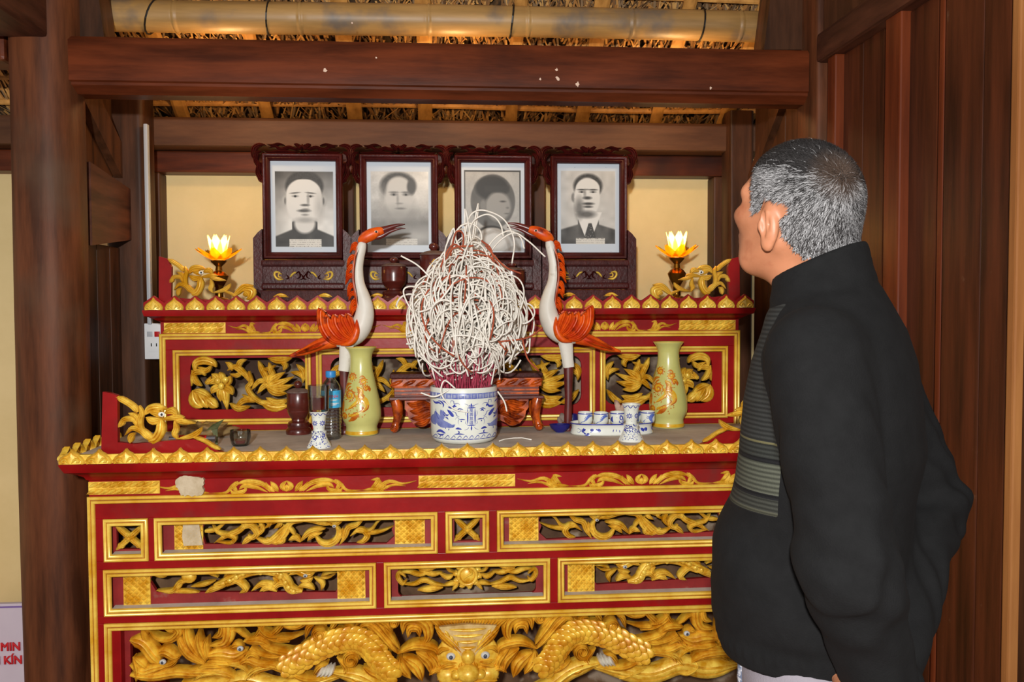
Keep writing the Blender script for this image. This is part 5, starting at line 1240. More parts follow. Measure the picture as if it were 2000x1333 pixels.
crane(False, 'white and orange wooden crane whose legs are hidden by the vase and bottle')
crane(True, 'white and orange wooden crane standing behind the teacup tray')

# ---- small carved wooden stand behind the incense pot
M['stand'] = mat('orange_brown_lacquer', (110, 34, 10), (210, 92, 20), .25, 26, coat=.5, detail=4, lo=.40, hi=.62)
M['stand_dark'] = mat('red_brown_lacquer', (70, 20, 14), (112, 40, 26), .3, 18, coat=.4)
YS = 2.775; ls = lens(560, 400, 2.777, YS); KS = YS / 1700 / 2.777
sx0, sx1 = at(762, 760, YS)[0], at(1060, 760, YS)[0]; scx = (sx0 + sx1) / 2
st = thing('altar_stand', 'small orange brown carved stand behind the blue and white pot', 'stand', (scx, YS, ZT))
inv = Matrix.Translation((-scx, -YS, -ZT))
def sp(mb, name, m, **kw):
    o = mb.build(name, m, st, **kw); o.matrix_parent_inverse = inv; return o
sd = .085
zA, zB, zC_, zD = ls((600, 918))[1], ls((600, 945))[1], ls((600, 992))[1], ls((600, 1045))[1]
q = MB(); q.box(sx0, sx1, YS - .012, YS + sd, zB, zA, .004); sp(q, 'top_board', 'maroon_dust')
q = MB(); q.box(sx0 + .004, sx1 - .004, YS - .010, YS + sd - .004, zC_, zB, .004); sp(q, 'carved_band', 'stand')
q = MB()
for i in range(12):
    x = sx0 + .02 + i * (sx1 - sx0 - .04) / 11; relief(q, [(x - .022, zC_ + .005), (x, (zB + zC_) / 2), (x + .022, zB - .005)], .014, .006, YS - .010, 'taper', 3)
sp(q, 'band_carving', 'stand', smooth=50)
q = MB(); q.box(sx0 + .012, sx1 - .012, YS - .002, YS + sd - .012, zD, zC_, .002); sp(q, 'waist', 'stand_dark')
for i in range(3):
    q = MB(); q.box(sx0 + .012, sx1 - .012, YS - .006, YS, zD + .006 + i * .011, zD + .012 + i * .011, .002); sp(q, 'waist_bead', 'stand')
q = MB(); q.box(sx0 - .004, sx1 + .004, YS - .014, YS + sd, zD - .010, zD, .003); sp(q, 'ledge', 'stand_dark')
for s in (0, 1):
    for yy_ in (YS - .002, YS + sd - .016):
        m_ = (lambda x: x) if s == 0 else (lambda x: 2 * scx - x)
        X = lambda x: m_(ls((x, 1100))[0]); q = MB()
        LP = [(X(590), yy_, zD - .008, .020), (X(600), yy_, zD - .030, .021), (X(602), yy_, zD - .060, .017), (X(592), yy_, ZT + .034, .013), (X(584), yy_, ZT + .016, .016), (X(574), yy_, ZT + .0145, .0125)]
        LP = cat_rom(LP, 4); q.tube([p[:3] for p in LP], [p[3] for p in LP], 12, upv=(0, 1, 0), flat=.85)
        relief(q, spiral(X(580), ZT + .016, .011, .003, 0, 1.5), .005, .004, yy_ - .014, 'even', 2, SEC_S); sp(q, 'leg', 'stand', smooth=60)
for s in (0, 1):
    m_ = (lambda p: p) if s == 0 else (lambda p: (2 * scx - p[0], p[1])); q = MB(); A = lambda x, y: m_(ls((x, y)))
    pts = [A(640, 1060), A(850, 1060), A(850, 1130), A(790, 1180), A(740, 1205), A(690, 1195), A(660, 1160), A(655, 1130), A(640, 1110)]
    if s: pts = pts[::-1]
    q.prism(pts[::-1] if not s else pts[::-1], YS + .004, YS + .014)
    for pp, w in (([(650, 1075), (690, 1090), (740, 1080), (790, 1090)], 40), ([(665, 1120), (710, 1125), (760, 1105), (820, 1120)], 44), ([(670, 1160), (720, 1160), (770, 1135), (830, 1130)], 40), ([(690, 1190), (740, 1190), (780, 1160)], 36), ([(740, 1070), (790, 1110), (780, 1150)], 36)): relief(q, [A(*p) for p in pp], w * KS, .012, YS + .004, 'taper', 4)
    sp(q, 'apron', 'stand', smooth=50)

# ---- incense pot
PR = .1005; b = on(908, 871, ZT); PY = b[1] + PR
M['porcelain'] = mat('porcelain', (216, 220, 210), (228, 230, 222), .15, 6, coat=.5)
pot = thing('incense_pot', 'blue and white porcelain pot with dragons and a character panel, full of incense', 'pot', (b[0], PY, ZT))
k9 = b[1] / 1700 / 9.52; zpx = lambda y: max(0, (1262 - y) * k9 * 1.0); H = zpx(195)
prof = [(0, 0), (.078, 0), (.088, .004), (.095, .012), (.098, .022), (.0995, .05), (PR, .09), (PR, H - .004), (PR - .002, H), (PR - .008, H), (PR - .010, H - .02), (PR - .012, .03), (0, .03)]
q = MB(); q.lathe(prof, (0, 0, 0), 56, cap=False); q.build('body', 'porcelain', pot, smooth=50)
q = MB(); q.lathe([(0, H - .016), (PR - .0105, H - .018)], (0, 0, 0), 32, cap=False); q.build('ash', mat('incense_ash', (176, 168, 158), (206, 198, 188), .95, 40, bump=.4, bscale=120), pot, kind='stuff')
R = interp_r(prof[1:8]); f = lambda x, y: ((x - 745) * k9, zpx(y))
q = MB(); q.lathe([(PR + .0004, zpx(392)), (PR + .0008, zpx(388)), (PR + .0008, zpx(290)), (PR + .0004, zpx(286))], (0, 0, 0), 56, cap=False); q.build('border_band', 'blue_pale', pot, smooth=50)
q = MB()
for k in range(-6, 7):
    x = k * .0178 * 1.0; a_ = k * .19; xx = PR * math.sin(a_) * 1.0; decal(q, [(xx, zpx(290)), (xx, zpx(388))], .0016, lambda z: PR + .0008, 'even', 2)
    for yy_, w in ((338, .010), (360, .006), (318, .006)): decal(q, [(xx + .004, zpx(yy_)), (xx + .013, zpx(yy_))], .0012, lambda z: PR + .0008, 'even', 3)
q.build('border_lines', 'porcelain', pot)
drw = MB()
for m_ in (1, -1):
    g = (lambda p: f(*p)) if m_ == 1 else (lambda p: (f(870 * 2 - p[0], p[1]))); wsh = MB()
    for pts, w in (([(190, 640), (230, 740), (300, 850), (400, 880), (520, 890)], 150), ([(170, 700), (160, 820), (200, 900)], 120), ([(300, 600), (330, 700), (330, 800)], 90), ([(280, 900), (380, 890), (480, 905), (570, 870)], 70)): decal(wsh, [g(p) for p in pts], w * k9, R)
    wsh.build('dragon_wash', 'blue_pale', pot)
    for pts, w in (([(150, 440), (200, 480), (260, 470), (320, 500)], 40), ([(250, 430), (310, 450), (350, 500), (340, 560)], 30), ([(320, 425), (380, 450), (420, 480)], 24), ([(330, 600), (400, 690), (460, 680)], 20), ([(320, 640), (380, 710), (450, 700)], 16), ([(420, 590), (470, 640), (520, 700), (540, 720)], 60), ([(430, 540), (500, 550), (570, 520)], 44), ([(520, 570), (560, 510), (590, 540)], 40), ([(485, 480), (490, 425), (540, 430), (550, 480), (620, 470), (665, 505)], 12), ([(500, 620), (570, 640), (600, 700), (650, 725)], 12),
                   ([(595, 600), (650, 570), (720, 590)], 20), ([(630, 630), (660, 600), (700, 620)], 26), ([(640, 770), (700, 770), (760, 775)], 20), ([(670, 790), (690, 820)], 22), ([(560, 780), (600, 735), (640, 760), (620, 820), (640, 880)], 8), ([(380, 740), (420, 750), (440, 780)], 26), ([(215, 1040), (290, 1000), (390, 1045)], 50), ([(230, 1060), (300, 1080), (370, 1050)], 30), ([(570, 950), (630, 940), (690, 960)], 40), ([(610, 980), (640, 1010), (620, 1040)], 22), ([(540, 1055), (640, 1045), (745, 1055)], 22), ([(390, 930), (385, 960)], 16), ([(450, 940), (445, 985)], 16), ([(500, 930), (560, 900)], 14), ([(205, 590), (215, 660), (250, 760), (290, 800)], 14)): decal(drw, [g(p) for p in pts], w * k9, R)
for k in range(-5, 6):
    c = 745 + k * 112; decal(drw, [f(c - 60, 1150), f(c - 20, 1120), f(c + 20, 1080), f(c + 45, 1110), f(c + 30, 1140)], 12 * k9, R); decal(drw, [f(c - 60, 1155), f(c, 1150), f(c + 60, 1158)], 16 * k9, R)
for pts, w in (([(800, 555), (800, 885)], 26), ([(938, 555), (938, 885)], 26), ([(785, 555), (955, 555)], 22), ([(785, 885), (955, 885)], 22), ([(870, 550), (870, 470)], 34), ([(830, 550), (800, 500), (730, 475)], 8), ([(910, 550), (940, 500), (1010, 485)], 8), ([(850, 540), (830, 500)], 20), ([(890, 540), (910, 500)], 20), ([(870, 890), (870, 985)], 30), ([(830, 900), (800, 950), (730, 975)], 8), ([(910, 900), (950, 950), (1010, 970)], 8), ([(770, 600), (760, 660), (780, 720)], 8), ([(970, 600), (980, 660), (960, 720)], 8), ([(775, 780), (760, 840), (785, 870)], 8), ([(965, 780), (980, 840), (955, 870)], 8)): decal(drw, [f(*p) for p in pts], w * k9, R)
drw.build('dragon_drawing', 'blue', pot)
for i, ch in enumerate('萬壽無疆'):
    me = text_mesh(ch, .0125, .0002); cx, cz = f(868, 612 + i * 76)
    for v in me.vertices:
        x = cx + v.co.x; z = cz + v.co.y; r = R(z) + .0008 + v.co.z; v.co = Vector((x, -math.sqrt(r * r - x * x), z))
    new_obj('character', me, 'blue', pot)

# ---- incense: red sticks in the pot and the tangle of curled ash above
PX_, PYc = b[0], PY; zr = ZT + H
q = MB()
for i in range(230):
    a_ = random.uniform(0, 6.28); r0 = .080 * math.sqrt(random.random()); lean = random.uniform(.0, .5); L_ = random.uniform(.06, .17)
    p0 = np.array([PX_ + r0 * math.cos(a_), PYc + r0 * math.sin(a_), zr - .018]); d = np.array([math.cos(a_) * lean * r0 / .08 + random.gauss(0, .08), math.sin(a_) * lean * r0 / .08 + random.gauss(0, .08), 1.0]); d /= np.linalg.norm(d)
    q.tube([p0, p0 + d * L_], .0011, 4)
q.build('incense_sticks', mat('pink_stick', (170, 44, 74), (196, 84, 104), .7, 60), None, recalc=False, label='dense bunch of thin pink incense sticks standing in the porcelain pot', cat='incense', kind='stuff')
def curl(start, d0, L_, curv, axis, droop, n=26):
    p = np.array(start, float); d = np.array(d0, float) / np.linalg.norm(d0); pts = [p.copy()]; ds = L_ / n; ax = np.array(axis, float); ax /= np.linalg.norm(ax)
    for i in range(n):
        t = i / n; k = curv * (.35 + 1.3 * t); c, s = math.cos(k * ds), math.sin(k * ds)
        d = d * c + np.cross(ax, d) * s + ax * (ax @ d) * (1 - c); d = d + np.array([0, 0, -droop * ds * (1 + 2 * t)]); d /= np.linalg.norm(d); p = p + d * ds; pts.append(p.copy())
    return pts
cz_top = at(915, 400, PYc)[2]
def env(z):  # half width of the tangle at height z
    return float(np.interp(z, [zr, zr + .045, zr + .11, zr + .25, zr + .33, zr + .38, zr + .44, zr + .50, zr + .56, zr + .6], [.10, .140, .184, .180, .145, .092, .056, .04, .028, .012]))
def inside(P, k=1.0):
    for p in P:
        if p[2] < zr + .004: return False
        r = math.hypot(p[0] - PX_ - .012, (p[1] - PYc) * 1.05)
        if r > env(p[2]) * k: return False
    return True
def tangle(n, rad, zlo, zhi, seed, Lr, cr, k=1.0, fount=.16):
    random.seed(seed); mb = MB(); made = 0; tries = 0
    while made < n and tries < n * 60:
        tries += 1; z = random.uniform(zlo, zhi); a_ = random.uniform(0, 6.28); r = env(z) * math.sqrt(random.random()) * .92
        s = (PX_ + .01 + r * math.cos(a_), PYc + r * math.sin(a_), z)
        d = (random.gauss(0, .6) + .5 * math.cos(a_), random.gauss(0, .6) + .5 * math.sin(a_), random.uniform(.0, 1.4)); ax = (random.gauss(0, 1), random.gauss(0, 1), random.gauss(0, .35))
        if random.random() < fount:
            z = random.uniform(zlo + .05, zhi); r = env(z) * .55 * math.sqrt(random.random()); s = (PX_ + .01 + r * math.cos(a_), PYc + r * math.sin(a_), z); d = (.5 * math.cos(a_) + random.gauss(0, .2), .5 * math.sin(a_) + random.gauss(0, .2), 1.0)
            ax = (-math.sin(a_) + random.gauss(0, .35), math.cos(a_) + random.gauss(0, .35), random.gauss(0, .3)); P = curl(s, d, random.uniform(.2, .42), random.uniform(6, 15), ax, random.uniform(4, 14))
        else: P = curl(s, d, random.uniform(*Lr), random.uniform(*cr), ax, random.uniform(0, 6))
        if inside(P, k): mb.tube(P, rad * random.uniform(.85, 1.15), 5); made += 1
    return mb
M['ash_white'] = mat('white_ash', (222, 216, 204), (238, 234, 226), .8, 30)
M['ash_brown'] = mat('brown_ash', (146, 62, 38), (176, 84, 52), .8, 30)
q = tangle(560, .0026, zr + .03, zr + .42, 21, (.16, .40), (7, 26))
s_ = tangle(46, .0026, zr + .06, zr + .36, 27, (.14, .30), (8, 24), 1.22, .3); q.add(s_.v, s_.f)
# a crest of upright loops and a few strays
def hand(mb, pts, rad=.0024):
    mb.tube(cat_rom([tuple(at(x, y, PYc + dy)) for x, y, dy in pts], 7), rad, 6)
for pts in ([(905, 690, 0), (915, 560, -.02), (925, 450, -.02), (934, 398, -.01), (930, 440, 0), (915, 520, .01)], [(890, 640, -.03), (900, 520, -.03), (912, 440, -.02), (925, 415, -.02), (950, 412, -.02), (985, 430, -.02), (1004, 470, -.03), (1000, 515, -.03)],
            [(900, 600, -.04), (912, 500, -.04), (920, 440, -.03), (945, 420, -.02), (965, 424, -.02), (978, 440, -.02), (983, 462, -.02)], [(935, 560, -.03), (960, 490, -.03), (1000, 456, -.03), (1030, 470, -.04), (1065, 502, -.05)], [(920, 560, -.03), (955, 480, -.02), (990, 452, -.02), (1015, 462, -.02), (1024, 486, -.03)],
            [(880, 560, -.02), (905, 480, 0), (908, 408, 0)], [(930, 640, -.05), (925, 540, -.05), (920, 470, -.04), (910, 410, -.03)], [(860, 560, -.06), (872, 480, -.06), (885, 447, -.05), (888, 456, -.05)], [(900, 700, -.08), (876, 600, -.08), (868, 500, -.07), (884, 452, -.06)], [(842, 544, -.06), (815, 518, -.06), (783, 500, -.06)],
            [(830, 640, -.07), (800, 600, -.08), (788, 570, -.08), (800, 560, -.08), (825, 566, -.07), (840, 590, -.06)], [(850, 690, -.08), (815, 640, -.09), (806, 580, -.09), (825, 551, -.09), (848, 560, -.08)], [(880, 760, -.09), (850, 775, -.10), (822, 768, -.10)], [(900, 700, -.1), (860, 720, -.11), (830, 700, -.11), (826, 660, -.1)], [(972, 765, -.08), (985, 785, -.08), (990, 804, -.08)],
            [(1000, 640, -.06), (1030, 690, -.06), (1036, 650, -.06)], [(890, 760, -.1), (868, 744, -.1), (862, 770, -.11), (885, 798, -.11), (915, 806, -.105)], [(930, 700, -.1), (900, 730, -.12), (880, 715, -.12), (900, 690, -.11), (935, 715, -.11)]):
    hand(q, pts)
q.build('incense_ash_curls', 'ash_white', None, smooth=True, recalc=False, label='wild tangle of white curled incense ash rising above the porcelain pot', cat='incense', kind='stuff')
q = tangle(52, .0024, zr + .10, zr + .42, 33, (.18, .42), (5, 16), 1.0)
for pts in ([(880, 500, -.05), (890, 455, -.05), (905, 460, -.04), (900, 510, -.03)], [(845, 580, -.07), (865, 510, -.07), (885, 478, -.06), (905, 490, -.05)], [(940, 470, -.06), (960, 490, -.06), (962, 540, -.06), (955, 660, -.07)], [(975, 668, -.09), (1030, 660, -.09), (1060, 640, -.09)], [(1020, 660, -.09), (1030, 700, -.09), (1052, 725, -.09)], [(860, 600, -.08), (885, 556, -.09), (930, 556, -.09), (955, 545, -.08)], [(870, 640, -.07), (862, 560, -.07), (880, 490, -.06), (925, 480, -.05)], [(948, 480, -.06), (985, 520, -.06), (1018, 535, -.06)]):
    hand(q, pts, .0026)
q.build('brown_incense_curls', 'ash_brown', None, smooth=True, recalc=False, label='reddish brown incense curls caught in the white ash tangle', cat='incense', kind='stuff')
random.seed(5)
q = MB(origin=on(1000, 858, ZT)); q.tube([on(x, y, ZT + .002) + np.array([0, 0, .0006 * i]) for i, (x, y) in enumerate(((975, 862), (985, 859), (1003, 857), (1020, 857), (1038, 861)))], .0018, 6); q.build('fallen_incense', 'ash_white', None, smooth=True, label='white strand of ash lying on the table beside the porcelain pot', cat='incense')

# ---- blue and white candlesticks
CP = [(0, 1310), (178, 1310), (182, 1300), (165, 1262), (135, 1205), (108, 1140), (104, 1095), (112, 1082), (112, 1066), (84, 1056), (82, 1030), (88, 1000), (100, 950), (101, 900), (106, 850), (118, 805), (136, 776), (134, 770), (100, 778), (90, 820)]
def candlestick(px, ytop, ybase, label):
    b = on(px, ybase, ZT); s = (at(px, ytop, b[1] + .03)[2] - ZT) / 540.0
    root = thing('candlestick', label, 'candlestick', (b[0], b[1] + 178 * s, ZT), 'blue and white candlesticks')
    prof = [(r * s, (1310 - y) * s) for r, y in CP]; q = MB(); q.lathe(prof, (0, 0, 0), 40, cap=False); q.build('body', 'porcelain', root, smooth=45)
    R = interp_r(sorted(prof[1:17], key=lambda p: p[1])); q = MB(); f = lambda x, y: (x * s, (1310 - y) * s)
    for k in range(4):
        c = -110 + k * 74; decal(q, [f(c - 34, 782), f(c, 824), f(c + 36, 782)], 11 * s, R, 'even', 3)
    for cx in (-45, 62):
        for k in range(8):
            t = 2 * math.pi * k / 8; decal(q, [f(cx + 9 * math.cos(t), 940 + 9 * math.sin(t)), f(cx + 46 * math.cos(t), 940 + 46 * math.sin(t))], 15 * s, R, 'leaf', 3)
    for k in range(90):
        y = random.uniform(1075, 1300); r = R((1310 - y) * s) / s; x = random.uniform(-.9, .9) * r; a_ = random.uniform(-.8, .8); l = 14 if y > 1200 else 26
        decal(q, [f(x, y), f(x + l * math.sin(a_), y - l * math.cos(a_))], random.uniform(8, 16) * s, R, 'leaf', 3)
    for (x, y) in ((20, 850), (-10, 1020), (-60, 852), (66, 1015)): decal(q, [f(x - 5, y), f(x + 5, y)], 9 * s, R, 'even', 2)
    q.build('blue_brushwork', 'blue', root, kind='stuff')
    return root, 540 * s
c1, hc = candlestick(620, 804, 878, 'blue flowered porcelain candlestick carrying a glass of red oil')
candlestick(1238, 789, 865, 'blue flowered porcelain candlestick in front of the teacup tray')
# glass of red oil standing on the first candlestick
gx, gy = c1.location.x, c1.location.y; s = gy / 1700; gh = 50 * s; gr = 20.5 * s
gl = thing('oil_glass', 'tumbler of dark red oil resting on the blue flowered candlestick', 'glass', (gx, gy, ZT + hc + .0005))
q = MB(); q.lathe([(0, 0), (gr * .92, 0), (gr * .94, .002), (gr, gh), (gr - .0016, gh), (gr * .92 - .0008, .006), (0, .005)], (0, 0, 0), 32, cap=False); q.build('tumbler', 'glass', gl, smooth=40)
q = MB(); q.lathe([(0, .0065), (gr * .88, .0065), (gr * .915, gh * .55), (0, gh * .55)], (0, 0, 0), 28, cap=False); q.build('oil', mat('red_oil', (84, 8, 6), (120, 14, 10), .08, 8, coat=.5), gl, smooth=40)

# ---- water bottle
b = on(645, 861, ZT); Yb_ = b[1] + .030; hb = at(641, 725, Yb_)[2] - ZT; rb = .0295
bt = thing('water_bottle', 'clear plastic water bottle with blue cap and blue label', 'bottle', (b[0], Yb_, ZT))
prof = [(0, .004), (.020, .001), (.026, .003), (rb, .010)]
for i in range(9):
    z = .014 + i * .0098; prof += [(rb - .0015, z), (rb, z + .003), (rb, z + .006), (rb - .0015, z + .0085)]
prof += [(rb - .0005, hb * .50), (rb - .0005, hb * .72), (rb, hb * .73), (rb - .002, hb * .78), (rb * .72, hb * .84), (rb * .46, hb * .885), (.0125, hb * .90), (.0125, hb * .93)]
q = MB(); q.lathe(prof, (0, 0, 0), 36, cap=False); q.build('body', 'plastic_clear', bt, smooth=60)
q = MB(); q.lathe([(.0135, hb * .905), (.0150, hb * .91), (.0155, hb * .93), (.0155, hb * .99), (.0145, hb), (0, hb)], (0, 0, 0), 28, cap=False); q.build('cap', mat('blue_cap', (44, 130, 196), None, .4), bt, smooth=40)
q = MB(); q.lathe([(rb + .0003, hb * .47), (rb + .0005, hb * .475), (rb + .0005, hb * .715), (rb + .0003, hb * .72)], (0, 0, 0), 36, cap=False); lb_ = q.build('label_wrap', mat('blue_label', (40, 150, 206), (90, 190, 226), .4, 30), bt, smooth=40)
def wrap_text(body, size, cx, cz, r, m, parent, extra=.0006):
    me = text_mesh(body, size, .0001)
    for v in me.vertices:
        a = (cx + v.co.x) / r; rr = r + extra + v.co.z; v.co = Vector((rr * math.sin(a), -rr * math.cos(a), cz + v.co.y))
    return new_obj('lettering', me, m, parent)
wrap_text('VINH', .0145, .010, hb * .635, rb + .0005, mat('label_red', (206, 40, 48), None, .5), bt)
q = MB()
for zz_, w in ((.585, .020), (.535, .024), (.515, .018)): decal(q, [(.002, hb * zz_), (.002 + w, hb * zz_)], .003, lambda z: rb + .0006, 'even', 4)
q.build('label_lines', 'white_plastic', bt)

# ---- tray with five small cups
bt_ = on(1202, 852, ZT); tw = (1287 - 1118) / 2 * bt_[1] / 1700; tdp = .062; ty = bt_[1] + tdp
tr = thing('oval_tray', 'oval white porcelain tray with blue brush motifs, holding small teacups', 'tray', (bt_[0], ty, ZT))
th_ = .0365
prof = [(.0, 0), (.97, 0), (1.0, .003), (.985, .008), (.955, .018), (.96, .030), (1.0, th_ - .002), (1.0, th_), (.97, th_), (.95, th_ - .007), (0, th_ - .008)]
q = MB(); vs = []; fs = []; seg = 56; n = len(prof)
for k in range(seg):
    a = 2 * math.pi * k / seg; ex = math.copysign(abs(math.cos(a)) ** .8, math.cos(a)); ey = math.copysign(abs(math.sin(a)) ** .8, math.sin(a))
    for r, z in prof: vs.append((ex * (tw - (1 - r) * .1 if r > .5 else tw * r), ey * (tdp - (1 - r) * .1 if r > .5 else tdp * r), z))
for k in range(seg):
    for i in range(n - 1): fs.append((k * n + i, ((k + 1) % seg) * n + i, ((k + 1) % seg) * n + i + 1, k * n + i + 1))
q.add(vs, fs); q.build('tray_body', 'porcelain', tr, smooth=40)
q = MB(); rp_ = []
for k in range(57):
    a = 2 * math.pi * k / 56; ex = math.copysign(abs(math.cos(a)) ** .8, math.cos(a)); ey = math.copysign(abs(math.sin(a)) ** .8, math.sin(a)); rp_.append((ex * tw, ey * tdp, th_ - .0015))
q.tube(rp_, .0018, 6, cap=False); q.build('rim_line', 'blue', tr, smooth=True)
kt = bt_[1] / 1700 / 9.09
def tmap(p):
    x = p[0]; c = min(.999, abs(x) / tw) ** (1 / .8); y = -tdp * (max(0, 1 - c * c) ** .5) ** .8; pinch = .0045 * math.sin(math.pi * min(1, max(0, p[2] / th_)))
    return (x, y + pinch - .0004 + p[1], p[2])
q = MB(); T = lambda x, y: ((x - 1113) * kt, (752 - y) * kt)
for pts, w in (([(520, 640), (545, 700), (620, 720), (680, 690), (690, 640)], 44), ([(530, 660), (560, 640), (540, 690)], 36), ([(660, 650), (700, 650), (680, 690)], 40), ([(760, 650), (800, 640), (830, 665), (790, 700), (770, 720)], 34), ([(1090, 635), (1075, 680), (1100, 712), (1130, 690), (1135, 635)], 22), ([(1190, 650), (1195, 690), (1165, 720)], 18), ([(1590, 625), (1640, 670), (1630, 700)], 44), ([(1660, 640), (1700, 650), (1690, 690)], 40), ([(1830, 600), (1840, 660), (1870, 680)], 20), ([(440, 640), (470, 630), (500, 670), (460, 705), (438, 670)], 6)):
    relief(q, [T(*p) for p in pts], w * 1.5 * kt, .0009, 0, 'taper', 4, FLAT, tmap)
q.build('blue_brushwork', 'blue', tr, kind='stuff')
M['blue_mid'] = mat('mid_cobalt', (70, 92, 176), (104, 126, 196), .2, 20, coat=.4)
def cup(px, wpx, dy, label, motif):
    yc = ty + dy; s = yc / 1700; x = at(px, 815, yc)[0]; r = wpx / 2 * s; h = .040
    root = thing('teacup', label, 'cup', (x, yc, ZT + th_ - .0075), 'white teacups on the oval tray')
    prof = [(0, 0), (r * .62, 0), (r * .66, .002), (r * .9, h * .14), (r, h * .35), (r, h * .7), (r * .97, h), (r * .92, h), (r * .93, h * .6), (r * .8, h * .15), (0, h * .1)]
    q = MB(); q.lathe(prof, (0, 0, 0), 32, cap=False); q.build('bowl', 'porcelain', root, smooth=50)
    q = MB(); q.lathe([(r * .985 + .0005, h * .86), (r * .98 + .0008, h * .90), (r * .975 + .0005, h * .94)], (0, 0, 0), 32, cap=False); q.build('rim_line', 'blue', root, smooth=True)
    R = interp_r(prof[1:7]); q = MB(); Q = lambda u, v: (u * r, v * h)
    if motif == 0:
        L_ = (([(.95, .72), (.4, .74), (.1, .6), (.0, .4)], .30), ([(.0, .55), (-.2, .35), (-.6, .25), (-.75, .05)], .07), ([(-.2, .7), (.0, .6), (.2, .62)], .08), ([(-.3, .55), (-.1, .5), (.1, .5)], .08), ([(-.35, .42), (-.1, .4), (.05, .42)], .07))
    elif motif == 1:
        L_ = (([(.3, .35), (.55, .3), (.5, .6), (.2, .75), (.15, .5), (.4, .45), (.6, .7)], .12), ([(.2, .2), (.5, .12), (.7, .3)], .14), ([(-.8, .7), (-.85, .4), (-.7, .2)], .16), ([(-.3, .6), (-.25, .62)], .07), ([(.1, .4), (.05, .25), (.25, .2)], .10))
    else:
        L_ = (([(.9, .74), (.4, .7), (.2, .45), (.5, .15)], .42), ([(-.4, .7), (-.1, .6), (.1, .62)], .08), ([(-.45, .55), (-.2, .5), (.0, .52)], .08), ([(-.5, .4), (-.7, .25), (-.6, .1)], .08))
    for pts, w in L_: decal(q, [Q(*p) for p in pts], w * 1.35 * r, R)
    q.build('blue_brushwork', 'blue' if motif == 1 else 'blue_mid', root, kind='stuff')
cup(1143, 29.5, -.006, 'teacup at the tray end next to the dark blue cup', 0)
cup(1173.5, 29.5, -.018, 'second teacup on the oval tray counting from the dark blue cup', 0)
cup(1206, 30.5, -.010, 'teacup with a curly blue mark in the middle of the oval tray', 1)
cup(1238, 29, .018, 'teacup half hidden behind the candlestick on the oval tray', 2)
cup(1265, 28.5, -.004, 'teacup at the tray end next to the green vase', 2)
# ---- dark blue cup and dish
c = on(1116, 836, ZT); s = c[1] / 1700
q = MB(origin=(c[0] + .004, c[1] + .012, ZT)); o_ = q.o; q.lathe([(0, .001), (.012, 0), (.020, .004), (.024, .016), (.023, .032), (.019, .044), (.017, .044), (.020, .03), (.019, .012), (0, .006)], tuple(o_), 28, cap=False); q.build('blue_cup', 'blue_dark', None, smooth=50, label='small glossy dark blue cup behind the oval tray\'s end', cat='cup')
c = on(1096, 847, ZT)
q = MB(origin=(c[0], c[1] + .026, ZT)); o_ = q.o; q.lathe([(0, .001), (.014, 0), (.018, .004), (.030, .014), (.0345, .025), (.0335, .026), (.026, .015), (.012, .008), (0, .008)], tuple(o_), 28, cap=False, sy=.7); q.build('blue_dish', 'blue_dark', None, smooth=50, label='shallow dark blue dish beside the oval tray', cat='dish')
# ---- crumpled rag behind the cups
def blob(name, cx, cy, cz, rx, ry, rz, m, label, cat, seed, amp=.3):
    r = np.random.default_rng(seed); q = MB(origin=(cx, cy, cz)); q.ball((cx, cy, cz + rz), (rx, ry, rz), 22, 14); ph = r.uniform(0, 6, (5, 3)); fq = r.uniform(60, 190, (5, 3)); out = []
    for v in q.v:
        d = sum(math.sin(v[0] * fq[i, 0] + ph[i, 0]) * math.sin(v[1] * fq[i, 1] + ph[i, 1]) * math.sin(v[2] * fq[i, 2] + ph[i, 2]) for i in range(5)); k = 1 + amp * d
        out.append((cx + (v[0] - cx) * k, cy + (v[1] - cy) * k, max(cz + .0005, cz + rz + (v[2] - cz - rz) * k)))
    q.v = out; return q.build(name, m, None, smooth=True, label=label, cat=cat)
w = at(1215, 795, 2.80); blob('crumpled_rag', w[0], 2.80, ZT, .034, .020, .040, mat('pinkish_rag', (150, 118, 102), (196, 170, 150), .9, 30, bump=.4), 'crumpled pinkish rag behind the middle teacups', 'rag', 4)
w = at(1098, 815, 2.84); blob('crumpled_paper', w[0], 2.835, ZT, .018, .014, .022, mat('grey_rag', (120, 104, 94), (150, 136, 124), .9, 30, bump=.4), 'small grey crumpled scrap behind the dark blue cup', 'paper', 9)
# ---- oddments beside the dragon end board
w = on(402, 862, ZT); blob('plastic_bag', w[0] - .02, w[1] + .08, ZT, .085, .05, .022, mat('brown_bag', (134, 106, 66), (172, 146, 98), .35, 20, alpha=.6), 'crumpled brownish see-through bag behind the dragon end board', 'bag', 12, .22)
gl_ = thing('gas_lighter', 'red barrelled lighter with metal tip lying behind the dragon end board', 'lighter', tuple(on(385, 866, ZT)))
p0, p1 = at(345, 852, 2.52), at(404, 848, 2.52); p0[2] = p1[2] = ZT + .030
dd = (p1 - p0) / np.linalg.norm(p1 - p0); inv = Matrix.Translation(-Vector(gl_.location))
for nm, a, b_, r, m in (('barrel', p0, p1, .0105, 'red_plastic'), ('metal_tip', p1, p1 + dd * .024, .009, mat('steel', (150, 150, 156), None, .25, metal=.9)), ('metal_end', p0 - dd * .02, p0, .008, M.get('steel_', mat('steel_end', (170, 170, 176), None, .25, metal=.9)))):
    q = MB(); q.tube([a, b_], r, 16); o = q.build(nm, m, gl_, smooth=40); o.matrix_parent_inverse = inv
lf = MB(origin=at(425, 835, 2.56)); A = at(402, 842, 2.56); B = at(438, 819, 2.56)
pts = [A, A + (B - A) * .4 + np.array([0, -.004, .006]), B, A + (B - A) * .5 + np.array([.006, .004, -.010])]
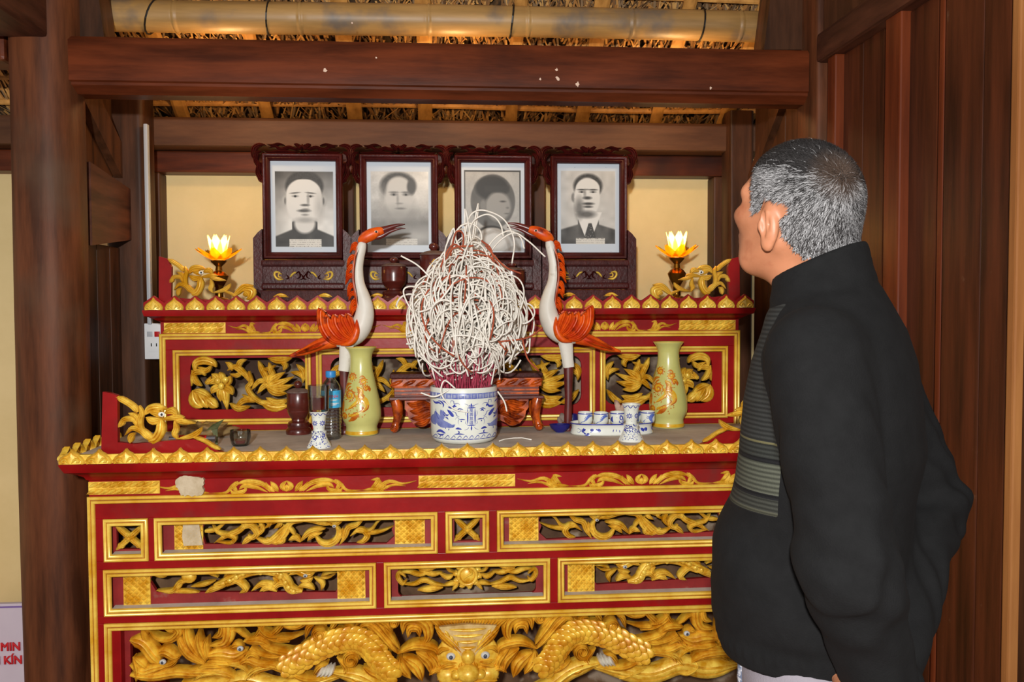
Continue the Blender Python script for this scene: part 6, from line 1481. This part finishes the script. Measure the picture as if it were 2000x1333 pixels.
lf.add([tuple(p) for p in pts] + [tuple(p + np.array([0, .0016, 0])) for p in pts], [(0, 1, 2, 3), (7, 6, 5, 4), (0, 4, 5, 1), (1, 5, 6, 2), (2, 6, 7, 3), (3, 7, 4, 0)])
A2 = at(418, 852, 2.57); pts = [A2, at(412, 838, 2.57), at(430, 826, 2.57), at(424, 842, 2.57)]
lf.add([tuple(p) for p in pts] + [tuple(p + np.array([0, .0016, 0])) for p in pts], [(0, 1, 2, 3), (7, 6, 5, 4), (0, 4, 5, 1), (1, 5, 6, 2), (2, 6, 7, 3), (3, 7, 4, 0)])
A3 = at(422, 838, 2.572); B3 = on(424, 860, ZT); q_ = [A3 + np.array([-.004, 0, 0]), A3 + np.array([.004, 0, 0]), np.array([A3[0] + .004, 2.572, ZT]), np.array([A3[0] - .004, 2.572, ZT])]
lf.add([tuple(p) for p in q_] + [tuple(p + np.array([0, .0016, 0])) for p in q_], [(0, 1, 2, 3), (7, 6, 5, 4), (0, 4, 5, 1), (1, 5, 6, 2), (2, 6, 7, 3), (3, 7, 4, 0)])
lf.build('betel_leaf', mat('dull_green', (62, 66, 34), (92, 96, 56), .6, 30), None, label='dull green folded leaf sticking up beside the red lighter', cat='leaf')
c = on(465, 874, ZT); rr = 20 * c[1] / 1700
tg = thing('small_glass', 'little clear glass with red dregs behind the dragon end board\'s tail', 'glass', (c[0], c[1] + rr, ZT))
q = MB(); q.lathe([(0, 0), (rr * .7, 0), (rr * .85, .006), (rr, .026), (rr * .96, .046), (rr * .90, .046), (rr * .93, .026), (rr * .75, .008), (0, .006)], (0, 0, 0), 28, cap=False); q.build('tumbler', 'glass', tg, smooth=40)
q = MB(); q.lathe([(0, .0065), (rr * .72, .0085), (rr * .84, .017), (0, .017)], (0, 0, 0), 24, cap=False); q.build('dregs', mat('red_wax', (120, 30, 34), (150, 60, 60), .2, 20), tg, smooth=40)

# ---- socket and conduit on the slim rear pillar
w0, w1 = at(281, 632, 3.105), at(318, 702, 3.105)
so = thing('wall_socket', 'white wall socket plate with red switch on the slim rear pillar', 'socket', (w0[0], 3.12, w1[2]))
inv = Matrix.Translation(-Vector(so.location))
def so_(mb, nm, m):
    o = mb.build(nm, m, so, smooth=40); o.matrix_parent_inverse = inv
q = MB(); q.box(w0[0], w1[0], 3.106, 3.119, w1[2], w0[2], .003); so_(q, 'plate', 'white_plastic')
def sbox(x0, x1, y0, y1, nm, m, d=.002):
    a, b_ = at(x0, y0, 3.106), at(x1, y1, 3.106); q = MB(); q.box(a[0], b_[0], 3.106 - d, 3.107, b_[2], a[2], .0006); so_(q, nm, m)
sbox(302, 313, 648, 658, 'red_switch', 'red_plastic', .004); sbox(287, 298, 648, 658, 'blank_module', 'grey_plastic', .001); sbox(290, 312, 664, 688, 'outlet_module', 'white_plastic', .0015)
for x in (296, 306): sbox(x - 1.2, x + 1.2, 671, 677, 'slot', 'black', .0020)
q = MB(origin=at(288, 590, 3.10)); xa, xb = at(283.5, 400, 3.10)[0], at(291.5, 400, 3.10)[0]; q.box(xa, xb, 3.095, 3.119, at(288, 634, 3.1)[2], at(288, 242, 3.1)[2], .004); q.build('cable_conduit', 'grey_plastic', None, smooth=40, label='thin white plastic conduit running down the slim rear pillar', cat='conduit')
# ------------------------------------------------------------------ the man
def surface_nets(V, org, h):
    s = V < 0; nx, ny, nz = V.shape; acc = np.zeros((nx - 1, ny - 1, nz - 1, 3), np.float32); cnt = np.zeros((nx - 1, ny - 1, nz - 1), np.float32)
    for ax in range(3):
        o1, o2 = [a for a in range(3) if a != ax]
        for d1 in (0, 1):
            for d2 in (0, 1):
                sl0 = [None] * 3; sl1 = [None] * 3
                sl0[ax] = slice(0, -1); sl1[ax] = slice(1, None)
                for o, d in ((o1, d1), (o2, d2)):
                    sl = slice(d, V.shape[o] - 1 + d); sl0[o] = sl; sl1[o] = sl
                a = V[tuple(sl0)]; b = V[tuple(sl1)]; m = (a < 0) != (b < 0)
                t = np.where(m, a / np.where(m, a - b, 1), 0); p = np.zeros(3, np.float32)
                cnt += m; acc[..., ax] += t * m; acc[..., o1] += d1 * m; acc[..., o2] += d2 * m
    act = cnt > 0; ids = np.full(act.shape, -1, np.int64); ids[act] = np.arange(act.sum())
    ijk = np.argwhere(act); P = (ijk + acc[act] / cnt[act][:, None]) * h + np.array(org)
    quads = []
    for ax in range(3):
        o1, o2 = [(1, 2), (2, 0), (0, 1)][ax]
        sl0 = [slice(None)] * 3; sl1 = [slice(None)] * 3; sl0[ax] = slice(0, -1); sl1[ax] = slice(1, None)
        a = s[tuple(sl0)]; b = s[tuple(sl1)]; m = a != b; e = np.argwhere(m); flip = b[m]
        ok = (e[:, o1] > 0) & (e[:, o2] > 0) & (e[:, o1] < act.shape[o1]) & (e[:, o2] < act.shape[o2]); e = e[ok]; flip = flip[ok]
        c = []
        for d1, d2 in ((1, 1), (0, 1), (0, 0), (1, 0)):
            q = e.copy(); q[:, o1] -= d1; q[:, o2] -= d2; c.append(ids[q[:, 0], q[:, 1], q[:, 2]])
        Q = np.stack(c, 1); Q[flip] = Q[flip][:, ::-1]; quads.append(Q)
    return P, np.concatenate(quads)
def smin(a, b, k):
    h = np.clip(.5 + .5 * (b - a) / k, 0, 1); return b * (1 - h) + a * h - k * h * (1 - h)
def smax(a, b, k): return -smin(-a, -b, k)
def cap(G, a, b, ra, rb):
    a = np.array(a, np.float32); b = np.array(b, np.float32); d = b - a; L2 = d @ d
    t = np.clip(((G[0] - a[0]) * d[0] + (G[1] - a[1]) * d[1] + (G[2] - a[2]) * d[2]) / L2, 0, 1)
    return np.sqrt((G[0] - a[0] - t * d[0]) ** 2 + (G[1] - a[1] - t * d[1]) ** 2 + (G[2] - a[2] - t * d[2]) ** 2) - (ra + (rb - ra) * t)
def ell(G, c, r):
    q = np.sqrt(((G[0] - c[0]) / r[0]) ** 2 + ((G[1] - c[1]) / r[1]) ** 2 + ((G[2] - c[2]) / r[2]) ** 2); return (q - 1) * min(r)
def grid(lo, hi, h):
    ax = [np.arange(lo[i], hi[i] + h, h, dtype=np.float32) for i in range(3)]; return np.meshgrid(*ax, indexing='ij')
TH = math.radians(34); MF = np.array([-math.cos(TH), math.sin(TH), 0.]); ML = np.array([-math.sin(TH), -math.cos(TH), 0.]); MU = np.array([0, 0, 1.])
MO = at(1612, 900, 1.36); MO = np.array([MO[0], MO[1], 0.])
def l2w(P): P = np.asarray(P); return MO + P[..., 0:1] * MF + P[..., 1:2] * ML + P[..., 2:3] * MU
# ---- skeleton (x forward, y to his left, z up)
SHL, SHR = (-.012, .162, 1.380), (-.030, -.160, 1.385)
ELL, WRL = (-.072, .232, 1.085), (-.120, .140, .845)
ELR, WRR = (-.142, -.172, 1.110), (-.120, .132, .900)
TZ = [.84, .88, .93, 1.0, 1.07, 1.14, 1.22, 1.30, 1.36, 1.41, 1.445, 1.475, 1.51, 1.56]
TC = [.012, .014, .020, .028, .022, .004, -.010, -.010, -.012, -.012, -.006, .000, .008, .014]
TA = [.134, .146, .150, .152, .148, .142, .138, .132, .122, .106, .094, .084, .077, .072]
TB = [.168, .178, .180, .180, .178, .176, .178, .184, .182, .166, .128, .092, .076, .072]
def torso(G, d=0.):
    z = G[2]; c = np.interp(z, TZ, TC); a = np.interp(z, TZ, TA) + d; b = np.interp(z, TZ, TB) + d
    q = (np.abs((G[0] - c) / a) ** 2.3 + np.abs(G[1] / b) ** 2.3) ** (1 / 2.3); return (q - 1) * np.minimum(a, b)
def arms(G, d=0., folds=True):
    L_ = smin(cap(G, SHL, ELL, .070 + d, .062 + d), cap(G, ELL, WRL, .062 + d, .042 + d), .03)
    R_ = smin(cap(G, SHR, ELR, .068 + d, .058 + d), cap(G, ELR, WRR, .054 + d, .034 + d), .03)
    return L_, R_
def sweater_sdf(G):
    t = torso(G); t = smax(t, G[2] - 1.528 - .42 * (-G[0]), .006)
    aL, aR = arms(G)
    # drape: soft folds running from the armpits and around the elbows
    fold = .0035 * np.sin(46 * G[2] + 30 * G[0] + 9 * np.sin(20 * G[1])) * np.clip((1.42 - G[2]) / .2, 0, 1)
    t = t + .004 * np.sin(26 * G[0] - 34 * G[2]) * np.clip((1.3 - G[2]) / .2, 0, 1) * np.clip((G[2] - .9) / .05, 0, 1)
    eL = np.sqrt((G[0] - ELL[0]) ** 2 + (G[1] - ELL[1]) ** 2 + (G[2] - ELL[2]) ** 2); eR = np.sqrt((G[0] - ELR[0]) ** 2 + (G[1] - ELR[1]) ** 2 + (G[2] - ELR[2]) ** 2)
    aL = aL + fold + .005 * np.sin(95 * (G[2] - .4 * G[0])) * np.exp(-(eL / .10) ** 2); aR = aR + fold + .006 * np.sin(90 * (G[2] + .5 * G[0])) * np.exp(-(eR / .10) ** 2)
    hem = np.abs(G[2] - .935); t = t + .004 * np.exp(-(hem / .012) ** 2) - .005 * np.clip((.935 - G[2]) / .03, 0, 1) * -1
    rib = .0012 * np.sin(np.arctan2(G[1], G[0] - .03) * 60) * np.clip((.93 - G[2]) / .01, 0, 1) * np.clip((G[2] - .905) / .01, 0, 1); t = t + rib
    t = smax(t, .893 - G[2], .006)
    col = np.abs(G[2] - 1.468 - .25 * (-G[0])); t = t + .003 * np.exp(-(col / .008) ** 2)
    out = smin(smin(t, aR, .035), aL, .022)
    return out, t, aL, aR
# ---- head frame
HC = np.array([.048, .004, 1.617]); HY = math.radians(23); HP = math.radians(13); HS = .93
def to_head(G):
    x, y, z = G[0] - HC[0], G[1] - HC[1], G[2] - HC[2]
    c, s = math.cos(-HY), math.sin(-HY); x, y = c * x + s * y * -1 * -1, -s * x + c * y
    c, s = math.cos(HP), math.sin(HP); x, z = c * x + s * z, -s * x + c * z
    return x / HS, y / HS, z / HS
def head_sdf(G):
    H = to_head(G); a = np.abs(H[1]); S = (H[0], a, H[2])
    d = ell(H, (-.008, 0, .012), (.101, .080, .094)); d = smin(d, ell(H, (-.040, 0, -.008), (.068, .072, .074)), .03)
    d = smin(d, ell(H, (.030, 0, -.058), (.060, .061, .072)), .035)                     # face
    d = smin(d, ell(H, (.044, 0, -.108), (.038, .036, .026)), .03)                      # chin and jaw
    d = smin(d, cap(S, (-.012, .058, -.070), (.040, .036, -.112), .016, .016), .026)   # jaw line
    d = smin(d, ell(S, (.060, .042, -.034), (.028, .024, .020)), .022)                  # cheekbones
    d = smin(d, cap(S, (.080, .010, .014), (.066, .052, .008), .014, .012), .018)       # brow ridge
    d = smax(d, -ell(S, (.090, .031, -.012), (.016, .018, .011)), .016)                 # eye sockets
    d = smin(d, ell(S, (.076, .031, -.012), (.012, .014, .010)), .006)                  # eyelids
    d = smin(d, cap(H, (.084, 0, .000), (.108, 0, -.040), .008, .012), .012)            # nose
    d = smin(d, ell(S, (.096, .012, -.044), (.010, .009, .008)), .008)
    d = smin(d, ell(H, (.082, 0, -.072), (.014, .026, .008)), .010); d = smin(d, ell(H, (.080, 0, -.084), (.013, .022, .008)), .008)
    d = smax(d, -ell(H, (.098, 0, -.078), (.010, .024, .0025)), .003)
    # ears: a cupped shell with helix, antihelix and lobe
    e = ((S[0] + .006 - .22 * (S[2] + .05)) * 1.12, S[1], S[2] + .020)
    sh = ell(e, (-.010, .083, -.022), (.021, .010, .034)); sh = smin(sh, ell(e, (-.004, .081, -.054), (.010, .007, .010)), .008)
    sh = smax(sh, -ell(e, (-.005, .0945, -.020), (.0135, .0115, .025)), .002); sh = smin(sh, cap(e, (-.010, .089, .000), (-.012, .088, -.038), .0034, .003), .004); sh = smin(sh, ell(e, (.008, .081, -.026), (.006, .008, .008)), .006)
    d = smin(d, sh, .008)
    return d
def neck_sdf(G): return smin(cap(G, (-.016, 0, 1.44), (.018, .002, 1.570), .058, .054), cap(G, (.034, .0, 1.46), (.062, .004, 1.530), .040, .036), .03)
def hn_sdf(G): return smin(head_sdf(G), neck_sdf(G), .03)
def mesh_obj(P, Q, name, m, parent, smooth=True):
    me = bpy.data.meshes.new(name); me.from_pydata(l2w(P).tolist(), [], Q.tolist())
    if smooth: me.polygons.foreach_set('use_smooth', [True] * len(me.polygons))
    o = new_obj(name, me, m, parent); o.matrix_parent_inverse = Matrix.Translation(-Vector(parent.location)); return o
def flat_noise(P, f, seed=0):
    r = np.random.default_rng(seed); out = 0
    for i in range(6):
        k = r.normal(0, 1, 3); k /= np.linalg.norm(k); out = out + np.sin(P @ (k * f * (1 + .35 * i)) + r.uniform(0, 6))
    return out / 6

# ---- materials of the figure
M['skin'] = mat('skin', (160, 104, 74), (178, 118, 86), .48, 14, sub=.08, bump=.05, bscale=160, c3=(148, 84, 58), s3=24.0, t3=(.55, .8))
M['scalp'] = mat('scalp', (34, 29, 27), (52, 46, 44), .7, 40)
M['hair'] = mat('hair', (0, 0, 0), rough=.6, spec=.25, vcol='tint')
def knit_material():
    m = mat('black_knit', (13, 13, 14), (18, 18, 19), .9, 30, sheen=0.0, bump=.25, bscale=420, spec=.25, c3=(50, 50, 50), s3=260.0, t3=(.80, .84))
    nt = m.node_tree; N = nt.nodes; L = nt.links; b = N['Principled BSDF']; src = b.inputs['Base Color'].links[0].from_socket
    tc = N.new('ShaderNodeTexCoord'); sx = N.new('ShaderNodeSeparateXYZ'); L.new(tc.outputs['Object'], sx.inputs[0])
    mr = N.new('ShaderNodeMapRange'); mr.inputs['From Min'].default_value = 1.10; mr.inputs['From Max'].default_value = 1.55; L.new(sx.outputs['Z'], mr.inputs['Value'])
    rp = N.new('ShaderNodeValToRGB'); rp.color_ramp.interpolation = 'CONSTANT'; e = rp.color_ramp.elements
    bands = [(1.10, (24, 24, 25)), (1.138, (72, 72, 60)), (1.143, (54, 55, 50)), (1.163, (22, 22, 24)), (1.170, (74, 76, 66)), (1.216, (22, 22, 24)), (1.223, (46, 48, 45)), (1.243, (90, 86, 60)), (1.246, (46, 47, 46))]
    e[0].position = 0; e[0].color = lin(bands[0][1]); e[1].position = (bands[1][0] - 1.10) / .45; e[1].color = lin(bands[1][1])
    for z, c in bands[2:]:
        q = e.new((z - 1.10) / .45); q.color = lin(c)
    L.new(mr.outputs[0], rp.inputs['Fac'])
    wv = N.new('ShaderNodeTexWave'); wv.bands_direction = 'Z'; wv.inputs['Scale'].default_value = 46.0; wv.inputs['Distortion'].default_value = .4; L.new(tc.outputs['Object'], wv.inputs['Vector'])
    wr = N.new('ShaderNodeMapRange'); wr.inputs['To Min'].default_value = .45; wr.inputs['To Max'].default_value = 1.15; L.new(wv.outputs['Fac'], wr.inputs['Value'])
    ml = N.new('ShaderNodeMixRGB'); ml.blend_type = 'MULTIPLY'; ml.inputs['Fac'].default_value = 1.0; L.new(rp.outputs['Color'], ml.inputs['Color1']); L.new(wr.outputs[0], ml.inputs['Color2'])
    at_ = N.new('ShaderNodeAttribute'); at_.attribute_name = 'panel'; th = N.new('ShaderNodeMath'); th.operation = 'GREATER_THAN'; th.inputs[1].default_value = .5; L.new(at_.outputs['Fac'], th.inputs[0])
    mx = N.new('ShaderNodeMixRGB'); L.new(th.outputs[0], mx.inputs['Fac']); L.new(src, mx.inputs['Color1']); L.new(ml.outputs['Color'], mx.inputs['Color2']); L.new(mx.outputs['Color'], b.inputs['Base Color'])
    return m
M['knit'] = knit_material()
M['trouser'] = mat('pale_trousers', (122, 116, 124), (136, 130, 138), .8, 12, bump=.2, bscale=300)
M['trouser_line'] = mat('trouser_piping', (160, 160, 166), (84, 92, 112), .7, 200, lo=.48, hi=.52)
M['shoe'] = mat('black_shoe', (22, 20, 20), (34, 30, 30), .4, 20)

man = thing('person', 'man in black knit sweater with grey chest stripes, hands clasped behind his back', 'person', tuple(MO))
# ---- sweater
h = .0048; lo = (-.34, -.31, .84); G = grid(lo, (.24, .36, 1.60), h)
d, t_, aL, aR = sweater_sdf(G); P, Q = surface_nets(d, lo, h)
sw = mesh_obj(P, Q, 'sweater', 'knit', man)
ang = np.degrees(np.arctan2(P[:, 1], P[:, 0] - np.interp(P[:, 2], TZ, TC)))
lim = np.interp(P[:, 2], [1.12, 1.30, 1.38, 1.44, 1.50], [80, 74, 58, 64, 76])
PG = [P[:, 0], P[:, 1], P[:, 2]]; al, ar = arms(PG); tt = torso(PG)
pv = np.clip((lim - np.abs(ang)) / 6 + .5, 0, 1) * np.clip((P[:, 2] - 1.137) / .004 + .5, 0, 1) * np.clip((1.452 - .25 * (P[:, 0] - .05) - P[:, 2]) / .006 + .5, 0, 1) * np.clip((np.minimum(al, ar) - tt) / .006 + .3, 0, 1)
a_ = sw.data.attributes.new('panel', 'FLOAT', 'POINT'); a_.data.foreach_set('value', pv.astype(np.float32))
# ---- trousers and shoes
def legs(G):
    d_ = ell(G, (.010, 0, .88), (.126, .158, .16)); 
    for s in (-1, 1): d_ = smin(d_, smin(cap(G, (.0, s * .085, .86), (.012, s * .092, .50), .098, .074), cap(G, (.012, s * .092, .50), (-.012, s * .095, .06), .074, .060), .03), .03)
    d_ = d_ + .004 * np.sin(40 * G[2] + 22 * G[0]) * np.clip((.8 - G[2]) / .3, 0, 1)
    return smax(smax(d_, G[2] - .915, .01), .035 - G[2], .005)
h = .009; lo = (-.22, -.26, .02); G = grid(lo, (.22, .26, .93), h); P, Q = surface_nets(legs(G), lo, h)
tr_ = mesh_obj(P, Q, 'trousers', ['trouser', 'trouser_line'], man)
for s in (-1, 1):
    pts = []
    for z in np.linspace(.895, .08, 26):
        y = s * (.085 + .055); lo_, hi_ = 0., .25
        for _ in range(22):
            mid = (lo_ + hi_) / 2; v = legs([np.array([mid + .0], np.float32), np.array([y * .80], np.float32), np.array([z], np.float32)])[0]
            lo_, hi_ = (mid, hi_) if v < 0 else (lo_, mid)
        pts.append((lo_, y * .80, z))
    q = MB(); q.tube([tuple(l2w(np.array(p))) for p in pts], .0075, 6, flat=.4); o = q.build('piping', 'trouser_line', tr_, smooth=True)
for s in (-1, 1):
    lo = (-.16, -.2, -.005); G = grid((-.16, s * .095 - .09, -.005), (.24, s * .095 + .09, .13), .007)
    d_ = smin(cap(G, (-.05, s * .095, .045), (.12, s * .102, .035), .046, .040), ell(G, (-.03, s * .095, .075), (.055, .042, .05)), .03); d_ = smax(d_, .002 - G[2], .004)
    P, Q = surface_nets(d_, (-.16, s * .095 - .09, -.005), .007); mesh_obj(P, Q, 'shoe', 'shoe', man)
# ---- body: head and neck, trunk and arms, both hands, in one mesh
VS = []; FS = []; MI = []; nv = 0
h = .0026; lo = (-.13, -.13, 1.42); G = grid(lo, (.20, .13, 1.755), h); dh = hn_sdf(G); HPts, Q = surface_nets(dh, lo, h)
hx, hy, hz = to_head([HPts[:, 0], HPts[:, 1], HPts[:, 2]])
def hairline(x): return np.interp(x, [-.12, -.085, -.060, -.046, -.036, -.028, -.016, .006, .014, .020, .034, .042, .052, .066, .082, .12], [-.090, -.090, -.086, -.070, -.050, -.020, .000, .002, -.016, -.026, -.022, .014, .040, .056, .074, .2])
is_hair = (hz > hairline(hx) + .004 * np.sin(hx * 400)) & (np.abs(hy) < .0855) & ~((np.abs(hy) > .0795) & (hz < .0) & (hx > -.045) & (hx < .025))
fm = is_hair[Q].all(1)
VS.append(HPts); FS.append(Q); MI.append(fm.astype(int)); nv += len(HPts)
h = .010; lo = (-.32, -.30, .80); G = grid(lo, (.22, .34, 1.50), h); al, ar = arms(G, -.014); d_ = smin(smin(smax(smax(torso(G, -.016), G[2] - 1.44, .02), .94 - G[2], .02), al, .02), ar, .02); P, Q = surface_nets(d_, lo, h)
VS.append(P); FS.append(Q + nv); MI.append(np.zeros(len(Q), int)); nv += len(P)
def chain(G, pts, r0, r1, k=.004):
    d_ = None; n = len(pts) - 1
    for i in range(n):
        c_ = cap(G, pts[i], pts[i + 1], r0 + (r1 - r0) * i / n, r0 + (r1 - r0) * (i + 1) / n); d_ = c_ if d_ is None else smin(d_, c_, k)
    return d_
h = .0028; lo = (-.215, .02, .655); G = grid(lo, (.0, .245, .945), h)
wl_, wr_ = np.array(WRL), np.array(WRR)
# left hand hangs below the cuff, half closed
dw = np.array([-.020, -.045, -.085]); dw = dw / np.linalg.norm(dw); sd_ = np.array([.9, -.1, -.2]); sd_ -= dw * (sd_ @ dw); sd_ /= np.linalg.norm(sd_); nm = np.cross(sd_, dw)
pal = wl_ + dw * .055
d_ = cap(G, wl_ - dw * .06, wl_ + dw * .015, .029, .026)
for i in range(4):
    o_ = sd_ * (.028 - .0185 * i); d_ = smin(d_, cap(G, wl_ + dw * .012 + o_ * .6, wl_ + dw * .085 + o_, .015, .0125), .010)
for i in range(4):
    o_ = sd_ * (.029 - .0195 * i); L_ = (.072, .080, .074, .058)[i]; a0 = wl_ + dw * .088 + o_; a1 = a0 + dw * L_ * .45 + nm * .006; a2 = a1 + dw * L_ * .32 + nm * .020; a3 = a2 + dw * L_ * .14 + nm * .020
    d_ = smin(d_, chain(G, [a0, a1, a2, a3], .0098, .0076), .004)
t0 = wl_ + dw * .030 + sd_ * .026; d_ = smin(d_, chain(G, [t0, t0 + sd_ * .026 + dw * .026 + nm * .008, t0 + sd_ * .030 + dw * .052 + nm * .014, t0 + sd_ * .024 + dw * .070 + nm * .022], .0125, .0085), .006)
# right hand closes round the left forearm, fingertips showing in front of the sleeve
el, wl2 = np.array(ELL), wl_; fa = wl2 - el; fa /= np.linalg.norm(fa)
cpt = lambda z: el + fa * ((z - el[2]) / fa[2])
rd = np.array(ELR) - wr_; rd /= np.linalg.norm(rd); d2 = cap(G, wr_ + rd * .06, wr_, .022, .022)
for i in range(4):
    z = .912 - i * .0200; c_ = cpt(z); f1 = c_ + np.array([-.012, -.056, .0]); f2 = c_ + np.array([.030, -.046, .0]); f3 = c_ + np.array([.058, -.006, -.002]); f4 = c_ + np.array([.052, .026, -.004])
    d2 = smin(d2, cap(G, wr_, f1 * .6 + c_ * .4, .016, .012), .008); d2 = smin(d2, chain(G, [f1, f2, f3, f4], .0105, .0085), .004)
c_ = cpt(.885); d2 = smin(d2, chain(G, [wr_ + np.array([-.006, .0, -.01]), c_ + np.array([-.036, -.030, .01]), c_ + np.array([-.040, .004, .012]), c_ + np.array([-.030, .028, .012])], .014, .009), .006)
d_ = np.minimum(d_, d2); P, Q = surface_nets(d_, lo, h)
VS.append(P); FS.append(Q + nv); MI.append(np.zeros(len(Q), int)); nv += len(P)
body = mesh_obj(np.concatenate(VS), np.concatenate(FS), 'body', ['skin', 'scalp'], man); body.data.polygons.foreach_set('material_index', np.concatenate(MI).astype(np.int32))
# ---- hair: short salt and pepper strands combed away from the crown
rg = np.random.default_rng(3); me = body.data; Fh = FS[0][fm]; nrm = np.cross(HPts[Fh[:, 1]] - HPts[Fh[:, 0]], HPts[Fh[:, 2]] - HPts[Fh[:, 0]]); ar_ = np.linalg.norm(nrm, axis=1); pick = rg.choice(len(Fh), 46000, p=ar_ / ar_.sum())
w_ = rg.dirichlet((1, 1, 1, 1), len(pick)); B = np.einsum('ij,ijk->ik', w_, HPts[Fh[pick]])
eps = .004
def gradn(P_):
    g = []
    for i in range(3):
        e_ = np.zeros(3); e_[i] = eps; a = P_ + e_; b_ = P_ - e_; g.append(hn_sdf([a[:, 0], a[:, 1], a[:, 2]]) - hn_sdf([b_[:, 0], b_[:, 1], b_[:, 2]]))
    g = np.stack(g, 1); return g / (np.linalg.norm(g, axis=1, keepdims=True) + 1e-9)
Nn = gradn(B); bx, by, bz = to_head([B[:, 0], B[:, 1], B[:, 2]])
def from_head_vec(v):
    x, y, z = v[:, 0], v[:, 1], v[:, 2]; c, s = math.cos(HP), math.sin(HP); x, z = c * x - s * z, s * x + c * z
    c, s = math.cos(-HY), math.sin(-HY); x, y = c * x - s * y, s * x + c * y; return np.stack([x, y, z], 1)
W = np.array([-.078, .022, .046]); hp = np.stack([bx, by, bz], 1); rel = hp - W; dist = np.linalg.norm(rel, axis=1)
fl_ = rel / (dist[:, None] + 1e-6); sw_ = np.cross(fl_, np.array([0, 0, 1.])); fl_ = fl_ + .35 * sw_ * np.exp(-dist / .04)[:, None]
fl_[:, 2] -= .45 * np.clip((.02 - bz) / .06, 0, 1); fl_[:, 2] += .25 * np.clip((bx - .03) / .05, 0, 1)
fl_ = from_head_vec(fl_) + rg.normal(0, .22, fl_.shape); fl_ -= Nn * np.sum(fl_ * Nn, 1, keepdims=True); fl_ /= np.linalg.norm(fl_, axis=1, keepdims=True)
Ln = rg.uniform(.010, .018, len(B)) * np.clip(.75 + .5 * np.clip(bz / .08, 0, 1), 0, 1.3) * np.clip(1 - .45 * (bz < -.06), .4, 1); lift = rg.uniform(.15, .5, len(B))
sd2 = np.cross(Nn, fl_); wd = .00034
p0 = B - Nn * .0005; p1 = B + fl_ * Ln[:, None] * .5 + Nn * (Ln * .42 * lift + .0012)[:, None]; p2 = B + fl_ * Ln[:, None] + Nn * (Ln * .5 * lift)[:, None]
V5 = np.stack([p0 - sd2 * wd, p0 + sd2 * wd, p1 - sd2 * wd * .9, p1 + sd2 * wd * .9, p2], 1).reshape(-1, 3)
ib = np.arange(len(B))[:, None] * 5; Fq = (ib + np.array([0, 1, 3, 2])).tolist(); Ft = (ib + np.array([2, 3, 4])).tolist()
me = bpy.data.meshes.new('hair'); me.from_pydata(l2w(V5).tolist(), [], Fq + Ft)
grey = np.clip(.50 + .28 * flat_noise(hp, 90, 2) - 1.5 * np.clip((bz - .046) / .04, 0, 1) + .25 * np.clip((.05 - np.abs(bx)) / .05, 0, 1) - .55 * np.clip(1 - dist / .034, 0, 1) - .30 * np.clip((bx - .035) / .03, 0, 1), .02, .95)
white = rg.random(len(B)) < grey; base = np.where(white[:, None], np.array([[.27, .265, .27]]) * rg.uniform(.5, 1.5, (len(B), 1)), np.array([[.020, .018, .018]]) * rg.uniform(.5, 1.8, (len(B), 1)))
brn = np.clip(1.25 - dist / .036, 0, 1)[:, None]; base = base * (1 - .6 * brn) + np.array([[.10, .055, .032]]) * .6 * brn
colr = np.repeat(np.concatenate([base, np.ones((len(B), 1))], 1), 5, axis=0)
ca = me.color_attributes.new('tint', 'FLOAT_COLOR', 'POINT'); ca.data.foreach_set('color', colr.astype(np.float32).ravel())
hr = new_obj('hair', me, 'hair', man, label='short salt and pepper hair thinning at the crown'); hr['kind'] = 'stuff'; hr.matrix_parent_inverse = Matrix.Translation(-Vector(man.location))
